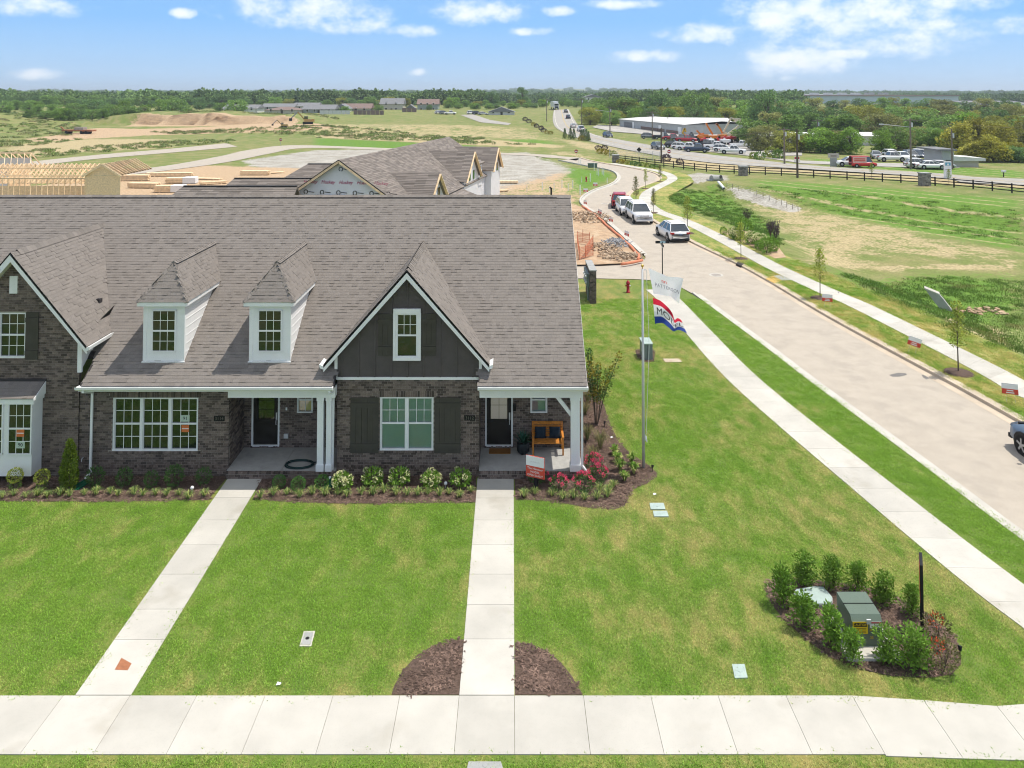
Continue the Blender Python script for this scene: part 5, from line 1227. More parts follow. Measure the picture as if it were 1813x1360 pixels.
for k, lb in ((.27, 'dark blue square cushion at the left of the bench'), (.73, 'dark blue square cushion at the right of the bench')):
    cx = bx0 + (bx1 - bx0) * k; b = MB(); vs = []; n = 7
    for s in (-1, 1):
        for i in range(n):
            for j in range(n):
                u, v_ = i / (n - 1) * 2 - 1, j / (n - 1) * 2 - 1; t = (1 - u ** 4) * (1 - v_ ** 4); vs.append((u * .20 * (1 - .05 * (1 - v_ * v_)), s * .075 * t, v_ * .20 * (1 - .05 * (1 - u * u))))
    fs = [(s * n * n + i * n + j, s * n * n + i * n + j + 1, s * n * n + (i + 1) * n + j + 1, s * n * n + (i + 1) * n + j) for s in range(2) for i in range(n - 1) for j in range(n - 1)]
    b.add(vs, fs, .5); o = b.build('cushion', m_navy, None, True); o.location = (cx, byy + .40, FZ + .64); o.rotation_euler = (R(-12), 0, R(rng.uniform(-6, 6))); tag(o, lb, 'cushion', 'bench cushions')
pc = (P(926, 800, PB - .45)[0], PB - .45, FZ)
pot = thing('planter_pot', 'dark round planter pot between the door and bench', 'pot', pc)
MB().lathe([(.14, 0), (.21, .08), (.235, .22), (.22, .36), (.20, .40), (.18, .40), (.18, .36)], n=20).build('bowl', m_pot, pot, True)
MB().lathe([(.185, .34), (.02, .37)], n=16).build('soil', m_mulch, pot)
ag = MB()
for i in range(44):
    a = i * 2.4; t = i / 44; el_ = .25 + 1.15 * t; l = .46; d = Vector((math.cos(a) * math.cos(el_), math.sin(a) * math.cos(el_), math.sin(el_))); s = Vector((-math.sin(a), math.cos(a), 0)) * .03
    p = Vector((0, 0, 0)); ag.add([p - s * .7, p + s * .7, p + d * l * .5 + s, p + d * l * .5 - s, p + d * l], [(0, 1, 2, 3), (3, 2, 4)])
m_agave = mat('agave_leaf', (.030, .10, .060), .5, .2, 6, rnd=.7)
ao = thing('agave', 'spiky green agave growing in the dark porch pot', 'plant', (pc[0], pc[1], FZ + .36)); ag.build('leaves', m_agave, ao); MB().tube([(0, 0, -.02), (0, 0, .10)], .03, 6).build('stem', m_agave, ao)
mx0, mx1 = P(866, 802, PB - .4)[0], P(904, 802, PB - .4)[0]
b = MB(); b.box(mx0, mx1, PB - .52, PB - .10, FZ, FZ + .018); o = b.build('doormat', m_coir); tag(o, 'brown coir doormat before the right-hand door', 'doormat')
# hose coil on the left porch
hc = Vector((P(527, 828, FY - .05)[0], FY - .02, FZ)); hp = []
for i in range(140):
    a = i / 140 * 6.28 * 4.2; r_ = .46 + .035 * math.sin(a * .7) + .02 * math.sin(a * 1.9); hp.append(hc + Vector((r_ * math.cos(a) * 1.05, r_ * .62 * math.sin(a) + .22, .02 + .012 * (i / 34))))
hp += [hp[-1] + Vector((.12, -.12, .0)), hp[-1] + Vector((.3, -.15, .0)), hp[-1] + Vector((.45, -.05, 0))]
o = MB().tube(hp, .017, 6).build('garden_hose', m_hose, None, True); tag(o, 'dark green garden hose coiled on the left porch slab', 'hose')
# splash blocks under the downspouts
m_splash = mat('green_plastic', (.01, .12, .06), .5, .1, 5)
for px, py, lb in ((144, 861, 'green splash block under the left downspout'), (588, 856, 'green splash block under the downspout by the posts')):
    p = G(px, py); b = MB(); b.box(-.14, .14, -.30, .25, .0, .03); b.box(-.14, -.11, -.30, .25, .03, .07); b.box(.11, .14, -.30, .25, .03, .07); b.box(-.14, .14, .22, .25, .03, .08); o = b.build('splash_block', m_splash); o.location = (p[0], p[1], .012); o.rotation_euler = (0, 0, R(-14)); tag(o, lb, 'splash block')
for px, py, lb in ((340, 867, 'white globe garden light near the middle walk'), (789, 859, 'white globe garden light between hydrangeas near the white walk')):
    p = G(px, py + 6); o = thing('garden_light', lb, 'garden light', (p[0], p[1], .01)); MB().ell((0, 0, .16), .06).build('globe', m_signw, o, True); MB().tube([(0, 0, 0), (0, 0, .12)], .012, 6).build('stake', m_metal, o)
# the model-home sign
sp_ = G(948, 868)
sgn = thing('model_home_sign', 'red and white model home sign on a black post by the porch', 'sign', (sp_[0], sp_[1], 0), R(-24))
MB().box(-.05, .05, .0, .10, 0, .5).build('post', m_black, sgn)
MB().box(-.33, .33, -.03, .0, .42, 1.12).build('board', m_red, sgn)
MB().box(-.325, .325, -.034, -.029, .79, 1.115).build('white_panel', m_signw, sgn)
m_faint = mat('faint_print', (.62, .60, .60), .7, .05, 9)
text(sgn, 'The Hanover', .105, (0, -.036, .71), (R(90), 0, 0), m_signw); text(sgn, 'MODEL', .10, (0, -.036, .60), (R(90), 0, 0), m_signw); text(sgn, 'OPEN DAILY', .10, (0, -.036, .49), (R(90), 0, 0), m_signw); text(sgn, 'PATTERSON', .06, (0, -.036, .93), (R(90), 0, 0), m_faint)
# flagpole with two flags
fp = G(1139.5, 829); FPX, FPY = fp[0], fp[1]; FH = P(1139, 476, FPY)[2]
pole = thing('flagpole', 'tall silver flagpole with a gold ball in the corner bed', 'flagpole', (FPX, FPY, 0))
MB().tube([(0, 0, 0), (0, 0, FH * .5), (0, 0, FH)], [.055, .047, .034], 10).build('shaft', m_metal, pole, True)
MB().ell((0, 0, FH + .11), .055).build('ball', m_gold, pole, True); MB().tube([(0, 0, FH), (0, 0, FH + .08)], .015, 6).build('spindle', m_gold, pole)
MB().tube([(0, 0, FH - .04), (.12, 0, FH - .03), (.14, 0, FH - .06)], .018, 6).build('pulley_arm', m_metal, pole)
m_rope = mat('white_rope', (.7, .72, .7), .8, .1, 9)
MB().tube([(.14, 0, FH - .05), (.22, -.02, FH * .62), (.10, 0, 1.2), (.06, 0, 1.1)], .008, 5).build('halyard', m_rope, pole); MB().tube([(.04, 0, 1.15), (.08, 0, 1.0), (.12, -.02, .92), (.09, 0, 1.12)], .02, 6).build('cleat', m_signw, pole)
def flag(name, label, keys, wave, bands, txts, thick=.0):
    """cloth through photo-measured hoist-to-fly stations (top, bottom), waved in depth; printed bands and letters follow the cloth"""
    ks = np.array([k[0] for k in keys]); tp = np.array([P(*k[1], FPY) for k in keys]); bt = np.array([P(*k[2], FPY) for k in keys])
    sm = lambda a, s: np.array([np.interp(s, ks, a[:, i]) for i in range(3)])
    def surf(s, t):
        w_ = sum(sm(tp, min(1, max(0, s + q))) for q in (-.05, -.025, 0, .025, .05)) / 5; v_ = sum(sm(bt, min(1, max(0, s + q))) for q in (-.05, -.025, 0, .025, .05)) / 5
        p = w_ + (v_ - w_) * t; d = wave * s * math.sin(s * 7.5 + t * 1.3) + .05 * math.sin(t * 5 + s * 11) * s
        return Vector((p[0], p[1] + d - .38 * t, p[2]))
    o = thing(name, label, 'flag', tuple(surf(0, 0))); off_ = surf(0, 0); NS = 48
    for (t0, t1, m, nm) in bands:
        b = MB(); nt_ = 10
        vs = [surf(i / NS, t0 + (t1 - t0) * j / nt_) - off_ for i in range(NS + 1) for j in range(nt_ + 1)]
        b.add(vs, [(i * (nt_ + 1) + j, (i + 1) * (nt_ + 1) + j, (i + 1) * (nt_ + 1) + j + 1, i * (nt_ + 1) + j + 1) for i in range(NS) for j in range(nt_)], .5); b.build(nm, m, o, True)
    for (s, s0, s1, tc, th, m) in txts:
        c = bpy.data.curves.new('t', 'FONT'); c.body = s; c.size = 1; c.resolution_u = 3; q = bpy.data.objects.new('t', c); COL.objects.link(q); dg = bpy.context.evaluated_depsgraph_get(); dg.update()
        me = bpy.data.meshes.new_from_object(q.evaluated_get(dg)); bpy.data.objects.remove(q); bpy.data.curves.remove(c)
        xs_ = [v.co.x for v in me.vertices]; ys_ = [v.co.y for v in me.vertices]; a, b2, lo, hi = min(xs_), max(xs_), min(ys_), max(ys_)
        for v in me.vertices:
            u = s0 + (v.co.x - a) / (b2 - a) * (s1 - s0); t = tc + th / 2 - (v.co.y - lo) / (hi - lo) * th; v.co = surf(u, t) - off_ + Vector((0, -.012, 0))
        me.materials.clear(); me.materials.append(m); k = bpy.data.objects.new('lettering', me); COL.objects.link(k); k.parent = o
    return o
m_cloth = mat('white_flag_cloth', (.93, .93, .94), .8, .02, 5, trans=.6); m_clothr = mat('red_flag_cloth', (.55, .012, .04), .8, .06, 5, trans=.25); m_clothb = mat('blue_flag_cloth', (.02, .05, .24), .8, .06, 5, trans=.25)
m_fl = mat('flag_grey_print', (.28, .28, .31), .8, .05, 9); m_flr = mat('flag_red_print', (.62, .12, .10), .8, .05, 9)
f1 = flag('builder_flag', 'white flag reading PATTERSON flying at the top of the flagpole', [(0, (1147, 474), (1153, 516)), (.3, (1164, 482), (1168, 517)), (.6, (1182, 489), (1183, 519)), (.85, (1203, 491), (1194, 530)), (1, (1212, 495), (1200, 534))], .16,
          [(0, 1, m_cloth, 'cloth')], [('PATTERSON', .14, .93, .60, .16, m_fl), ('n', .38, .45, .36, .12, m_flr), ('n', .46, .53, .36, .12, m_flr)])
f2 = flag('model_flag', 'red, white and blue MODEL flag flying below the white flag', [(0, (1155, 527), (1155.5, 568)), (.28, (1170, 533), (1170, 566)), (.5, (1184, 545), (1182, 575)), (.64, (1191, 556), (1187, 580)), (.74, (1193, 568), (1191, 583)), (.84, (1199, 562), (1199, 581)), (1, (1209, 570), (1215, 587))], .22,
          [(0, .25, m_clothr, 'red_band'), (.25, .72, m_cloth, 'white_band'), (.72, 1, m_clothb, 'blue_band')], [('MODEL', .12, .98, .49, .30, m_black)])
# utility things on the corner lot
mw = base(thing('meter_wall', 'dark brick wall post carrying electric meters at the alley', 'meter wall', (*G(1049, 537)[:2], 0)), (*G(1049, 537)[:2], 0))
a0, a1 = G(1045, 538)[0], G(1056, 538)[0]; my = G(1049, 538)[1]; mh = P(1050, 480, my)[2]
MB().box(a0 + .01, a1 - .01, my + .01, my + 3.0, 0, mh - .01).build('core', m_mortar, mw); jb = MB()
for i in range(int(mh / .081)):
    for u0 in np.arange(-(i % 2) * .1, a1 - a0, .205):
        jb.box(a0 + max(0, u0), a0 + min(a1 - a0, u0 + .195), my, my + .08, i * .081, i * .081 + .071, faces='tflr')
    for v0 in np.arange(-(i % 2) * .1, 3.0, .205): jb.box(a0 - .0, a0 + .08, my + max(.085, v0), my + min(3, v0 + .195), i * .081, i * .081 + .071, faces='tflr')
jb.build('brickwork', m_brick, mw, kind='stuff'); MB().box(a0 - .03, a1 + .03, my - .03, my + 3.03, mh - .01, mh + .05).build('cap', m_concg, mw)
m_meter = mat('meter_grey', (.20, .24, .24), .5, .1, 6)
MB().box(a0 - .16, a0 - .002, my + .5, my + 2.6, .9, 1.75).build('meter_cabinet', m_meter, mw); MB().box(a0 - .10, a0 - .002, my + .7, my + .95, 0, .9).build('conduit', m_meter, mw)
for i in range(6):
    b = MB(); b.tube([(a0 - .16, my + .7 + .55 * (i % 3), 1.15 + .38 * (i // 3)), (a0 - .26, my + .7 + .55 * (i % 3), 1.15 + .38 * (i // 3))], .09, 10); b.build('meter', m_metal, mw)
hyd = thing('fire_hydrant', 'dark red fire hydrant on the corner lawn near the alley', 'fire hydrant', (*G(1112, 518)[:2], 0))
MB().lathe([(.15, 0), (.15, .05), (.10, .06), (.10, .55), (.13, .57), (.13, .62), (.11, .70), (.06, .77), (.03, .78), (.03, .83)], n=14).build('barrel', m_hyd, hyd, True)
for d in ((1, 0), (-1, 0), (0, -1)):
    b = MB(); r_ = .05 if d[1] == 0 else .07; b.tube([(d[0] * .08, d[1] * .08, .45), (d[0] * .18, d[1] * .18, .45)], r_, 8); b.build('outlet', m_metal if d[0] == 1 else m_hyd, hyd)
cab = thing('utility_cabinet', 'grey steel utility cabinet behind the flagpole on the lawn', 'utility cabinet', (*G(1147, 638)[:2], 0))
MB().box(-.24, .24, -.0, .95, 0, .78).build('body', m_meter, cab); MB().box(-.26, .26, -.02, .97, .78, .82).build('lid', m_greygreen, cab); MB().box(-.01, .01, -.004, .0, .05, .75).build('door_seam', m_black, cab)
st_ = [G(1173, 636)[:2], G(1202, 636)[:2], G(1208, 642)[:2], G(1178, 642)[:2]]
b = MB(); b.hexa([(x, y, 0) for x, y in st_] + [(x, y, .03) for x, y in st_]); tag(b.build('paving_slab', m_curb), 'flat pinkish slab in the lawn right of the grey cabinet', 'slab')
def lidbox(px, m, label, hh=.025, name='valve_cover', rim=None, corners=None):
    q = [G(*p)[:2] for p in px]; c = np.mean(np.array(q), 0); o = base(thing(name, label, 'utility cover', (c[0], c[1], 0)), (c[0], c[1], 0))
    def ring(k): return [tuple(c + (np.array(p) - c) * k) for p in q]
    if rim: b = MB(); r_ = ring(1.0); b.hexa([(x, y, 0) for x, y in r_] + [(x, y, hh) for x, y in r_]); b.build('collar', rim, o)
    r_ = ring(.78 if rim else 1.0); b = MB(); b.hexa([(x, y, 0) for x, y in r_] + [(x, y, hh + .006) for x, y in r_]); b.build('lid', m, o)
    b = MB(); b.lathe([(.05, hh + .006), (.05, hh + .012), (.03, hh + .014)], c=(c[0], c[1], 0), n=8); b.build('lock', m_black if rim else m, o)
lidbox([(530, 1146), (551, 1146), (558, 1119), (538, 1119)], m_concg, 'oval-looking water meter cover in the middle lawn', rim=m_conc)
lidbox([(1301, 1203), (1324, 1202), (1318, 1178), (1296, 1178)], m_greygreen, 'pale green valve cover in the lawn left of the oval bed')
lidbox([(1152, 903), (1178, 903), (1175, 892), (1150, 892)], m_greygreen, 'pale green cover, upper of the pair by the mulch point')
lidbox([(1158, 916), (1184, 916), (1181, 906), (1156, 906)], m_greygreen, 'pale green cover, lower of the pair by the mulch point')
lidbox([(826, 1365), (891, 1365), (887, 1351), (830, 1351)], m_concg, 'grey cover in the verge at the bottom edge')
tq = [G(*p, .022)[:2] for p in ((203, 1186), (226, 1187), (233, 1175), (215, 1165))]
b = MB(); b.poly([(x, y, .026) for x, y in tq]); tag(b.build('rust_patch', m_terra), 'rust-brown patch set in the middle front walk', 'patch', None, 'structure')
# transformer, vault and sign in the oval bed
tf0 = G(1484, 1052, .86); tf1 = G(1566, 1093, .72)
tx0, tx1 = G(1510, 1092, .80)[0], G(1564, 1092, .80)[0]; ty0 = G(1540, 1092, .76)[1]; ty1 = ty0 + .86
tf = base(thing('transformer', 'green pad-mounted transformer with yellow caution label', 'transformer', ((tx0 + tx1) / 2, ty0, 0)), ((tx0 + tx1) / 2, ty0, 0))
MB().prism([(tx0, ty0, .08), (tx0, ty0, .64), (tx0, ty0 + .10, .76), (tx0, ty1, .80), (tx0, ty1, .08)], (tx1 - tx0, 0, 0)).build('tank', m_green, tf)
MB().box(tx0 - .01, tx1 + .01, ty0 + .44, ty0 + .455, .76, .792).build('lid_seam', m_black, tf); MB().box(tx0 + .35, tx0 + .45, ty0 - .03, ty0 + .01, .60, .70).build('hasp', m_metal, tf)
m_yel = mat('caution_yellow', (.72, .50, .02), .6, .05, 9)
MB().box(tx0 + .02, tx0 + .38, ty0 - .006, ty0, .36, .64).build('caution_label', m_yel, tf); MB().box(tx0 + .04, tx0 + .36, ty0 - .009, ty0 - .005, .53, .62).build('caution_band', m_black, tf)
text(tf, 'CAUTION', .075, (tx0 + .20, ty0 - .011, .575), (R(90), 0, 0), m_yel); text(tf, 'C', .085, (tx0 + .44, ty0 - .004, .58), (R(90), 0, 0), m_yel); text(tf, '37', .085, (tx0 + .45, ty0 - .004, .45), (R(90), 0, 0), m_yel); text(tf, '33', .085, (tx0 + .47, ty0 - .004, .27), (R(90), 0, 0), m_yel)
for i in range(4): MB().box(tx0 + .06, tx0 + .33, ty0 - .009, ty0 - .006, .39 + .032 * i, .397 + .032 * i).build('caution_line', m_black, tf)
MB().box(tx1 - .30, tx1 - .03, ty0 - .006, ty0, .50, .64).build('warning_label', m_signw, tf); MB().box(tx1 - .30, tx1 - .03, ty0 - .009, ty0 - .005, .605, .64).build('warning_band', m_hyd, tf)
MB().box(tx0 - .28, tx1 + .30, ty0 - .42, ty1 + .2, 0, .08).build('pad', m_conc, tf)
vq = [(1404, 1050), (1409, 1043), (1443, 1038), (1458, 1039), (1474, 1057), (1474, 1066), (1468, 1070), (1420, 1070)]
vc = [G(*p, .12)[:2] for p in vq]; cc = np.mean(np.array(vc), 0)
va = base(thing('cable_vault', 'pale grey-green rounded vault lid in the oval bed', 'utility cover', (cc[0], cc[1], 0)), (cc[0], cc[1], 0))
b = MB(); b.prism([(x, y, 0) for x, y in vc], (0, 0, .10)); b.build('body', m_concg, va); b = MB(); k = [tuple(cc + (np.array(p) - cc) * .96) for p in vc]; b.prism([(x, y, .10) for x, y in k], (0, 0, .03)); b.build('lid', m_greygreen, va)
es = G(1633, 1122); sn = thing('edge_on_sign', 'black post sign seen edge-on in the oval bed', 'sign', (es[0], es[1], 0), -math.atan2(es[0], es[1]) + R(1))
MB().box(-.04, .04, -.02, .06, 0, 1.2).build('post', m_black, sn); MB().box(-.035, .035, -.26, .34, .85, 1.78).build('board', m_black, sn); MB().box(-.041, -.034, -.24, .32, .87, 1.76).build('face', m_red, sn)
gl_ = G(1700, 1168); o = thing('spotlight', 'small black garden spotlight at the oval bed tip', 'spotlight', (gl_[0], gl_[1], 0)); MB().tube([(0, 0, 0), (0, 0, .2)], .012, 6).build('stake', m_black, o); MB().tube([(0, 0, .2), (.02, .03, .3)], [.03, .05], 10).build('lamp_head', m_black, o)
for px, py, lb in ((1155, 836, 'small black spotlight at the mulch point'), (1070, 757, 'small black spotlight beside the side bed'), (1036, 792, 'small black spotlight among the tan grasses')):
    g_ = G(px, py); o = thing('spotlight', lb, 'spotlight', (g_[0], g_[1], 0)); MB().tube([(0, 0, 0), (0, 0, .14)], .012, 6).build('stake', m_black, o); MB().tube([(0, 0, .14), (.02, .05, .22)], [.03, .05], 10).build('lamp_head', m_black, o)
# a few pale scraps on the lawn
for i, (px, py, lb) in enumerate(((493, 1214, 'pinkish paper scrap near the bottom sidewalk'), (1159, 877, 'bluish scrap on the grass below the mulch point'), (1083, 776, 'white scrap by the side bed, first of three'))):
    q = G(px, py); b = MB(); b.add([(-.05, -.03, .02), (.05, -.04, .04), (.06, .03, .03), (-.03, .04, .05)], [(0, 1, 2, 3)]); o = b.build('paper_scrap', m_signw); o.location = (q[0], q[1], .01); tag(o, lb, 'litter')
# ------------------------------------------------------------------ vehicles
PAINT = {}
def paint(name, col, rough=.28, metal=.0):
    if name not in PAINT:
        m = mat('paint_' + name, col, rough, .02, 2, spec=.6, metal=metal); PAINT[name] = m
    return PAINT[name]
m_tyre = mat('tyre_rubber', (.015, .015, .016), .85, .1, 8); m_rim = mat('alloy_rim', (.42, .43, .45), .35, .05, 8, metal=.6)
m_lamp = mat('headlamp', (.70, .72, .75), .15, .03, 8, spec=.8); m_tail = mat('tail_lamp', (.40, .01, .01), .25, .05, 8, spec=.6); m_plate = mat('number_plate_blue', (.16, .20, .28), .6, .05, 8)
m_trim = mat('car_black_trim', (.018, .018, .02), .6, .1, 8)
KIND = {'suv': (4.75, .95, .70, 1.04, 1.68, -.465, -.35, .05, .25, .37), 'big': (5.3, 1.0, .78, 1.18, 1.92, -.475, -.42, .09, .24, .41), 'sedan': (4.8, .91, .62, .92, 1.45, -.36, -.20, .08, .28, .33),
        'truck': (5.7, .99, .80, 1.15, 1.90, -.10, -.06, .14, .25, .40), 'van': (5.6, 1.0, .8, 1.15, 2.5, -.49, -.48, .20, .33, .36)}
def car(name, label, col, loc, fwd, kind='suv', detail=True, group=None, cat=None):
    """lofted lower body, glazed cabin with pillars, wheels in dark arches, lamps, mirrors; local +Y is the nose"""
    L, w, _, belt, roof, cb, rb, rf, cf, wr = KIND[kind]; P_ = paint(*col)
    o = thing(name, label, cat or {'truck': 'pickup', 'van': 'van'}.get(kind, 'car'), loc, math.atan2(-fwd[0], fwd[1]), group)
    zb = .24 if kind in ('suv', 'sedan') else .32
    hood = belt - .06 if kind != 'sedan' else belt - .10
    st = [(-.5, zb + .18, belt - .22, .86), (-.49, zb + .05, belt - .06, .93), (-.45, zb, belt, .98), (-.30, zb, belt, 1), (.0, zb, belt, 1), (cf - .02, zb, belt - .01, 1), (cf + .06, zb, hood, .985), (.42, zb, hood - .05, .96), (.475, zb + .04, hood - .16, .90), (.5, zb + .14, hood - .32, .80)]
    if kind == 'truck': st[3] = (-.30, zb, belt, 1)
    b = MB(); vs = []; fs = []; n = 8
    for (y, z0, z1, k) in st:
        W_ = w * k; zm = z0 + (z1 - z0) * .55
        vs += [(-W_ * .88, y * L, z0), (-W_ * .99, y * L, z0 + (z1 - z0) * .25), (-W_, y * L, zm), (-W_ * .95, y * L, z1 - .02), (W_ * .95, y * L, z1 - .02), (W_, y * L, zm), (W_ * .99, y * L, z0 + (z1 - z0) * .25), (W_ * .88, y * L, z0)]
    for i in range(len(st) - 1):
        for j in range(n): fs.append((i * n + j, i * n + (j + 1) % n, (i + 1) * n + (j + 1) % n, (i + 1) * n + j))
    fs += [tuple(range(n)), tuple((len(st) - 1) * n + j for j in range(n))[::-1]]
    b.add(vs, fs, .5); body = b.build('body', P_, o, False)
    for p in body.data.polygons: p.use_smooth = True
    y0, y1, y2, y3 = cb * L, rb * L, rf * L, cf * L; wb, wt2 = w * .94, w * .70; zt_ = roof - .06
    g = MB(); B = [(-wb, y0, belt - .03), (wb, y0, belt - .03), (wb, y3, belt - .03), (-wb, y3, belt - .03)]; Tq = [(-wt2, y1, zt_), (wt2, y1, zt_), (wt2, y2, zt_), (-wt2, y2, zt_)]
    panes = [('rear_window', (0, 1)), ('side_window', (1, 2)), ('windscreen', (2, 3)), ('side_window', (3, 0))]
    for nm, (i, j) in panes:
        if kind == 'van' and nm == 'rear_window': continue
        m = MB(); m.add([B[i], B[j], Tq[j], Tq[i]], [(0, 1, 2, 3)]); m.build(nm, gl_car, o)
    rp = MB(); e = .05; rp.add([(-wt2 - e, y1 - .08, zt_ - .02), (wt2 + e, y1 - .08, zt_ - .02), (wt2 + e, y2 + .05, zt_ - .02), (-wt2 - e, y2 + .05, zt_ - .02), (-wt2 + .1, y1 + .1, roof), (wt2 - .1, y1 + .1, roof), (wt2 - .1, y2 - .2, roof), (-wt2 + .1, y2 - .2, roof)], [(3, 2, 1, 0), (4, 5, 6, 7), (0, 1, 5, 4), (1, 2, 6, 5), (2, 3, 7, 6), (3, 0, 4, 7)], .5); rp.build('roof', P_, o)
    pl = MB()
    for i in range(4): pl.bar(B[i], Tq[i], .065, .06)
    for s in (-1, 1):
        for t in (.36, .68) if kind != 'truck' else (.5,):
            yb_ = y0 + (y3 - y0) * t; yt_ = y1 + (y2 - y1) * t; pl.bar((s * wb, yb_, belt - .03), (s * wt2, yt_, zt_), .05, .04)
        if kind in ('suv', 'big'): pl.bar((s * wt2 * .9, y1 + .1, roof + .03), (s * wt2 * .9, y2 - .3, roof + .03), .04)
    pl.build('pillars', P_, o)
    if kind == 'van':
        for s in (-1, 1): m = MB(); m.add([(s * (wb + .01), y0, belt), (s * (wb + .01), y0 + (y3 - y0) * .68, belt), (s * (wt2 + .02), y1 + (y2 - y1) * .72, zt_), (s * (wt2 + .02), y1, zt_)], [(0, 1, 2, 3)]); m.build('side_panel', P_, o)
    if kind == 'truck':
        m = MB(); m.box(-w * .82, w * .82, -.475 * L, cb * L - .1, belt - .02, belt + .004); m.build('bed', m_trim, o)
    wy = (-.31 * L, .31 * L)
    for y in wy:
        for s in (-1, 1):
            a = MB(); a.tube([(s * (w * .93), y, wr + .03), (s * (w + .008), y, wr + .03)], wr + .075, 14); a.build('wheel_arch', m_trim, o)
            t = MB(); t.tube([(s * (w - .20), y, wr), (s * (w - .19), y, wr), (s * (w + .0), y, wr), (s * (w + .022), y, wr)], [wr * .9, wr, wr, wr * .92], 16); k = t.build('wheel', m_tyre, o)
            if detail:
                r_ = MB(); r_.tube([(s * (w + .018), y, wr), (s * (w + .026), y, wr)], wr * .20, 8)
                for q in range(5):
                    an = q * 1.2566 + .3; r_.bar((s * (w + .025), y + .1 * wr * math.cos(an), wr + .1 * wr * math.sin(an)), (s * (w + .022), y + wr * .66 * math.cos(an), wr + wr * .66 * math.sin(an)), wr * .2, .012, up=(1, 0, 0))
                r_.lathe([(wr * .001, 0)], n=3); r_.build('rim', m_rim, k)
            else: r_ = MB(); r_.tube([(s * (w + .018), y, wr), (s * (w + .03), y, wr)], wr * .6, 8); r_.build('rim', m_rim, k)
    zl = hood - .22
    for s in (-1, 1):
        m = MB(); m.add([(s * w * .86, .487 * L, zl - .02), (s * w * .48, .506 * L, zl - .06), (s * w * .48, .500 * L, zl + .10), (s * w * .88, .468 * L, zl + .12)], [(0, 1, 2, 3)]); m.build('headlight', m_lamp, o)
        m = MB(); m.box(min(s * w * .60, s * w * .95), max(s * w * .60, s * w * .95), -.503 * L, -.46 * L, belt - .26, belt - .10); m.build('tail_light', m_tail, o)
        m = MB(); m.ell((s * (w + .10), cf * L - .28, belt + .06), .10, .06, .075, 8, 6); m.build('mirror', P_, o)
    if detail:
        m = MB(); m.box(-w * .45, w * .45, .485 * L, .508 * L, zl - .14, zl + .08); m.build('grille', m_metal if kind == 'big' else m_trim, o); m = MB(); m.box(-w * .86, w * .86, .47 * L, .51 * L, zb + .05, zb + .20); m.build('front_bumper', m_trim if kind != 'big' else P_, o)
        m = MB(); m.box(-w * .86, w * .86, -.515 * L, -.47 * L, zb + .02, zb + .16); m.build('rear_bumper', m_trim, o); m = MB(); m.box(-.16, .16, -.512 * L, -.49 * L, belt - .34, belt - .22); m.build('number_plate', m_plate, o)
    return o
Wh = ('white', (.74, .74, .74)); Bk = ('black', (.016, .016, .02)); Rd = ('red', (.36, .02, .035)); Bl = ('slate_blue', (.10, .15, .22)); Gy = ('grey', (.18, .19, .20)); Sv = ('silver', (.45, .46, .48), .3, .3); Dg = ('dark_green', (.02, .05, .04)); Db = ('dark_blue', (.03, .05, .09))
def on_street(px, py, d, k): p = G(px, py, -.14); return (p[0] + d[0] * k, p[1] + d[1] * k, -.138)
t1 = (-.12, 1)
car('white_suv', 'white SUV parked nearest on the far side of the street, rear towards us', Wh, on_street(1204, 430, t1, 2.2), t1, 'suv', group='cars parked along the street')
car('white_suv', 'large white SUV with chrome grille facing us on the street', Wh, on_street(1141, 398, (-.06, 1), 2.5), (.06, -1), 'big', group='cars parked along the street')
car('white_suv', 'white SUV behind the big chrome-grilled one, facing us', Wh, on_street(1114, 383, (.0, 1), 2.2), (.02, -1), 'suv', group='cars parked along the street')
car('red_car', 'red car farthest along the parked row, tail towards us', Rd, on_street(1098, 370, (.1, 1), 2.2), (.12, 1), 'suv', group='cars parked along the street')
wc = G(1810, 806, -.14); car('blue_car', 'slate blue car cut off by the right edge of the picture', Bl, (wc[0] + .95, wc[1] - .31 * 4.75, -.138), (-.02, 1), 'suv')
def farcar(px, py, col, fwd, kind, label, grp, zo=.11, sc=1):
    p = T(px, py); o = car(kind + '_vehicle' if kind in ('big',) else {'suv': 'parked_car', 'sedan': 'parked_car', 'truck': 'pickup_truck', 'van': 'van'}[kind], label, col, (p[0], p[1], p[2] + zo), fwd, kind, False, grp); return o
CP = 'vehicles in the car park by the highway'
rowf = (.75, -.66)
for i, (px, py, c, k) in enumerate(((1194, 262, Bk, 'suv'), (1206, 265, Wh, 'suv'), (1218, 267, Wh, 'truck'), (1234, 270, Db, 'truck'))):
    farcar(px, py, c, (1, -.35), k, '%s %s, %s from the left in the row along the highway edge' % (c[0].replace('_', ' '), 'pickup' if k == 'truck' else 'car', ordw(i)), CP)
for i, (px, py, c, k) in enumerate(((1248, 262, Bk, 'truck'), (1258, 262, Wh, 'truck'), (1267, 265, Wh, 'truck'), (1280, 269, Wh, 'suv'), (1297, 273, Wh, 'truck'), (1313, 263, Wh, 'truck'))):
    farcar(px, py, c, (1, -.3), k, '%s %s, %s from the left in the middle of the car park' % (c[0], 'pickup' if k == 'truck' else 'car', ordw(i)), CP)
for i, (px, py, c, k) in enumerate(((1149, 246, Gy, 'suv'), (1174, 247, Bk, 'truck'), (1190, 249, Rd, 'truck'), (1205, 250, Gy, 'truck'), (1215, 252, Rd, 'truck'))):
    farcar(px, py, c, (1, -.2), k, 'dusty %s vehicle, %s from the left along the back hedge' % (c[0], ordw(i)), 'vehicles along the equipment yard hedge')
RP = 'vehicles parked beyond the right highway'
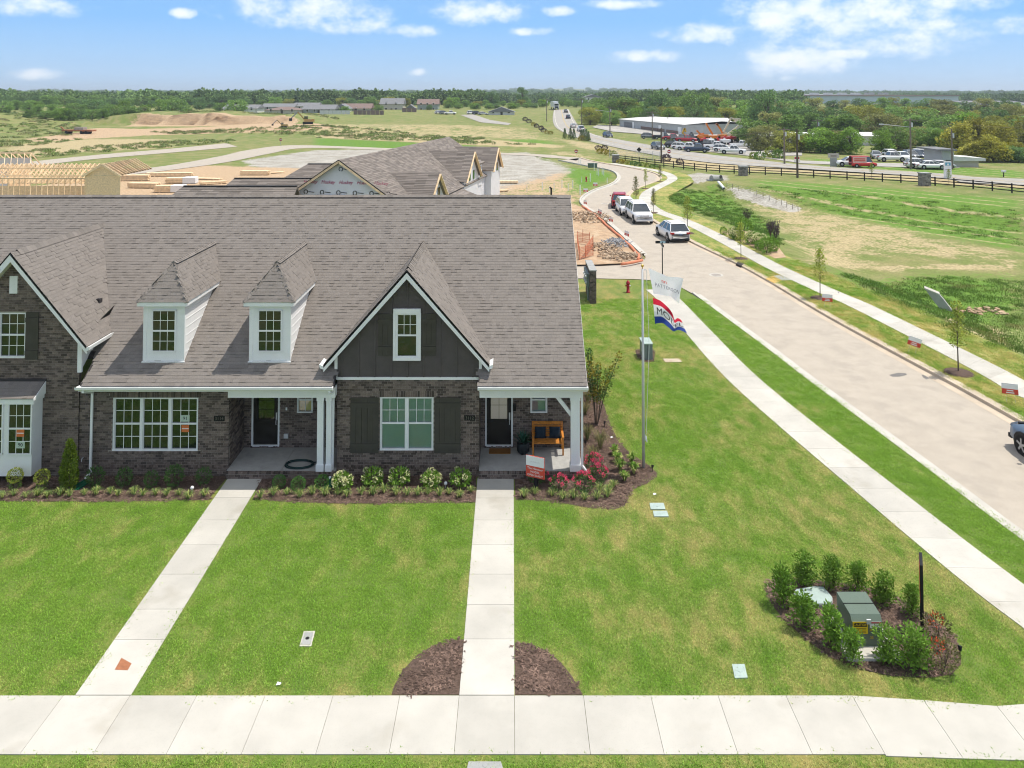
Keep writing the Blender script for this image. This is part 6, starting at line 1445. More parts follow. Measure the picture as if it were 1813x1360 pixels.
for px, py, c, k, f, lb in ((1503, 295, Wh, 'suv', (-1, .1), 'white car right behind the red and white van'), (1551, 280.5, Sv, 'sedan', (-.35, -1), 'silver car alone on the grass by the round trees'), (1577, 286.5, Wh, 'truck', (1, 0), 'white flatbed pickup right of the red van'),
                            (1578, 280, Wh, 'suv', (0, -1), 'white car nose-on behind the flatbed pickup'), (1598, 282, Wh, 'sedan', (-.1, -1), 'white sedan in the grass row, left of two dark cars'), (1612, 281.5, Gy, 'suv', (-.1, -1), 'grey SUV in the grass row by the tall lamp pole'),
                            (1623, 281, Db, 'suv', (.1, -1), 'dark blue SUV right of the tall lamp pole'), (1634, 279, Wh, 'suv', (1, 0), 'white SUV at the back near the green skip'), (1658, 283, Dg, 'sedan', (.4, -1), 'dark green car left of the grey booth'),
                            (1627, 298, Wh, 'suv', (1, -.1), 'white SUV nearest the highway, left of the white sign'), (1648, 300, Wh, 'sedan', (1, -.1), 'white sedan half behind the white sign'), (1665, 299, Sv, 'sedan', (1, -.1), 'silver sedan hidden by the white sign')):
    farcar(px, py, c, f, k, lb, RP, .10)
van = farcar(1528, 297, ('van_red', (.55, .03, .03)), (1, -.05), 'van', 'red and white delivery van beyond the highway', RP, .10)
van.scale = (.8,) * 3; b = MB(); b.box(-1.02, -1.005, -2.6, .4, 1.0, 2.35); b.box(1.005, 1.02, -2.6, .4, 1.0, 2.35); b.build('side_panel', paint('van_pink', (.72, .42, .38)), van)
for s_, zz in (('l', 1.9), ('m', 1.5)): 
    b = MB(); b.box(1.022, 1.03, -2.3, .1, zz - .12, zz + .12); b.build('lettering_band', m_red, van)
HW = 'traffic on the highway'
def hwcar(px, py, c, k, toward, lb):
    p = T(px, py); j = int(np.argmin((mid[:, 0] - p[0]) ** 2 + (mid[:, 1] - p[1]) ** 2)); d = mid[min(j + 1, nh - 1)] - mid[max(j - 1, 0)]; d = d / np.linalg.norm(d) * (-1 if toward else 1)
    o = car('highway_car', lb, c, (p[0], p[1], hz(p[0], p[1]) + .14), (d[0], d[1]), k, False, HW); return o
hwcar(1002, 200, Gy, 'suv', False, 'grey car near the crest of the highway'); hwcar(1006, 210.5, Db, 'suv', False, 'dark blue car below the crest of the highway'); hwcar(1015, 226, Wh, 'sedan', False, 'white car where the highway starts to climb')
hwcar(1029, 233, Wh, 'truck', False, 'white pickup at the foot of the highway climb'); hwcar(1076, 244, Db, 'suv', True, 'dark car alone on the highway bend'); hwcar(1165, 265, Gy, 'suv', True, 'grey SUV passing behind the dark pole')
p = T(984, 195); tk = thing('semi_truck', 'white semi truck cresting the highway', 'truck', (p[0], p[1], hz(p[0], p[1]) + .3), R(4), HW)
MB().box(-1.25, 1.25, 0, 12, 1.2, 4.1).build('trailer', paint(*Wh), tk); MB().box(-1.2, 1.2, -3, -.4, .6, 3.3).build('cab', paint(*Wh), tk); MB().box(-1.05, 1.05, -3.02, -2.98, 2.0, 2.9).build('windscreen', gl_car, tk); MB().box(-.9, .9, -3.1, -3.0, .7, 1.7).build('grille', m_trim, tk)
for y in (-2.3, 1.5, 10):
    for s in (-1.1, 1.1): MB().tube([(s - .2, y, .5), (s + .2, y, .5)], .5, 10).build('wheel', m_tyre, tk)

# ------------------------------------------------------------------ street furniture
sg = thing('street_sign', 'black street-name sign post at the alley corner', 'street sign', (*G(1173, 502)[:2], -.1), R(3))
sh_ = P(1173, 428, G(1173, 502)[1])[2]
MB().tube([(0, 0, 0), (0, 0, sh_ + .1)], .035, 8).build('post', m_black, sg); m_blade_s = mat('sign_blade_black', (.02, .018, .02), .5, .05, 5)
MB().box(-.48, .48, -.015, .015, sh_ - .02, sh_ + .16).build('name_blade', m_blade_s, sg); MB().box(-.17, .22, -.02, -.014, sh_ + .0, sh_ + .14).build('name_panel', mat('sign_sky', (.45, .60, .66), .4, .05, 5), sg)
MB().box(-.012, .012, -.42, .42, sh_ - .22, sh_ - .05).build('cross_blade', m_blade_s, sg); MB().tube([(0, 0, sh_ - .3), (0, 0, sh_ - .04)], .05, 8).build('bracket', m_metal, sg)
def lot_sign(px, py, lb, tilt=0, rz=.5, sc=1):
    p = G(px, py); o = thing('lot_sign', lb, 'sign', (p[0], p[1], 0), rz, 'red and white lot signs', sc); q = MB
    for s in (-.16, .16): MB().tube([(s, .0, 0), (s, .0, .8)], .006, 4).build('stake', m_metal, o)
    MB().box(-.30, .30, -.008, .004, .38, .60).build('red_panel', m_red, o); MB().box(-.30, .30, -.008, .004, .60, .83).build('white_panel', m_signw, o)
    MB().box(-.12, .12, -.012, -.008, .51, .555).build('print_line', m_signw, o); MB().box(-.15, .15, -.012, -.008, .42, .465).build('print_line', m_signw, o)
    o.rotation_euler = (0, tilt, rz); return o
for px, py, t, rz, lb in ((1465, 545, 0, -.35, 'red and white sign beside the first verge tree'), (1614, 625, .25, -.45, 'tilted red and white sign midway along the verge'), (1790, 714, -.05, -.5, 'red and white sign nearest on the verge, by the right edge')): lot_sign(px, py, lb, t, rz)
for i, (px, py) in enumerate(((1109, 425), (1082, 399), (1061, 384), (1036, 367))): lot_sign(px, py, 'red and white sign on the left kerb, %s from the alley' % ordw(i), R(rng.uniform(-12, 12)), -1.0)
for i, (px, py) in enumerate(((1037, 345), (1054, 334))): lot_sign(px, py, 'red and white sign on the green plot, %s round the bend' % ordw(i), 0, -.3)
# young street trees
def young(h, n, m, spread=.55, clear=.35, name='young_tree'):
    o = thing(name, 'x', 'tree'); t = MB(); t.tube([(0, 0, 0), (.02, 0, h * .5), (0, .02, h * .97)], [.03, .022, .006], 6); c = MB()
    for i in range(n):
        z = h * (clear + (1 - clear) * (i + rng.random()) / n); a = i * 2.4; l = spread * (1.15 - (z / h)) ** .7 * rng.uniform(.5, 1.1); e = Vector((l * math.cos(a), l * math.sin(a), z + l * .75))
        t.tube([(0, 0, z - .1), e], [.009, .003], 4, False)
        for k in range(4): blob(c, Vector((0, 0, z)) + (e - Vector((0, 0, z))) * rng.uniform(.35, 1.1), .11, .11, .11, 8, .10, .06)
    t.build('trunk', m_bark, o); c.build('crown', m, o); MB().lathe([(.62, 0), (.5, .05), (.1, .09)], n=14).build('mulch_ring', m_mulch, o); return Proto(o)
m_leafyt = leafmat('leaf_young', (.36, .42, .07)); yt = [young(2.9, 20, m_leafyt), young(3.0, 26, m_leafyt), young(2.8, 24, m_leafol, .42, .25)]
for px, py, pt, k, lb in ((1697, 660, 537, 0, 'thin young tree nearest on the verge with yellow-green leaves'), (1452, 528, 445, 1, 'thin young tree by the curb ramp with yellow-green leaves'), (1312, 458, 398, 1, 'young tree rising in front of the flowering shrub bed'), (1217, 413, 352, 1, 'young tree behind the nearest parked white SUV'),
                          (1157, 377, 333, 2, 'young tree with olive crown above the chrome-grilled SUV'), (1126, 360, 311, 2, 'young tree beside the parked red car'), (1143, 334, 300, 0, 'sparse young tree on the bend of the verge'), (1169, 322, 291, 2, 'young tree at the outer bend of the sidewalk'),
                          (1543, 316, 290, 1, 'young tree against the rail fence, before the red van'), (1680, 328, 301, 1, 'young tree against the rail fence by the stone pillar')):
    p = G(px, py) if px < 1500 or px > 1690 else T(px, py); top = P(px, pt, p[1])[2] - p[2]; yt[k].put((p[0], p[1], p[2]), rng.uniform(0, 6), top / 2.95, lb, 'young street trees')
# storm inlet, ramp, manholes
q = [G(*p, -.12)[:2] for p in ((1303, 470), (1312, 474), (1318, 470), (1308, 465))]
b = MB(); b.hexa([(x, y, -.15) for x, y in q] + [(x, y, .02) for x, y in q]); tag(b.build('storm_inlet', m_deck), 'dark storm drain inlet in the far kerb', 'drain')
q = [G(*p)[:2] for p in ((1356, 494), (1371, 502), (1384, 497), (1369, 489))]; b = MB(); b.hexa([(x, y, -.1) for x, y in q] + [(x, y, .02) for x, y in q]); tag(b.build('curb_ramp', mat('tactile_yellow', (.55, .36, .12), .9, .1, 12)), 'yellow tactile kerb ramp on the far side of the street', 'kerb ramp', None, 'structure')
q = [G(*p)[:2] for p in ((1369, 489), (1384, 497), (1418, 496), (1398, 486))]; b = MB(); b.hexa([(x, y, -.1) for x, y in q] + [(x, y, .026) for x, y in q]); tag(b.build('ramp_slab', m_concg), 'grey concrete slab joining the ramp to the far sidewalk', 'slab', None, 'structure')
for px, py, lb in ((1268, 487, 'round manhole cover in the street beyond the flag'), (1071, 361, 'round manhole cover far along the street'), (1072, 382, 'manhole cover left of the parked white SUVs'), (1090, 326, 'storm drain cover on the inner bend')):
    p = G(px, py, -.14); o = thing('manhole', lb, 'manhole cover', (p[0], p[1], -.138)); MB().lathe([(.52, 0), (.52, .006)], n=20).build('collar', m_conc, o); MB().lathe([(.36, .007), (.36, .012)], n=20).build('lid', m_rubble, o)
m_patch = mat('dark_patch', (.17, .16, .15), .9, .2, 6)  # one flat dark tone for two shapes on the street
for pts, lb in (([(1574, 664), (1590, 660), (1604, 661), (1606, 664), (1592, 667), (1580, 667)], 'dark patch on the street surface'), ([(1632, 664), (1645, 663), (1650, 668), (1640, 672), (1634, 668)], 'smaller dark patch near the far kerb')):
    b = MB(); b.poly([(*G(*p, -.136)[:2], -.136) for p in pts]); tag(b.build('asphalt_patch', m_patch), lb, 'patch', None, 'structure')
# flowering bed across the street
bedp = GP([(1278, 412), (1300, 421), (1340, 441), (1372, 458), (1392, 456), (1380, 440), (1340, 418), (1300, 402)])
sheet('mulch_bed', bedp, .02, m_dirt, 'reddish soil bed of flowering shrubs across the street', 'mulch', 'stuff')
bigb = blob(MB(), (0, 0, .7), .62, .62, .72, 900, .13, .07); bgp = mkplant('shrub', 'x', 'shrub', [('foliage', bigb, m_leafbr), ('stem', stems(MB(), 6, .9, .4, .02), m_bark)])
for px, py, s, lb in ((1281, 416, .55, 'small green shrub at the left end of the flowering bed'), (1296, 420, .6, 'second small green shrub in the flowering bed'), (1318, 424, 1.35, 'tallest green shrub in the flowering bed'), (1344, 444, .6, 'small shrub at the front right of the flowering bed'), (1357, 449, .95, 'broad shrub at the right end of the flowering bed'), (1368, 446, .85, 'broad shrub behind the right end of the flowering bed')):
    p = G(px, py); bgp.put((p[0], p[1], 0), rng.uniform(0, 6), s, lb, 'green shrubs across the street')
hyb = hydr(22, m_cream, .10)
for px, py, s, lb in ((1304, 424, 1.7, 'cream hydrangea left in the flowering bed'), (1331, 432, 1.8, 'cream hydrangea in the middle of the flowering bed'), (1346, 438, 1.9, 'cream hydrangea right in the flowering bed')):
    p = G(px, py); hyb.put((p[0], p[1], 0), rng.uniform(0, 6), s, lb, 'cream hydrangeas across the street')
def purple():
    o = thing('purple_tree', 'x', 'tree'); t = MB(); c = MB()
    for i in range(9):
        a = i * .7 + rng.random(); e = Vector((.6 * math.cos(a) * rng.uniform(.4, 1), .6 * math.sin(a) * rng.uniform(.4, 1), rng.uniform(1.7, 2.3))); t.tube([(0, 0, 0), (0, 0, .8), e * .7 + Vector((0, 0, .3)), e], [.03, .024, .014, .004], 5, False)
        for k in range(5): blob(c, Vector((0, 0, .9)) + (e - Vector((0, 0, .9))) * rng.uniform(.3, 1.05), .13, .13, .16, 14, .09, .05)
    t.build('trunk', m_bark, o); c.build('crown', m_leafpu, o); return Proto(o)
pu = purple()
for px, py, s, lb in ((1364, 434, 1.0, 'left of two dark purple trees behind the flowering bed'), (1374, 444, 1.15, 'right of two dark purple trees behind the flowering bed'), (1323, 405, .9, 'dark purple tree behind the tallest green shrub')):
    p = G(px, py); pu.put((p[0], p[1], 0), rng.uniform(0, 6), s, lb, 'purple-leaved small trees')
# headwall, culvert, riprap and silt posts in the basin
hwp = T(1672, 550); hY = hwp[1]
hwll = base(thing('headwall', 'grey concrete headwall jutting from the basin slope', 'headwall', hwp), hwp)
b = MB(); b.prism([P(*q, hY) for q in ((1638, 512), (1663, 522), (1671, 531), (1688, 553), (1672, 556), (1655, 536))], (.25, .5, 0)); b.build('wing_wall', m_concg, hwll); b = MB(); b.prism([P(1637, 510, hY - .03), P(1664, 521, hY - .03), P(1664, 523, hY - .03), P(1637, 513, hY - .03)], (.3, .6, 0)); b.build('coping', m_conc, hwll)
rk = MB()
for _ in range(60): rk.ell((rng.uniform(-1.6, 1.6), rng.uniform(-.7, .7), rng.uniform(0, .12)), rng.uniform(.08, .2), None, rng.uniform(.05, .1), 5, 4, .25)
cp_ = T(1735, 552); o = rk.build('rubble', m_dirt); o.location = cp_; tag(o, 'tan broken rock spread right of the headwall', 'rocks', None, 'stuff')
cu = T(1268, 320); cv_ = thing('culvert', 'pale concrete culvert end with dark mouth in the basin', 'culvert', cu, R(25))
MB().tube([(-.9, 0, .35), (.9, 0, .35)], .5, 14).build('pipe', m_concg, cv_); MB().tube([(.5, -.42, .6), (.52, -.53, .62)], .26, 12).build('mouth', m_deck, cv_); MB().box(-1.2, 1.2, -.3, .8, -.2, .2).build('footing', m_concg, cv_)
ch = T(1276, 333); o = thing('pipe_end', 'slanting white pipe end in the basin gravel', 'pipe', ch); a_p = Vector(T(1272, 327)) - Vector(ch); b_p = Vector(T(1282, 336)) - Vector(ch); MB().tube([a_p + Vector((0, 0, .4)), b_p + Vector((0, 0, .2))], .19, 10).build('tube', m_signw, o); MB().tube([b_p + Vector((0, 0, .2)), b_p * 1.03 + Vector((0, 0, .19))], .16, 10).build('mouth', m_deck, o)
sf_ = [(1287, 332), (1297, 334.5), (1307, 338), (1328, 342), (1340, 346), (1351, 350.5), (1362, 355), (1374, 360), (1384, 364), (1393, 367.5), (1403, 371), (1413, 375)]
fz = thing('silt_fence', 'low wire silt fence on posts along the basin gravel', 'fence', T(1350, 350)); base(fz, T(1350, 350)); pts = [Vector(T(*q)) for q in sf_]
for q in pts: b = MB(); b.bar(q, q + Vector((0, 0, .75)), .05); b.build('post', m_pole, fz)
for a, c in zip(pts[:-1], pts[1:]):
    b = MB()
    for z in (.2, .45, .68): b.bar(a + Vector((0, 0, z)), c + Vector((0, 0, z)), .014)
    b.build('wire', m_metal, fz)
# sprinkler spray on the verge
sp0 = Vector(G(1485, 520)); dr = MB(); sd0 = thing('sprinkler', 'small lawn sprinkler spraying beside the far sidewalk', 'sprinkler', tuple(sp0)); MB().tube([(0, 0, 0), (0, 0, .12)], .02, 6).build('head', m_black, sd0)
for _ in range(1500):
    v = rng.random(); a = rng.uniform(-.5, .1); r_ = v * 5.5; z = 2.4 * (4 * v * (1 - v)) * rng.uniform(.6, 1.0); c = sp0 + Vector((r_ * math.cos(a), r_ * math.sin(a), z)) + Vector((rng.gauss(0, .12), rng.gauss(0, .12), rng.gauss(0, .1)))
    k = .006; dr.add([c + Vector((-k, 0, -k)), c + Vector((k, 0, -k)), c + Vector((k, 0, k)), c + Vector((-k, 0, k))], [(0, 1, 2, 3)])
tag(dr.build('water_spray', glass('water_drop', (.9, .95, 1), .3, .1)), 'fine arc of water drops from the verge sprinkler', 'water', None, 'stuff')
# black three-rail fence with stone pillars
FB = [(1095, 285.5), (1135, 291), (1176, 296), (1245, 303.5), (1309, 308), (1400, 312), (1480, 317), (1555, 321.5), (1618, 325), (1650, 328.5), (1720, 334.5), (1813, 344), (1900, 354)]
fl_ = spline(TP(FB), 2.45); fo = T(1400, 312)
fence = base(thing('rail_fence', 'long black three-rail fence along the highway side', 'fence', fo), fo)
pw = [Vector((x, y, hz(x, y))) for x, y in fl_]
for q in pw: b = MB(); b.box(q.x - .07, q.x + .07, q.y - .07, q.y + .07, q.z - .1, q.z + 1.28); b.build('post', m_blackfence, fence)
for a, c in zip(pw[:-1], pw[1:]):
    for z in (.32, .72, 1.12): b = MB(); b.bar(a + Vector((0, -.09, z)), c + Vector((0, -.09, z)), .035, .13); b.build('rail', m_blackfence, fence)
for px, py, pt, lb in ((1090, 288, 275, 'stacked stone pillar at the left end of the rail fence'), (1316, 311, 295, 'stacked stone pillar in the middle of the rail fence'), (1637, 329, 307, 'largest stacked stone pillar, right along the rail fence')):
    p = T(px, py); h_ = P(px, pt, p[1])[2] - p[2]; o = thing('stone_pillar', lb, 'pillar', p, 0, 'stone pillars of the rail fence'); w_ = .62
    MB().box(-w_ + .05, w_ - .05, -w_ + .05, w_ - .05, -.2, h_).build('core', m_mortar, o)
    nr_ = 8; rows = h_ / nr_; k = MB()
    for i in range(nr_):
        x = -w_
        while x < w_ - .05:
            l = min(rng.uniform(.25, .55), w_ - x); b = MB(); d_ = rng.uniform(0, .05); b.box(x + .01, x + l - .01, -w_ - d_, -w_ + .1, i * rows + .01, (i + 1) * rows - .01); b.build('stone', m_stone, o); x += l
        for s in (-1, 1): k.box(min(s * w_, s * (w_ - .1)), max(s * w_, s * (w_ - .1)), -w_ + .12, w_, i * rows + .01, (i + 1) * rows - .01)
    k.build('side_stone', m_stone, o); MB().box(-w_ - .08, w_ + .08, -w_ - .08, w_ + .08, h_, h_ + .12).build('cap', m_concg, o)
# kerb log, rubble heaps and orange netting on the building plot by the alley
so_ = spline(GP([(1137, 462), (1139, 455), (1128, 443), (1112, 428), (1100, 417), (1085, 405), (1066, 388), (1050, 376), (1036, 366)]), .6)
tag(MB().tube([(x - .35, y, .12 + .03 * math.sin(i * .9)) for i, (x, y) in enumerate(so_)], .11, 8).build('silt_sock', m_orange, None, True), 'orange silt sock lying along the left kerb', 'silt sock')
so2 = spline(GP([(1137, 463), (1120, 467), (1100, 470)]), .5); tag(MB().tube([(x, y, .10) for x, y in so2], .11, 8).build('silt_sock', m_orange, None, True), 'orange silt sock rounding the alley corner', 'silt sock')
sheet('dirt_plot', GP([(1020, 469), (1060, 468.5), (1100, 466.5), (1130, 462), (1134, 455), (1110, 432), (1085, 409), (1060, 389), (1034, 368), (1010, 360), (980, 420)]), .012, m_dirt, 'bare tan dirt plot beside the alley', 'dirt')
m_rub2 = mat('tan_rubble', (.40, .30, .21), .95, .3, 3, rnd=.9); m_slate = mat('grey_gravel', (.33, .33, .34), .95, .25, 12, rnd=.5)
def heap(px, py, rx, ry, h_, n, m, lb, sz=(.05, .19)):
    p = G(px, py); b = MB()
    for _ in range(n):
        a = rng.uniform(0, 6.28); q = math.sqrt(rng.random()); z = h_ * (1 - q) * rng.uniform(.5, 1); s = rng.uniform(*sz); c = (p[0] + rx * q * math.cos(a), p[1] + ry * q * math.sin(a), .02 + z)
        if rng.random() < .3: b.bar(c, (c[0] + rng.uniform(-.6, .6), c[1] + rng.uniform(-.6, .6), c[2] + rng.uniform(-.1, .2)), .05)
        else: b.ell(c, s, s * rng.uniform(.6, 1.3), s * rng.uniform(.3, .8), 6, 4, .3)
    tag(b.build('rubble_heap', m), lb, 'rubble', None, 'stuff')
heap(1102, 455, 1.9, 1.7, .4, 240, m_rub2, 'heap of broken rubble at the alley corner'); heap(1072, 440, 1.3, 2.6, .35, 160, m_rub2, 'long heap of stones and sticks on the dirt plot'); heap(1092, 432, 1.2, 2.0, .5, 300, m_slate, 'smooth heap of grey gravel on the dirt plot', (.05, .12)); heap(1040, 385, 2.4, 4.0, .5, 300, m_rub2, 'far rubble heap behind the roof edge')
nt_o = base(thing('orange_netting', 'orange safety netting on stakes by the roof edge', 'netting', G(1035, 452)), G(1035, 452))
for xa, ya in ((1022, 425), (1032, 422), (1044, 428), (1026, 455), (1036, 452), (1050, 448), (1050, 432)):
    p = G(xa, ya + 6); b = MB(); b.bar(p, (p[0], p[1], 1.1), .05); b.build('stake', m_orange, nt_o)
for (a1_, b1_) in (((1022, 431), (1044, 434)), ((1026, 461), (1050, 454)), ((1036, 458), (1050, 438)), ((1022, 431), (1026, 461))):
    p, q = Vector(G(*a1_)), Vector(G(*b1_)); b = MB()
    for i in range(8): b.bar(p + Vector((0, 0, .12 + i * .12)), q + Vector((0, 0, .12 + i * .12 - .1 * math.sin(i))), .022)
    for i in range(16): r_ = p + (q - p) * i / 15; b.bar(r_ + Vector((0, 0, .1)), r_ + Vector((0, 0, 1.0)), .02)
    b.build('net', m_orange, nt_o)
# white stub pipes on the green plots
pv = mkplant('stub_pipe', 'x', 'pipe', [('pipe', MB().tube([(0, 0, 0), (0, 0, 1.1)], .055, 8), m_signw), ('cap', MB().tube([(0, 0, 1.1), (0, 0, 1.16)], .065, 8), m_signw)])
for i, (px, py) in enumerate(sorted(((933, 340), (960, 337), (973, 341), (981, 338), (995, 333), (1006, 338), (1014, 333), (1027, 345), (1030, 323), (1045, 322), (1060, 312), (1057, 310), (1066, 309), (1069, 311), (1075, 325), (1025, 292), (1028, 292), (1052, 302)))):
    p = G(px, py); pv.put((p[0], p[1], 0), 0, rng.uniform(.7, 1.1), 'white stub pipe, %s from the left across the green plot' % ordw(i), 'white stub pipes on the green plot')
h2 = Proto(hyd); h2.used = True; p = G(1038, 322); h2.put((p[0], p[1], 0), 0, 1, 'small distant red hydrant on the green building plot')
bo = thing('utility_box', 'small dark green utility box on the green plot', 'utility box', G(1049, 298)); MB().box(-.8, .8, -.3, .3, .1, .8).build('body', m_green, bo); MB().box(-.85, .85, -.35, .35, .8, .9).build('lid', m_green, bo)
pf = thing('pipe_stand', 'dark pipe stub just above the roof ridge', 'pipe', G(976, 345)); MB().tube([(0, 0, 0), (0, 0, .9)], .12, 8).build('pipe', m_black, pf); MB().tube([(0, 0, .8), (-.2, 0, 1.0)], .1, 8).build('elbow', m_black, pf)
# ------------------------------------------------------------------ townhouses in house wrap behind the main roof
wdir = Vector((6.5, 34, 0)).normalized(); wperp = Vector((wdir.y, -wdir.x, 0)); WO = Vector((-14.7, 66.3, 0))
wh = base(thing('wrapped_townhouses', 'half-built townhouses in white house wrap with grey shingle roofs', 'house', WO), WO)
m_shg = mat('grey_shingle', (.20, .172, .152), .95, .15, 20, rnd=.5, bump=.4, world=True)
def WL(x, y, z): return WO + wperp * x + wdir * y + Vector((0, 0, z))
def roofplane(name, par, a, b, c, d, m=None, n_course=24, thick=.10, joined=True):
    """shingled plane a-b eave, d-c ridge: deck plus stepped courses"""
    a, b, c, d = map(Vector, (a, b, c, d)); mb = MB(); nn = (b - a).cross(d - a).normalized(); nn = nn if nn.z > 0 else -nn
    mb.hexa([a - nn * thick, b - nn * thick, c - nn * thick, d - nn * thick, a, b, c, d])
    for i in range(n_course):
        t0, t1 = i / n_course, (i + 1) / n_course; L0, L1 = a + (d - a) * t0, a + (d - a) * t1; R0, R1 = b + (c - b) * t0, b + (c - b) * t1; k = max(1, int((R0 - L0).length / .9))
        for j in range(k):
            u0, u1 = j / k, (j + 1) / k; mb.add([L0 + (R0 - L0) * u0 + nn * .03, L0 + (R0 - L0) * u1 + nn * .03, L1 + (R1 - L1) * u1 + nn * .008, L1 + (R1 - L1) * u0 + nn * .008, L0 + (R0 - L0) * u0, L0 + (R0 - L0) * u1], [(0, 1, 2, 3), (4, 5, 1, 0)])
    return mb.build(name, m or m_shg, par)
RZW = 7.6; HWD = 6.4; SW_ = .67; LW_ = 34.7
for s in (-1, 1): roofplane('roof', wh, WL(s * HWD, -.5, RZW - HWD * SW_), WL(s * HWD, LW_, RZW - HWD * SW_), WL(0, LW_, RZW), WL(0, -.5, RZW), n_course=40)
b = MB(); b.prism([WL(-HWD + .3, 0, 0), WL(HWD - .3, 0, 0), WL(HWD - .3, 0, RZW - HWD * SW_), WL(0, 0, RZW - .25), WL(-HWD + .3, 0, RZW - HWD * SW_)], wdir * (LW_ - .5)); b.build('wall', m_wrap, wh)
for s in (-1, 1):
    b = MB(); b.bar(WL(0, -.52, RZW - .16), WL(s * HWD, -.52, RZW - HWD * SW_ - .16), .06, .22); b.build('rake_board', m_lumber, wh); b = MB(); b.bar(WL(0, -.54, RZW - .02), WL(s * HWD, -.54, RZW - HWD * SW_ - .02), .05, .06); b.build('drip_edge', m_black, wh)
m_pinkink = mat('magenta_print', (.42, .01, .10), .7, .05, 6); rzw = math.atan2(wperp.y, wperp.x)
for i, x in enumerate((-1.55, -.50, .55, 1.60, 2.6)): text(wh, 'Huskey', .42, tuple(WL(x * 1.55 - .4, -.03, 5.62)), (R(90), 0, rzw), m_pinkink, shear=.35)
for z, xs_ in ((6.75, (0,)), (4.75, (-3.2, -1.7, -.2, 1.3, 2.8, 4.3)), (4.0, (-3.8, -2.3, 1.0, 2.4, 3.9))):
    for x in xs_:
        b = MB(); c = WL(x, -.02, z)
        for j in range(10):
            a0_, a1_ = j / 10 * 6.28, (j + 1) / 10 * 6.28
            if j == 7: continue
            b.bar(c + wperp * .17 * math.cos(a0_) + Vector((0, 0, .17 * math.sin(a0_))), c + wperp * .17 * math.cos(a1_) + Vector((0, 0, .17 * math.sin(a1_))), .05)
        b.bar(c + wperp * .25 + Vector((0, 0, .02)), c + wperp * .78 + Vector((0, 0, -.03)), .03, .05); b.build('printed_logo', m_ink, wh)
for x in (-1.25, .0):
    b = MB(); c = WL(x, -.03, 4.1); 
    for du, dz, w_, h_ in ((0, .42, .98, .07), (0, -.42, .98, .07), (-.46, 0, .07, .9), (.46, 0, .07, .9)): b.prism([c + wperp * (du - w_ / 2) + Vector((0, 0, dz - h_ / 2)), c + wperp * (du + w_ / 2) + Vector((0, 0, dz - h_ / 2)), c + wperp * (du + w_ / 2) + Vector((0, 0, dz + h_ / 2)), c + wperp * (du - w_ / 2) + Vector((0, 0, dz + h_ / 2))], -wdir * .06)
    o = b.build('window', m_white, wh); g = MB(); g.prism([c + wperp * -.44 + Vector((0, 0, -.4)), c + wperp * .44 + Vector((0, 0, -.4)), c + wperp * .44 + Vector((0, 0, .4)), c + wperp * -.44 + Vector((0, 0, .4))], -wdir * .02); g.build('pane', gl_dark, o)
def wing(y, z, x0, x1, half, slope, gable_front=True):
    ze = z - half * slope
    for s in (-1, 1): roofplane('wing_roof', wh, WL(x0 - (3 if x1 > 0 else 0), y + s * half, ze), WL(x1, y + s * half, ze), WL(x1, y, z), WL(x0 - (3 if x1 > 0 else 0), y, z), n_course=22)
    b = MB(); b.prism([WL(x1 - .35, y - half + .2, 0), WL(x1 - .35, y + half - .2, 0), WL(x1 - .35, y + half - .2, ze), WL(x1 - .35, y, z - .2), WL(x1 - .35, y - half + .2, ze)], -wperp * 3.0); b.build('wall', m_wrap, wh)
    for s in (-1, 1): b = MB(); b.bar(WL(x1 + .02, y, z - .14), WL(x1 + .02, y + s * half, ze - .14), .06, .26, up=tuple(wperp)); b.build('rake_board', m_lumber, wh)
    for k in (-.9, .9):
        b = MB(); b.prism([WL(x1 - .34, y + k - .35, 3.6), WL(x1 - .34, y + k + .35, 3.6), WL(x1 - .34, y + k + .35, 4.6), WL(x1 - .34, y + k - .35, 4.6)], wperp * .04); b.build('pane', gl_dark, wh)
wing(5.5, 6.05, 2.2, 7.2, 3.4, .85); wing(21.5, 6.85, 1.0, 6.6, 3.6, .85); wing(31.5, 6.6, 1.0, 7.2, 2.8, .95)
for y in (26.0,):
    b = MB(); b.prism([WL(6.2, y - .9, 2.5), WL(6.2, y + .9, 2.5), WL(6.2, y + .9, 5.2), WL(6.2, y - .9, 5.2)], -wperp * 4); b.build('dormer_wall', m_wrap, wh); roofplane('dormer_roof', wh, WL(6.5, y - 1.2, 5.1), WL(6.5, y + 1.2, 5.1), WL(2.0, y + 1.2, 6.4), WL(2.0, y - 1.2, 6.4), n_course=10)
    b = MB(); b.prism([WL(6.21, y - .3, 3.4), WL(6.21, y + .3, 3.4), WL(6.21, y + .3, 4.7), WL(6.21, y - .3, 4.7)], wperp * .04); b.build('pane', gl_dark, wh)
roofplane('porch_roof', wh, WL(8.6, 11, 2.3), WL(8.6, 17, 2.3), WL(6.0, 17, 3.3), WL(6.0, 11, 3.3), n_course=8)
for y in (11.3, 16.7): b = MB(); b.bar(WL(8.4, y, 0), WL(8.4, y, 2.3), .16); b.build('porch_post', m_lumber, wh)
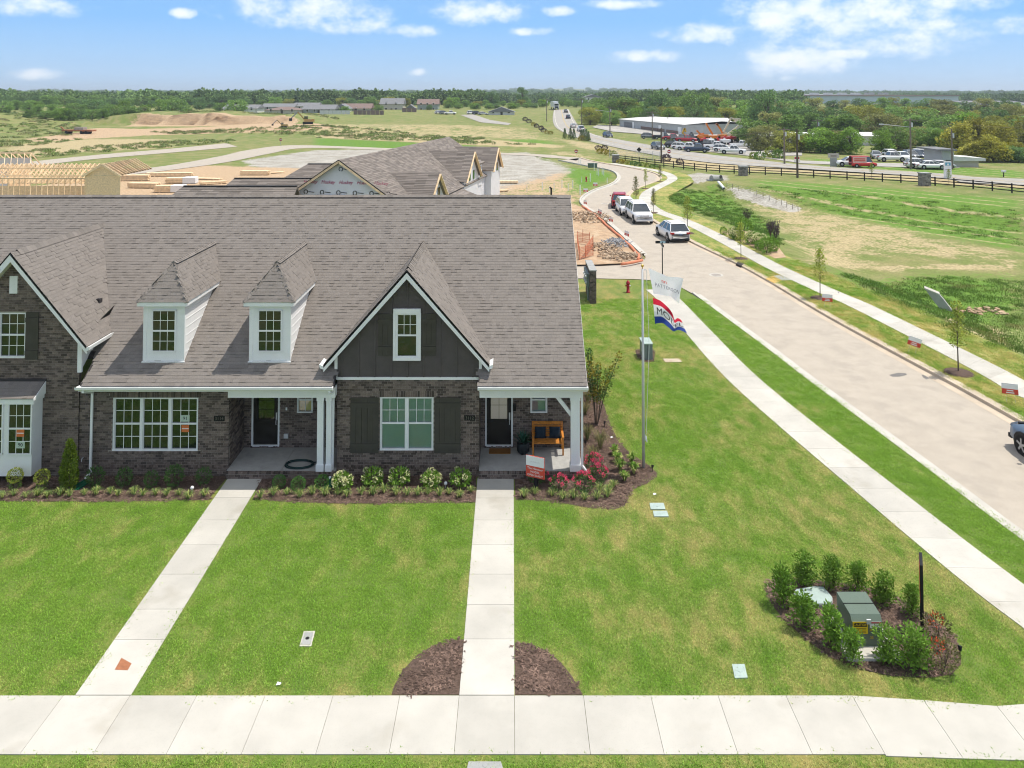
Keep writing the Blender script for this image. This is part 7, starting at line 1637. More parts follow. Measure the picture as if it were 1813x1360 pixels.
def lwing(pxl, pxr, py, Y, half, hip):
    z = P(pxl, py, Y)[2]; x0, x1 = P(pxl, py, Y)[0], P(pxr, py, Y)[0]; ze = z - half * .75; xe = x0 - hip
    roofplane('garage_roof', wh, (xe, Y - half, ze), (x1 + 1, Y - half, ze), (x1 + 1, Y, z), (x0, Y, z), n_course=22); roofplane('garage_roof', wh, (x1 + 1, Y + half, ze), (xe, Y + half, ze), (x0, Y, z), (x1 + 1, Y, z), n_course=22)
    b = MB(); b.box(xe + .4, x1, Y - half + .4, Y + half - .4, 0, ze); b.build('garage_wall', m_wrap, wh); b = MB(); b.bar((x0, Y, z + .04), (x1 + 1, Y, z + .04), .22, .06); b.build('ridge_cap', m_black, wh)
lwing(325, 505, 330, 64.8, 3.6, 2.6); lwing(415, 560, 316, 75, 3.8, 2.6); lwing(545, 600, 290.5, 91, 4.2, 5)
# ------------------------------------------------------------------ timber frame house
FY0 = 84.0; fc = (-52, FY0, 0); fh = base(thing('timber_frame_house', 'new timber-framed house with bare roof trusses at the left', 'house', fc), fc)
xa, xb = P(-60, 300, FY0)[0], P(184, 300, FY0)[0]; zr = P(184, 290, FY0)[2]; half = 2.9; ze = zr - half * .62
n = int((xb - xa) / .5)
for i in range(n + 1):
    x = xb - i * .5; b = MB()
    for s in (-1, 1): b.bar((x, FY0, zr), (x, FY0 + s * half, ze), .05, .14)
    b.bar((x, FY0 - half, ze), (x, FY0 + half, ze), .05, .12); b.bar((x, FY0 - half * .5, ze), (x, FY0, zr - .1), .04, .09); b.bar((x, FY0 + half * .5, ze), (x, FY0, zr - .1), .04, .09); b.build('roof_truss', m_lumber, fh)
for z, y in ((zr - .5, FY0 - .8), (zr - 1.2, FY0 - 1.95)): b = MB(); b.bar((xa, y, z + .1), (xb, y, z + .1), .05, .09); b.build('purlin', m_lumber, fh)
b = MB(); b.prism([(xb + .05, FY0 - half, 0), (xb + .05, FY0 + half, 0), (xb + .05, FY0 + half, ze), (xb + .05, FY0, zr - .15), (xb + .05, FY0 - half, ze)], (.05, 0, 0)); b.build('sheathing', m_osb, fh)
b = MB(); b.box(xa, xb, FY0 - half, FY0 - half + .05, 0, ze - .25); b.build('sheathing', m_osb, fh)
yb2 = FY0 - 7; gx0, gx1 = P(150, 330, yb2)[0], P(213, 330, yb2)[0]; gz = P(184, 291, yb2)[2]; gm = (gx0 + gx1) / 2; gs = .62; gh = (gx1 - gx0) / 2
for i in range(12):
    y = yb2 + i * .6; b = MB()
    for s in (-1, 1): b.bar((gm, y, gz), (gm + s * gh, y, gz - gh * gs), .05, .14)
    b.bar((gm - gh, y, gz - gh * gs), (gm + gh, y, gz - gh * gs), .05, .12); b.build('roof_truss', m_lumber, fh)
b = MB(); b.prism([(gx0, yb2, 0), (gx1, yb2, 0), (gx1, yb2, gz - gh * gs), (gm, yb2, gz - .2), (gx0, yb2, gz - gh * gs)], (0, .05, 0)); b.build('sheathing', m_osb, fh); b = MB(); b.box(gm - gh * .45, gm + gh * .75, yb2 - .02, yb2 + .0, 0, 2.3); b.build('garage_opening', m_deck, fh)
for s in (-1, 1): b = MB(); b.bar((gm, yb2 - .25, gz), (gm + s * gh * 1.1, yb2 - .25, gz - gh * 1.1 * gs), .05, .2); b.build('fascia', m_lumber, fh)
b = MB(); b.prism([(gx0, yb2 + .05, 0), (gx0, yb2 + 7, 0), (gx0, yb2 + 7, gz - gh * gs), (gx0, yb2 + .05, gz - gh * gs)], (-.05, 0, 0)); b.build('sheathing', m_osb, fh)
yk = 96; ka, kb = P(-60, 272, yk)[0], P(55, 272, yk)[0]; kz = P(30, 272, yk)[2]
for i in range(int((kb - ka) / .8) + 1):
    x = kb - i * .8; b = MB(); b.bar((x, yk, kz), (x + 2.6, yk - 4.4, kz - 3.0), .05, .16); b.bar((x, yk, kz), (x, yk + 4, kz - 3.0), .05, .16); b.build('rafter', m_lumber, fh)
b = MB(); b.box(ka, kb - .5, yk + .8, yk + .9, 0, kz - .6); b.build('wrapped_wall', m_wrap, fh); b = MB(); b.bar((ka, yk, kz + .05), (kb, yk, kz + .05), .08, .2); b.build('ridge_board', m_lumber, fh); b = MB(); b.box(kb - .2, kb, yk - 4, yk, 0, kz - 1.2); b.build('sheathing', m_osb, fh)
for i in range(16):
    x = P(4 + i * 10, 330, FY0 - 5)[0]; b = MB(); b.bar((x, FY0 - 5, 0), (x, FY0 - 5, P(10, 318 - (i % 5), FY0 - 5)[2]), .05, .1); b.build('stud', m_lumber, fh)
b = MB(); b.bar((P(0, 318, FY0 - 5)[0], FY0 - 5, P(10, 316, FY0 - 5)[2]), (P(154, 318, FY0 - 5)[0], FY0 - 5, P(10, 316, FY0 - 5)[2]), .1, .1); b.build('top_plate', m_lumber, fh)
# lumber stacks
def stack(px, py, l, n, rows, rz, lb, wrapped=False):
    p = G(px, py); o = thing('lumber_stack', lb, 'lumber', (p[0], p[1], 0), rz, 'lumber stacks on the building site')
    for i in range(rows):
        for j in range(n): b = MB(); q = rng.uniform(-.15, .15); b.box(-l / 2 + q, l / 2 + q, j * .30 - n * .15, j * .30 - n * .15 + .28, .1 + i * .16, .1 + i * .16 + .14); b.build('board', m_lumber, o)
    for x in (-l * .3, l * .3): b = MB(); b.box(x - .05, x + .05, -n * .15, n * .15, 0, .1); b.build('bearer', m_lumber, o)
    if wrapped: b = MB(); b.box(l * .1, l / 2 + .2, -n * .15 - .03, n * .15 + .03, .08, .13 + rows * .16); b.build('wrap', m_signw, o)
for px, py, l, n, r_, rz, lb, w_ in ((300, 312, 7, 4, 3, .1, 'longest lumber stack beside the lane', False), (237, 320, 4.5, 4, 5, .05, 'tall lumber stack next to the timber frame', False), (255, 333, 4.2, 4, 4, -.1, 'lumber stack half hidden by the roof ridge', False), (321, 325, 4.0, 5, 5, .1, 'lumber stack with a white wrapped end', True),
                                     (378, 326, 3.5, 4, 2, .5, 'loose low lumber stack right of the wrapped one', False), (452, 310, 4.5, 4, 4, .0, 'lumber stack left of the garage roofs', False), (487, 307, 3.0, 3, 1, .6, 'scattered boards by the garage roofs', False), (300, 340, 3.6, 5, 5, .1, 'white-ended stack just above the ridge', True), (365, 318, 5.0, 3, 1, -.2, 'thin row of boards lying on the dirt', False),
                                     (896, 325, 3.4, 3, 2, 0, 'board stack right of the wrapped townhouses', False), (880, 340, 2.8, 3, 1, .3, 'few boards on the ground by the wrapped porch', False)):
    stack(px, py, l, n, r_, rz, lb, w_)
# ------------------------------------------------------------------ far buildings
m_roofg = mat('far_roof_grey', (.20, .20, .205), .9, .12, 1.5); m_roofb = mat('far_roof_brown', (.21, .15, .13), .9, .12, 1.5); m_wallw = mat('far_wall_white', (.62, .62, .60), .8, .06, 1); m_wallg = mat('far_wall_grey', (.30, .33, .31), .8, .06, 1); m_wallt = mat('far_wall_tan', (.48, .45, .38), .8, .06, 1)
m_metalw = mat('white_metal_roof', (.60, .59, .57), .6, .06, .6); m_metalg = mat('grey_metal_wall', (.44, .45, .45), .6, .08, .8); m_bluew = mat('pale_metal_cladding', (.42, .50, .55), .5, .05, .15)
def farhouse(px0, px1, pyb, pye, pyt, Y, wallm, roofm, label, dep=9, gable='y', wins=3, garage=False, stor=1):
    x0, x1 = P(px0, pyb, Y)[0], P(px1, pyb, Y)[0]; xc = (x0 + x1) / 2; g = hz(xc, Y); zg = min(P(px0, pyb, Y)[2], g + 2.5); z0 = min(g - .5, zg); ze, zt_ = P(px0, pye, Y)[2], P(px0, pyt, Y)[2]
    o = base(thing('far_house', label, 'house', (xc, Y, g), 0, 'houses in the distance'), (xc, Y, g)); yb_ = Y + dep
    MB().box(x0, x1, Y, yb_, z0, ze).build('wall', wallm, o); r = MB(); e = .5
    if gable == 'y': r.prism([(x0 - e, Y - e, ze - .2), (x0 - e, yb_ + e, ze - .2), (x0 - e, Y + dep / 2, zt_)], (x1 - x0 + 2 * e, 0, 0))
    elif gable == 'x': r.prism([(x0 - e, Y - e, ze - .2), (x1 + e, Y - e, ze - .2), (xc, Y - e, zt_)], (0, dep + 2 * e, 0))
    else:
        q = [(x0 - e, Y - e, ze), (x1 + e, Y - e, ze), (x1 + e, yb_ + e, ze), (x0 - e, yb_ + e, ze)]; a = min(dep, x1 - x0) / 2; t_ = [(x0 + a, Y + dep / 2, zt_), (x1 - a, Y + dep / 2, zt_)]; r.add(q + t_, [(0, 1, 5, 4), (1, 2, 5), (2, 3, 4, 5), (3, 0, 4), (3, 2, 1, 0)])
    r.build('roof', roofm, o)
    if gable == 'y':
        for s, xx in ((-1, x0), (1, x1 - .1)): MB().prism([(xx, Y, ze), (xx, yb_, ze), (xx, Y + dep / 2, zt_ - .25)], (.1, 0, 0)).build('gable_wall', wallm, o)
    for k in range(stor):
        zz = zg + 1.0 + k * 2.7
        for i in range(wins):
            xx = x0 + (x1 - x0) * (i + .6) / (wins + .3); f = MB(); f.box(xx - .55, xx + .55, Y - .06, Y, zz, zz + 1.4); w_ = f.build('window', m_white, o); MB().box(xx - .45, xx + .45, Y - .09, Y - .05, zz + .1, zz + 1.3).build('pane', gl_dark, w_)
    if garage: MB().box(x1 - 4.2, x1 - 1.0, Y - .07, Y, zg, zg + 2.2).build('garage_door', m_white, o)
    else: MB().box(xc - .5, xc + .5, Y - .07, Y, zg, zg + 2.0).build('door', m_shutter, o)
    return o
FH = [(395, 455, 199, 191.5, 185.5, 365, m_wallw, m_roofg, 'white far house with grey roof, leftmost of the row', 11, 'y', 4, True, 1), (468, 530, 202, 195, 189.5, 360, m_wallt, m_roofb, 'tan far house with brown hip roof, in front of its neighbours', 12, 'h', 3, False, 1), (463, 520, 198, 189, 183.5, 385, m_wallg, m_roofg, 'grey far house behind the tan hip-roofed one', 10, 'y', 3, False, 1),
      (519, 562, 197, 187.5, 182, 388, m_wallw, m_roofg, 'pale far house left of the dark green-grey one', 10, 'y', 2, False, 1), (536, 592, 202, 193, 185.5, 365, m_wallg, m_roofg, 'dark grey-green far house with white porch', 10, 'y', 4, False, 1), (590, 618, 200, 192, 184, 375, m_wallw, m_roofg, 'narrow white far house behind a bush', 9, 'x', 1, False, 1),
      (604, 656, 199, 191.5, 183.5, 382, m_wallt, m_roofb, 'long low far house left of the tall grey one', 10, 'y', 3, False, 1), (673, 713, 199, 183.5, 174, 398, m_wallt, m_roofg, 'tall two-storey far house with grey roof', 10, 'y', 2, False, 2), (739, 775, 199.5, 184, 175.5, 398, m_wallg, m_roofb, 'tall two-storey far house with brown roof', 10, 'y', 3, False, 2),
      (718, 735, 198, 192, 185, 410, m_bluew, m_roofg, 'small pale shed between the two tall houses', 6, 'x', 1, False, 1), (865, 911, 205, 197.5, 189.5, 350, m_wallw, m_roofg, 'white far house alone right of the parked cars', 10, 'x', 3, False, 1), (1034, 1066, 178, 172, 167, 560, m_wallw, m_roofg, 'pale far house among trees right of the highway crest', 12, 'x', 2, False, 1)]
for a in FH: farhouse(*a)
def planks(name, pxa, pya, pxb, pyb, h_, m, label, step=1.1):
    a, b_ = Vector(T(pxa, pya)), Vector(T(pxb, pyb)); o = base(thing(name, label, 'fence', tuple(a)), a); n = int((b_ - a).length / step)
    for i in range(n): q = a + (b_ - a) * i / n; r_ = a + (b_ - a) * (i + .93) / n; b = MB(); b.bar(q + Vector((0, 0, h_ / 2)), r_ + Vector((0, 0, h_ / 2)), .06, h_); b.build('panel', m, o)
    return o
planks('board_fence', 626, 203, 680, 203.5, 2.0, m_roofb, 'brown board fence before the long low house', 2); planks('board_fence', 566, 202.5, 620, 202.5, 1.8, m_wallw, 'white board fence left of the brown one', 2); planks('board_fence', 712, 198.5, 738, 198.8, 2.0, m_roofb, 'brown board fence between the tall houses', 2)
for i, (px, py, c, k) in enumerate(((778, 202, Wh, 'suv'), (786, 202.5, Gy, 'suv'), (797, 203, Wh, 'truck'), (835, 202.5, Wh, 'suv'), (845, 203, Bk, 'suv'), (855, 203.5, Sv, 'sedan'))): farcar(px, py, c, (1, .1), k, '%s car, %s from the left by the far houses' % (c[0], ordw(i)), 'cars by the far houses', .05)
# metal warehouse
A = Vector(T(1097, 224)); B = Vector(T(1214, 240)); C = B + Vector((34, 4, 0)); u = (B - A).normalized(); v_ = Vector((-u.y, u.x, 0))
v_ = v_ if v_.y > 0 else -v_
whs = base(thing('metal_warehouse', 'long low metal warehouse with white roof beyond the highway', 'warehouse', tuple(A)), A); hA = P(1097, 211, A.y)[2]; hB = P(1183, 221, B.y)[2]
zA, zB = max(hA, A.z + 2.5), max(hB, B.z + 2.5)
MB().hexa([A, B, B + v_ * 26, A + v_ * 26] + [Vector((p.x, p.y, z)) for p, z in ((A, zA), (B, zB), (B + v_ * 26, zB), (A + v_ * 26, zA))]).build('wall', m_metalg, whs)
MB().add([Vector((p.x, p.y, z)) for p, z in ((A - u * .5 - v_ * .6, zA + .02), (B + u * .5 - v_ * .6, zB + .02), (B + u * .5 + v_ * 13, zB + .9), (A - u * .5 + v_ * 13, zA + .9), (B + u * .5 + v_ * 27, zB), (A - u * .5 + v_ * 27, zA))], [(0, 1, 2, 3), (3, 2, 4, 5)]).build('roof', m_metalw, whs)
for t, w_, h_, m in ((.08, 6, 1.9, m_roofg), (.22, 1.4, 2.2, m_white), (.36, 8, 1.1, m_roofb), (.52, 8, 1.1, m_roofb), (.63, 1.6, 2.2, m_white), (.74, 7, 1.1, m_roofb), (.9, 2.0, 2.4, m_white)):
    q = A + (B - A) * t - v_ * .05; MB().hexa([q, q + u * w_, q + u * w_ - v_ * .1, q - v_ * .1] + [p + Vector((0, 0, h_)) for p in (q, q + u * w_, q + u * w_ - v_ * .1, q - v_ * .1)]).build('door' if h_ > 2 else 'brick_panel', m, whs)
w2 = base(thing('metal_warehouse', 'second grey metal shed behind the boom lifts', 'warehouse', tuple(B)), B); q0 = Vector(T(1205, 238)) + Vector((0, 12, 0)); q1 = Vector((P(1292, 232, q0.y - 6)[0], q0.y - 6, q0.z)); z2 = P(1240, 217, q0.y)[2]
MB().hexa([q0, q1, q1 + Vector((4, 26, 0)), q0 + Vector((4, 26, 0))] + [Vector((p.x, p.y, z2)) for p in (q0, q1, q1 + Vector((4, 26, 0)), q0 + Vector((4, 26, 0)))]).build('wall', m_bluew, w2); MB().add([Vector((p.x, p.y, z2 + k)) for p, k in ((q0 + Vector((-1, -1, 0)), .05), (q1 + Vector((1, -1, 0)), .05), (q1 + Vector((3, 13, 0)), 1.3), (q0 + Vector((1, 13, 0)), 1.3), (q1 + Vector((5, 27, 0)), .05), (q0 + Vector((3, 27, 0)), .05))], [(0, 1, 2, 3), (3, 2, 4, 5)]).build('roof', m_metalw, w2)
big = base(thing('distribution_warehouse', 'huge pale blue-grey warehouse on the right horizon', 'warehouse', (330, 760, 0)), (330, 760, 0)); bx0_, bx1_ = P(1330, 172, 760)[0], P(1697, 172, 760)[0]; bz = P(1600, 170.3, 760)[2]
MB().box(bx0_, bx1_, 760, 960, -5, bz).build('wall', m_bluew, big); MB().box(bx0_ - 1, bx1_ + 1, 759, 961, bz, bz + .9).build('roof_edge', m_roofb, big); MB().box(bx0_ + 20, bx1_ - 90, 770, 900, bz + .9, bz + 1.6).build('roof', m_metalw, big)
for k in range(9): MB().box(bx0_ + 25 + k * 14, bx0_ + 31 + k * 14, 775, 785, bz + 1.6, bz + 3.4).build('roof_unit', m_metalg, big)
l2 = base(thing('low_warehouse', 'low grey roofed building at the right edge of the horizon', 'warehouse', (360, 520, 0)), (360, 520, 0)); lx0, lx1 = P(1722, 190, 520)[0], P(1830, 190, 520)[0]; MB().box(lx0, lx1, 520, 570, -3, P(1750, 185, 520)[2]).build('wall', m_bluew, l2); MB().prism([(lx0 - 1, 519, P(1750, 185, 520)[2]), (lx0 - 1, 571, P(1750, 185, 520)[2]), (lx0 - 1, 545, P(1750, 179, 520)[2])], (lx1 - lx0 + 2, 0, 0)).build('roof', m_roofg, l2)
for px0, px1, pyb, pyt, Y, m, lb in ((1345, 1470, 252, 236, 200, m_metalw, 'white shed roof glimpsed between the trees'), (1530, 1560, 252, 236, 195, m_wallw, 'pale shed glimpsed between the round trees'), (1580, 1602, 250, 238, 205, m_wallt, 'tan shed glimpsed behind the parked cars')):
    x0, x1 = P(px0, pyb, Y)[0], P(px1, pyb, Y)[0]; o = base(thing('shed', lb, 'shed', (x0, Y, 0)), (x0, Y, 0)); z1 = P(px0, pyt + 5, Y)[2]; MB().box(x0, x1, Y, Y + 12, -.5, z1).build('wall', m, o); MB().prism([(x0 - .4, Y - .4, z1), (x0 - .4, Y + 12.4, z1), (x0 - .4, Y + 6, P(px0, pyt, Y)[2])], (x1 - x0 + .8, 0, 0)).build('roof', m_metalw, o)
bp = T(1678, 300); bo_ = base(thing('booth', 'narrow grey roadside building with flat overhanging roof', 'building', bp), bp); bY = bp[1] + 3; X0, X1 = P(1668, 290, bY)[0], P(1689, 290, bY)[0]; zt_ = P(1668, 267, bY)[2]
MB().box(X0, X1, bY, bY + 6, bp[2], zt_).build('wall', m_metalg, bo_); MB().box(X0 - 1.2, X1 + .3, bY - .6, bY + 6.4, zt_, zt_ + .3).build('roof', m_roofg, bo_); MB().box((X0 + X1) / 2 - .4, (X0 + X1) / 2 + .6, bY - .05, bY, zt_ - 2.6, zt_ - 1.7).build('window', gl_dark, bo_); MB().box(X1, X1 + 5, bY + 1, bY + 6, bp[2], zt_ - 1.8).build('side_wall', m_wallt, bo_); MB().prism([(X1, bY + .5, zt_ - 1.9), (X1 + 6, bY + .5, zt_ - 1.9), (X1 + 6, bY + .5, zt_ - 1.4), (X1, bY + .5, zt_ - 1.0)], (0, 6, 0)).build('side_roof', m_wallw, bo_)
sp2 = T(1678, 316); s2 = thing('pylon_sign', 'tall white pylon sign with a blue panel beside the highway', 'sign', sp2); sz = P(1678, 286, sp2[1])[2] - sp2[2]
MB().box(-.55, .55, -.12, .12, 0, sz).build('panel', m_signw, s2); MB().box(-.42, .42, -.14, -.11, sz * .76, sz * .94).build('blue_panel', paint('sign_blue', (.10, .35, .48)), s2); MB().box(-.4, .4, -.14, -.11, sz * .5, sz * .54).build('grey_line', m_concg, s2); MB().prism([(-.22, -.145, sz * .78), (.22, -.145, sz * .78), (0, -.145, sz * .92)], (0, .01, 0)).build('logo', m_signw, s2)
sp3 = T(1476, 295); s3 = thing('ground_sign', 'small white sign on a grey pedestal across the highway', 'sign', sp3); z3_ = P(1476, 272, sp3[1])[2] - sp3[2]; MB().box(-.6, .6, -.1, .1, 0, z3_ * .7).build('pedestal', m_concg, s3); MB().box(-1.0, 1.0, -.12, .12, z3_ * .68, z3_).build('board', m_wallt, s3); MB().box(-.6, .5, -.135, -.11, z3_ * .78, z3_ * .86).build('print_line', m_roofb, s3)
# red and white notice on the pole, stop signs, mailbox
def postsign(px, pyb, pyt, lb, shape, col, name='stop_sign', r_=.38):
    p = T(px, pyb); h_ = P(px, pyt, p[1])[2] - p[2]; o = thing(name, lb, 'sign', p); MB().tube([(0, 0, 0), (0, 0, h_)], .05, 6).build('post', m_metal, o)
    if shape == 8: MB().prism([(r_ * math.cos(R(22.5 + 45 * i)), -.06, h_ + r_ * .2 + r_ * math.sin(R(22.5 + 45 * i))) for i in range(8)], (0, .02, 0)).build('face', col, o); MB().box(-r_ * .7, r_ * .7, -.075, -.06, h_ - .02, h_ + .16).build('lettering', m_signw, o)
    elif shape == 4: MB().prism([(0, -.06, h_ - r_), (r_, -.06, h_), (0, -.06, h_ + r_), (-r_, -.06, h_)], (0, .02, 0)).build('face', col, o)
    else: MB().box(-.5, .5, -.06, -.04, h_ - .7, h_ + .25).build('face', m_signw, o); MB().box(-.42, .42, -.075, -.06, h_ - .15, h_ + .17).build('red_panel', m_hyd, o)
    return o
postsign(1184.5, 279, 269, 'red stop sign at the entrance by the highway', 8, m_hyd); postsign(1020, 277, 268.5, 'red stop sign at the junction of the lanes', 8, m_hyd); postsign(497, 257, 248, 'red stop sign on the left lanes', 8, m_hyd); postsign(1131.5, 285, 265, 'dark diamond back of a road sign before the fence', 4, m_black, 'road_sign', .5); postsign(1411, 300, 280, 'white notice with red panel on the dark pole', 0, m_hyd, 'notice_sign')
mb = T(1777, 314); o = thing('mailbox', 'white-topped post light in the grass at the right edge', 'post light', mb); MB().tube([(0, 0, 0), (0, 0, .8)], .08, 8).build('post', m_black, o); MB().box(-.28, .28, -.2, .2, .8, 1.12).build('head', m_signw, o)
# utility poles and wires
def upole(px, pyb, pyt, lb, arm=0, dark=False, lamp=None, arms=1):
    p = T(px, pyb); h_ = P(px, pyt, p[1])[2] - p[2]; o = thing('utility_pole', lb, 'utility pole', p, 0, 'utility poles along the highway'); MB().tube([(0, 0, -.2), (0, 0, h_)], [.19, .12], 8).build('pole', m_pole if not dark else m_bark, o)
    for k in range(arms if arm else 0): MB().box(-arm, arm, -.06, .06, h_ - .45 - k * .8, h_ - .3 - k * .8).build('cross_arm', m_pole, o)
    if lamp: MB().tube([(0, 0, h_ - 1.6), (lamp, 0, h_ - 1.1)], .05, 6).build('lamp_arm', m_metal, o); MB().box(lamp - .6, lamp + .1, -.15, .15, h_ - 1.2, h_ - 1.0).build('lamp', m_metal, o)
    MB().tube([(.25, 0, h_ - 1.6), (.25, 0, h_ - .8)], .2, 8).build('transformer_can', m_metal, o)
    return (Vector((p[0], p[1], p[2] + h_ - .3)))
A1 = upole(1171, 289, 227, 'dark utility pole left, in front of the rail fence', 0, True); A2 = upole(1389, 291, 226, 'brown utility pole left of the dark pole with the notice', 1.0); A3 = upole(1412, 315, 229, 'dark slim utility pole carrying the notice', 0, True); A4 = upole(1613, 300, 209, 'tall utility pole with a long street-lamp arm', 1.1, False, -4.8); A5 = upole(1686, 300, 228, 'utility pole beside the grey booth', 0)
A6 = upole(1155, 247, 197, 'utility pole with two cross arms before the warehouse', 1.6, False, None, 2); A7 = upole(968, 215, 175, 'utility pole left of the highway climb', 1.4); A8 = upole(1030, 221, 174, 'utility pole right of the highway climb', 1.4); A9 = upole(1080, 236, 189, 'utility pole with lamp arm at the warehouse corner', 1.6, False, -4)
A10 = upole(1448, 265, 211, 'pale utility pole standing among the trees', 1.2)
def wire(a, b_, lb, sag=1.0, dz=0):
    pts = [a + (b_ - a) * (i / 12) + Vector((0, 0, dz - sag * 4 * (i / 12) * (1 - i / 12))) for i in range(13)]; tag(MB().tube(pts, .016, 4, False).build('power_line', m_pole), lb, 'power line', 'overhead lines')
wire(A1, A2, 'overhead line between the left dark pole and the brown pole'); wire(A2, A4, 'overhead line from the brown pole to the lamp pole'); wire(A4, A4 + Vector((45, -12, -1)), 'overhead line leaving the lamp pole to the right edge'); wire(A9, A6, 'overhead line along the warehouse front'); wire(A8, A9, 'overhead line from the highway climb to the warehouse'); wire(A6, A1, 'overhead line from the warehouse to the left dark pole')
# chain-link enclosure and hedge plants at the entrance
clf = base(thing('chain_link_fence', 'grey chain-link fence at the highway entrance', 'fence', T(1120, 281)), T(1120, 281)); cpts = [Vector(T(*q)) for q in ((1079, 279), (1094, 280), (1110, 281), (1126, 283), (1140, 284), (1155, 285), (1168, 286))]
for q in cpts: MB().bar(q, q + Vector((0, 0, 1.9)), .07).build('post', m_metal, clf)
for a, c in zip(cpts[:-1], cpts[1:]):
    b = MB()
    for i in range(6): b.bar(a + Vector((0, 0, .1 + i * .34)), c + Vector((0, 0, .1 + i * .34)), .02)
    for i in range(12): q = a + (c - a) * i / 12; b.bar(q, q + Vector((0, 0, 1.85)), .018)
    b.build('wire_mesh', m_metal, clf)
ys_ = [mkplant('hedge_shrub', 'x', 'shrub', [('foliage', blob(MB(), (0, 0, .45), .75, .6, .5, 260, .22, .13), m), ('stem', stems(MB(), 4, .4, .3, .02), m_bark)]) for m in (m_leafgd, m_leafyl, m_leaf, m_leafdk, m_leafpu)]
hs = [(1098, 291, 0, 1), (1106, 292, 0, 1), (1114, 293, 1, .9), (1122, 294, 3, .9), (1129, 296, 3, .9), (1138, 296, 1, .9), (1146, 298, 1, .9), (1155, 299, 2, .8), (1163, 301, 2, .8), (1062, 272, 0, 1.1), (1070, 273, 0, 1.2), (1078, 275, 0, 1.2), (1086, 276, 1, 1.1), (1059, 266, 4, 1.1), (1070, 266, 4, 1.2), (945, 223, 0, 1.3), (950, 226, 4, 1.4), (958, 230, 4, 1.4), (962, 234, 4, 1.3), (968, 237, 0, 1.1), (975, 238, 0, 1.1), (936, 218, 4, 1.5), (930, 214, 4, 1.5), (1030, 249, 0, 1.4), (1040, 250, 1, 1.2), (1345, 283, 2, 1.6), (1334, 281, 1, 1.3), (1368, 279, 1, 2.2), (1378, 281, 2, 1.8), (1204, 291, 4, 1.1), (1180, 286, 4, 1.4)]
for i, (px, py, k, s) in enumerate(sorted(hs)):
    p = T(px, py); ys_[k].put(p, rng.uniform(0, 6), s, 'low %s shrub, %s from the left along the highway landscaping' % (('golden', 'yellow-green', 'green', 'dark green', 'purple-brown')[k], ordw(i)), 'landscaping shrubs by the highway')
cone = MB()
for k in range(12): blob(cone, (0, 0, .2 + k * .22), .75 * (1 - k / 13), .75 * (1 - k / 13), .2, 60, .22, .10, .6, .6)
ce = mkplant('cone_evergreen', 'x', 'shrub', [('foliage', cone, m_leafdk), ('stem', MB().tube([(0, 0, 0), (0, 0, 2)], .06, 6), m_bark)])
for i, (px, py) in enumerate(((1000, 246), (1010, 247), (1016, 247), (1029, 248), (1033, 248.5), (1038, 249), (1042, 250))):
    p = T(px, py); ce.put(p, 0, rng.uniform(.9, 1.2), 'small dark conical evergreen, %s from the left before the highway' % ordw(i), 'conical evergreens by the highway')
# ------------------------------------------------------------------ plant yard: boom lifts and diggers
Or = ('lift_orange', (.72, .22, .02)); Ye = ('digger_yellow', (.70, .42, .02)); Rl = ('lift_red', (.55, .03, .03)); Pw = ('lift_cream', (.72, .62, .45))
def lift(px, py, col, tips, lb, basket=True, cat='boom lift'):
    p = Vector(T(px, py)); o = thing('boom_lift', lb, cat, p, 0, 'lifts and diggers in the plant yard'); o_w = base(o, p); Y = p.y
    MB().box(p.x - 1.2, p.x + 1.2, Y - .9, Y + .9, p.z + .7, p.z + 1.45).build('chassis', paint(*col), o)
    for sx in (-1.2, 1.2):
        for sy in (-1.05, 1.05): MB().tube([(p.x + sx, Y + sy - .15, p.z + .5), (p.x + sx, Y + sy + .15, p.z + .5)], .5, 10).build('wheel', m_tyre, o)
    pts = [Vector((p.x, Y, p.z + 1.7))] + [Vector(P(a, b_, Y)) for a, b_ in [(t_[0], t_[1] - (4 if basket or len(tips) > 1 and tips[0][1] < py - 9 else 0)) for t_ in tips]]
    for a, c in zip(pts[:-1], pts[1:]): MB().bar(a, c, .45, .45).build('boom', paint(*col), o)
    if basket: e = pts[-1]; MB().box(e.x - .8, e.x + .8, Y - .5, Y + .5, e.z - .6, e.z + .5).build('basket', paint(*col), o)
lift(1262, 249, Or, [(1253, 228), (1250, 222)], 'orange lift with boom raised left of centre', False); lift(1246, 247, Or, [(1240, 238), (1233, 231)], 'orange lift with short boom, leftmost of the lifts', False); lift(1279, 247, Or, [(1275, 232), (1268, 223), (1272, 226)], 'orange lift with thick folded boom', False)
lift(1287, 246, Pw, [(1280, 240), (1294, 213), (1306, 217)], 'tallest lift with long raised boom and orange basket'); lift(1297, 245, Pw, [(1288, 238), (1308, 223)], 'cream lift with long low boom, second from the right', False); lift(1308, 244, Pw, [(1299, 239), (1324, 225)], 'cream lift with long low boom, rightmost', False)
for px, py, col, lb in ((1285, 252, Rl, 'red lift carriage in the front row, left'), (1296, 251, Rl, 'red lift carriage in the front row, right'), (1238, 250, Or, 'low orange machine with red ends'), (1249, 255, Rl, 'red and white loader, first in the front row'), (1260, 256, Wh, 'white loader, second in the front row'), (1272, 256, Rl, 'red and white loader, third in the front row'), (1284, 257, Wh, 'white loader, last in the front row')):
    lift(px, py, col, [(px - 4, py - 8), (px + 5, py - 7)], lb, False)
lift(1213, 250, Ye, [(1208, 240), (1212, 231), (1214, 238)], 'yellow digger arm at the left of the plant yard', False, 'digger'); lift(1226, 250, Gy, [(1218, 243), (1224, 234), (1229, 243)], 'grey digger arm beside the yellow one', False, 'digger')
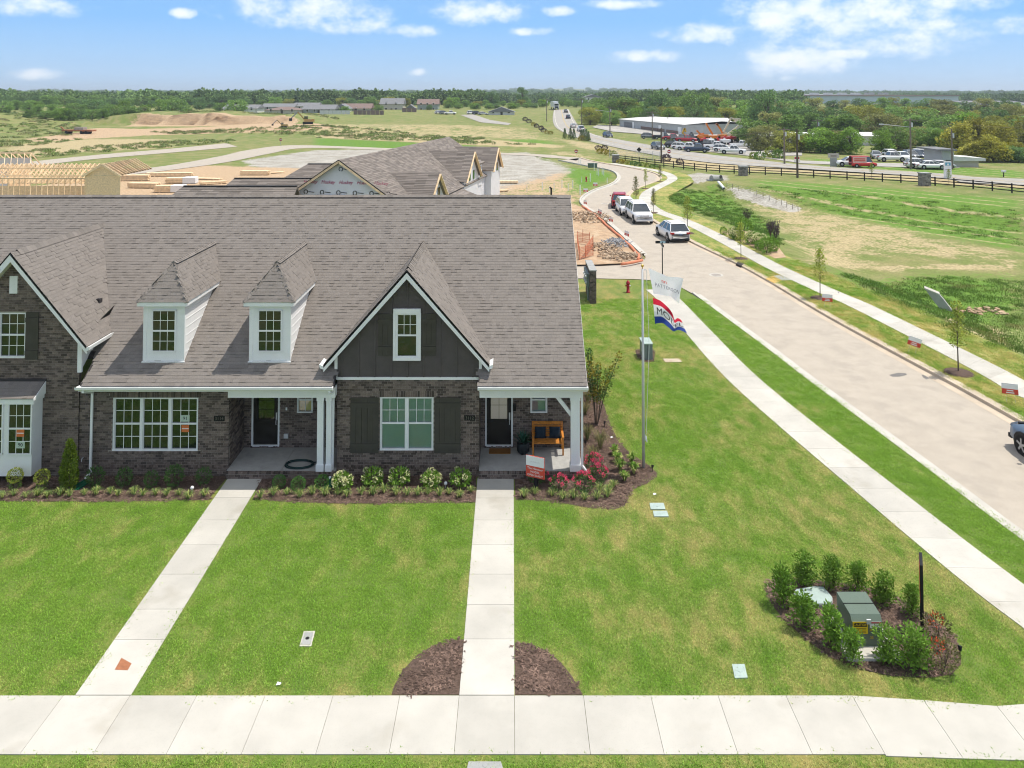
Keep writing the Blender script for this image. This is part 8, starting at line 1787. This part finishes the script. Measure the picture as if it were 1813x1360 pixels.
def digger(px, py, lb, s=1, col=Ye):
    p = T(px, py); o = thing('excavator', lb, 'excavator', p, R(20), 'machines at the dirt cut', s); MB().box(-2, 2, -1.5, -.8, 0, 1).build('track', m_tyre, o); MB().box(-2, 2, .8, 1.5, 0, 1).build('track', m_tyre, o); MB().box(-1.6, 2.6, -1.4, 1.4, 1, 2.2).build('body', paint(*col), o); MB().box(-1.6, -.1, -1.3, 0, 2.2, 3.4).build('cab', gl_car, o)
    MB().bar((-1.4, .4, 2), (-4.2, .4, 5.2), .5).build('boom', paint(*col), o); MB().bar((-4.2, .4, 5.2), (-6.8, .4, 2.6), .4).build('stick', paint(*Gy), o); MB().box(-7.6, -6.4, -.1, .9, 1.4, 2.6).build('bucket', m_trim, o)
Yd = ('digger_faded', (.36, .24, .07)); digger(545, 220, 'yellow excavator working at the right end of the dirt cut', .85, Yd); digger(502, 226, 'small yellow machine left of the excavator', .5, Yd)
p = T(140, 237); tr_ = thing('trailer', 'rusty low trailer on the dirt track at the left', 'trailer', p, R(-5)); MB().box(-5, 5, -1.2, 1.2, .8, 1.3).build('deck', m_terra, tr_); MB().bar((-5, 0, 1.2), (-6.2, 0, 2.2), .3).build('gooseneck', m_terra, tr_); MB().box(-1, 2, -1, 1, 1.3, 2.1).build('load', m_rubble, tr_)
for x in (1.5, 3, -3.5): MB().tube([(x, -1.25, .5), (x, 1.25, .5)], .5, 10).build('axle', m_tyre, tr_)

# ------------------------------------------------------------------ trees
def tree_proto(kind, m, seed):
    random.seed(seed); o = thing('broadleaf_tree', 'x', 'tree'); t = MB(); c = MB(); r0 = rng.uniform
    t.tube([(0, 0, -1.0), (.1, 0, 2.2), (0, .1, 5)], [.32, .24, .12], 7)
    cl = []
    nb = 44 if kind != 'tall' else 30
    for i in range(nb):
        a = r0(0, 6.28); z = r0(.9, 9.2) if kind == 'round' else r0(.7, 9.4); q = (z - 1) / 9
        if kind == 'round': rad = 3.9 * math.sqrt(max(.04, 1 - ((z - 5.2) / 4.9) ** 2))
        elif kind == 'tall': rad = 2.8 * math.sqrt(max(.05, 1 - ((z - 6) / 4.6) ** 2)) if z > 2 else .8
        else: rad = 4.6 * (1 - .55 * q) * (.75 + .25 * math.sin(a * 3))
        k = math.sqrt(r0(.25, 1)); cl.append(Vector((rad * k * math.cos(a), rad * k * math.sin(a), z)))
    for p in cl:
        t.tube([(0, 0, max(1.5, p.z * .45)), p * .6 + Vector((0, 0, p.z * .2)), p], [.10, .06, .02], 4, False)
        s = r0(.9, 1.6); blob(c, p, s, s, s * .8, 84, .52, .34, .3, .45)
    t.build('trunk', m_bark, o); c.build('crown', m, o); return Proto(o)
tl = [leafmat('tree_leaf_' + n_, c_, .8, .5, .3) for n_, c_ in (('green', (.21, .33, .08)), ('dark', (.15, .25, .08)), ('olive', (.28, .29, .10)), ('yellow', (.34, .35, .07)), ('bright', (.22, .35, .06)), ('gold', (.38, .36, .06)))]
KT = [('round', tl[0]), ('round', tl[1]), ('spread', tl[2]), ('tall', tl[1]), ('round', tl[3]), ('spread', tl[0]), ('round', tl[4]), ('spread', tl[5])]
TPR = [tree_proto(k, m, i) for i, (k, m) in enumerate(KT)]
KN = ['rounded green', 'rounded dark green', 'spreading olive', 'tall dark', 'yellowish rounded', 'spreading green', 'bright green rounded', 'golden spreading']
def plant(px, top, Y, k, label, group, wd=1.0):
    x = P(px, 200, Y)[0]; g = hz(x, Y); h_ = max(3.0, P(px, top, Y)[2] - g); s = h_ / 10.2; w_ = s * wd * rng.uniform(.9, 1.25)
    if s * wd < .55: w_ = .62 * wd
    TPR[k].put((x, Y, g), rng.uniform(0, 6.28), (w_, w_, s), label, group)
def row(px0, px1, n, Y0, Y1, t0, t1, kinds, where, wd=1.0):
    for i in range(n):
        px = px0 + (px1 - px0) * (i + rng.uniform(.1, .9)) / n; k = rng.choice(kinds); plant(px, rng.uniform(t0, t1), rng.uniform(Y0, Y1), k, '%s tree, %s from the left %s' % (KN[k], ordw(i), where), 'trees ' + where, wd)
G4 = [0, 1, 5, 2, 3]
row(-30, 430, 22, 440, 500, 165, 174, [0, 1, 5, 1], 'along the left skyline', 1.7); row(-20, 430, 24, 335, 420, 174, 186, [0, 1, 5, 0, 6], 'in the left wood behind the mound', 1.5); row(50, 250, 15, 286, 312, 184, 204, [0, 6, 5, 1], 'at the front of the left wood', 1.15)
row(420, 700, 16, 450, 520, 170, 179, [0, 1, 4, 5], 'behind the far houses', 1.6); row(700, 965, 16, 440, 520, 170, 182, [0, 1, 4, 6, 5], 'right of the tall far houses', 1.6); row(790, 960, 10, 400, 430, 182, 194, [0, 6, 5, 1], 'behind the lone white house', 1.0)
plant(926, 153, 470, 3, 'tallest dark tree left of the highway crest', 'single tall trees', .8); plant(871, 160, 480, 1, 'tall rounded tree above the lone white house', 'single tall trees', .9); plant(960, 167, 480, 3, 'dark tree just left of the highway crest', 'single tall trees', .9); plant(1170, 161, 300, 1, 'tall dark rounded tree behind the warehouse', 'single tall trees', 1.0); plant(1360, 157, 255, 1, 'tallest tree at the right, above the boom lifts', 'single tall trees', .95); plant(1232, 162, 300, 0, 'tall broad tree right of the warehouse', 'single tall trees', 1.2)
plant(760, 200, 392, 1, 'small dark tree between the two tall houses', 'single tall trees', .6); plant(611, 189, 372, 0, 'bush before the narrow white far house', 'single tall trees', 1.0); plant(670, 190, 385, 0, 'bush left of the tall grey far house', 'single tall trees', 1.0)
row(990, 1060, 6, 430, 470, 168, 178, [0, 1, 5], 'at the highway crest', 1.1); row(1035, 1330, 17, 310, 340, 168, 182, [0, 1, 4, 5, 2], 'on the skyline behind the warehouse', 1.5); row(1040, 1335, 18, 275, 300, 185, 198, [0, 1, 4, 5, 6], 'close behind the warehouse', 1.3); row(1180, 1300, 8, 245, 262, 215, 226, [1, 0, 5], 'hedged behind the plant yard', 1.0)
row(1330, 1813, 22, 330, 420, 172, 182, [0, 1, 5, 2], 'on the far right skyline', 1.6); row(1330, 1830, 22, 250, 290, 183, 194, [2, 1, 0, 3, 5, 4], 'in the right wood, back', 1.45); row(1325, 1830, 22, 205, 235, 198, 212, [2, 0, 1, 5, 4, 6], 'in the right wood, middle', 1.45); row(1335, 1490, 9, 172, 184, 220, 236, [2, 4, 0, 6], 'along the yard edge', 1.4)
plant(1505, 226, 168, 6, 'big bright rounded tree, left of a pair behind the grass', 'single tall trees', 1.25); plant(1478, 234, 170, 6, 'bright rounded tree at the left of the pair behind the grass', 'single tall trees', 1.1); plant(1562, 231, 170, 6, 'bright rounded tree, right of the pair behind the grass', 'single tall trees', 1.15)
row(1580, 1690, 8, 180, 196, 218, 236, [2, 0, 6], 'behind the parked cars', 1.35); row(1690, 1840, 9, 158, 185, 205, 226, [7, 4, 2, 7], 'in the golden group at the right edge', 1.2); row(1700, 1840, 7, 148, 158, 238, 262, [7, 1, 4], 'low at the right edge', 1.1); plant(1780, 174, 300, 1, 'dark dome-shaped tree above the golden group', 'single tall trees', .9)
# far woodland, one mass
fw = MB()
for i in range(16):
    a = rng.uniform(0, 6.28); q = math.sqrt(rng.random()) * 6; blob(fw, (q * math.cos(a), q * math.sin(a), rng.uniform(3, 9)), 3.0, 3.0, 2.6, 46, 1.7, 1.1, .3, .4)
n = 5200; Yw = 520 * (3600 / 520) ** nr.rand(n); Xw = (nr.rand(n) * 2 - 1) * Yw * .86
kx = ~((Xw > 200) & (Xw < 470) & (Yw > 470) & (Yw < 1000)) & ~((np.abs(Xw - 30) < 45) & (Yw < 700))
Xw, Yw = Xw[kx], Yw[kx]; sc = .75 + .55 * nr.rand(len(Xw)); sc = sc * (1 + (Yw > 1500) * .5)
m_wood_ = mat('far_woodland_leaf', (.16, .24, .075), .9, .25, .004, rnd=.7, obj=.5, world=True)
scatter('woodland', fw, np.c_[Xw, Yw, hterr(Xw, Yw) - .6], nr.rand(len(Xw)) * 6.28, np.stack([sc, sc, sc * .82], 1), m_wood_, 'distant woodland filling the land to the horizon', 'woodland')
for o in [o for o in bpy.data.objects if o.get('label') == 'x']:        # prototypes nothing used
    for c in list(o.children_recursive): bpy.data.objects.remove(c)
    bpy.data.objects.remove(o)
# ------------------------------------------------------------------ summer haze
hb = MB(); hb.box(-9000, 9000, -500, 8800, -14, 75); hz_o = hb.build('haze', None) if False else None
hm = bpy.data.materials.new('haze_air'); hm.use_nodes = True; hm.node_tree.nodes.clear(); ho = nd(hm.node_tree, 'OutputMaterial'); pv_ = nd(hm.node_tree, 'VolumePrincipled')
pv_.inputs['Color'].default_value = (.80, .90, 1, 1); pv_.inputs['Density'].default_value = .0002; pv_.inputs['Anisotropy'].default_value = .2; hm.node_tree.links.new(pv_.outputs[0], ho.inputs['Volume'])
hme = hb.mesh('haze', mats=[hm]); haze = bpy.data.objects.new('haze', hme); COL.objects.link(haze); tag(haze, 'thin pale summer haze over the whole landscape', 'haze', None, 'stuff')
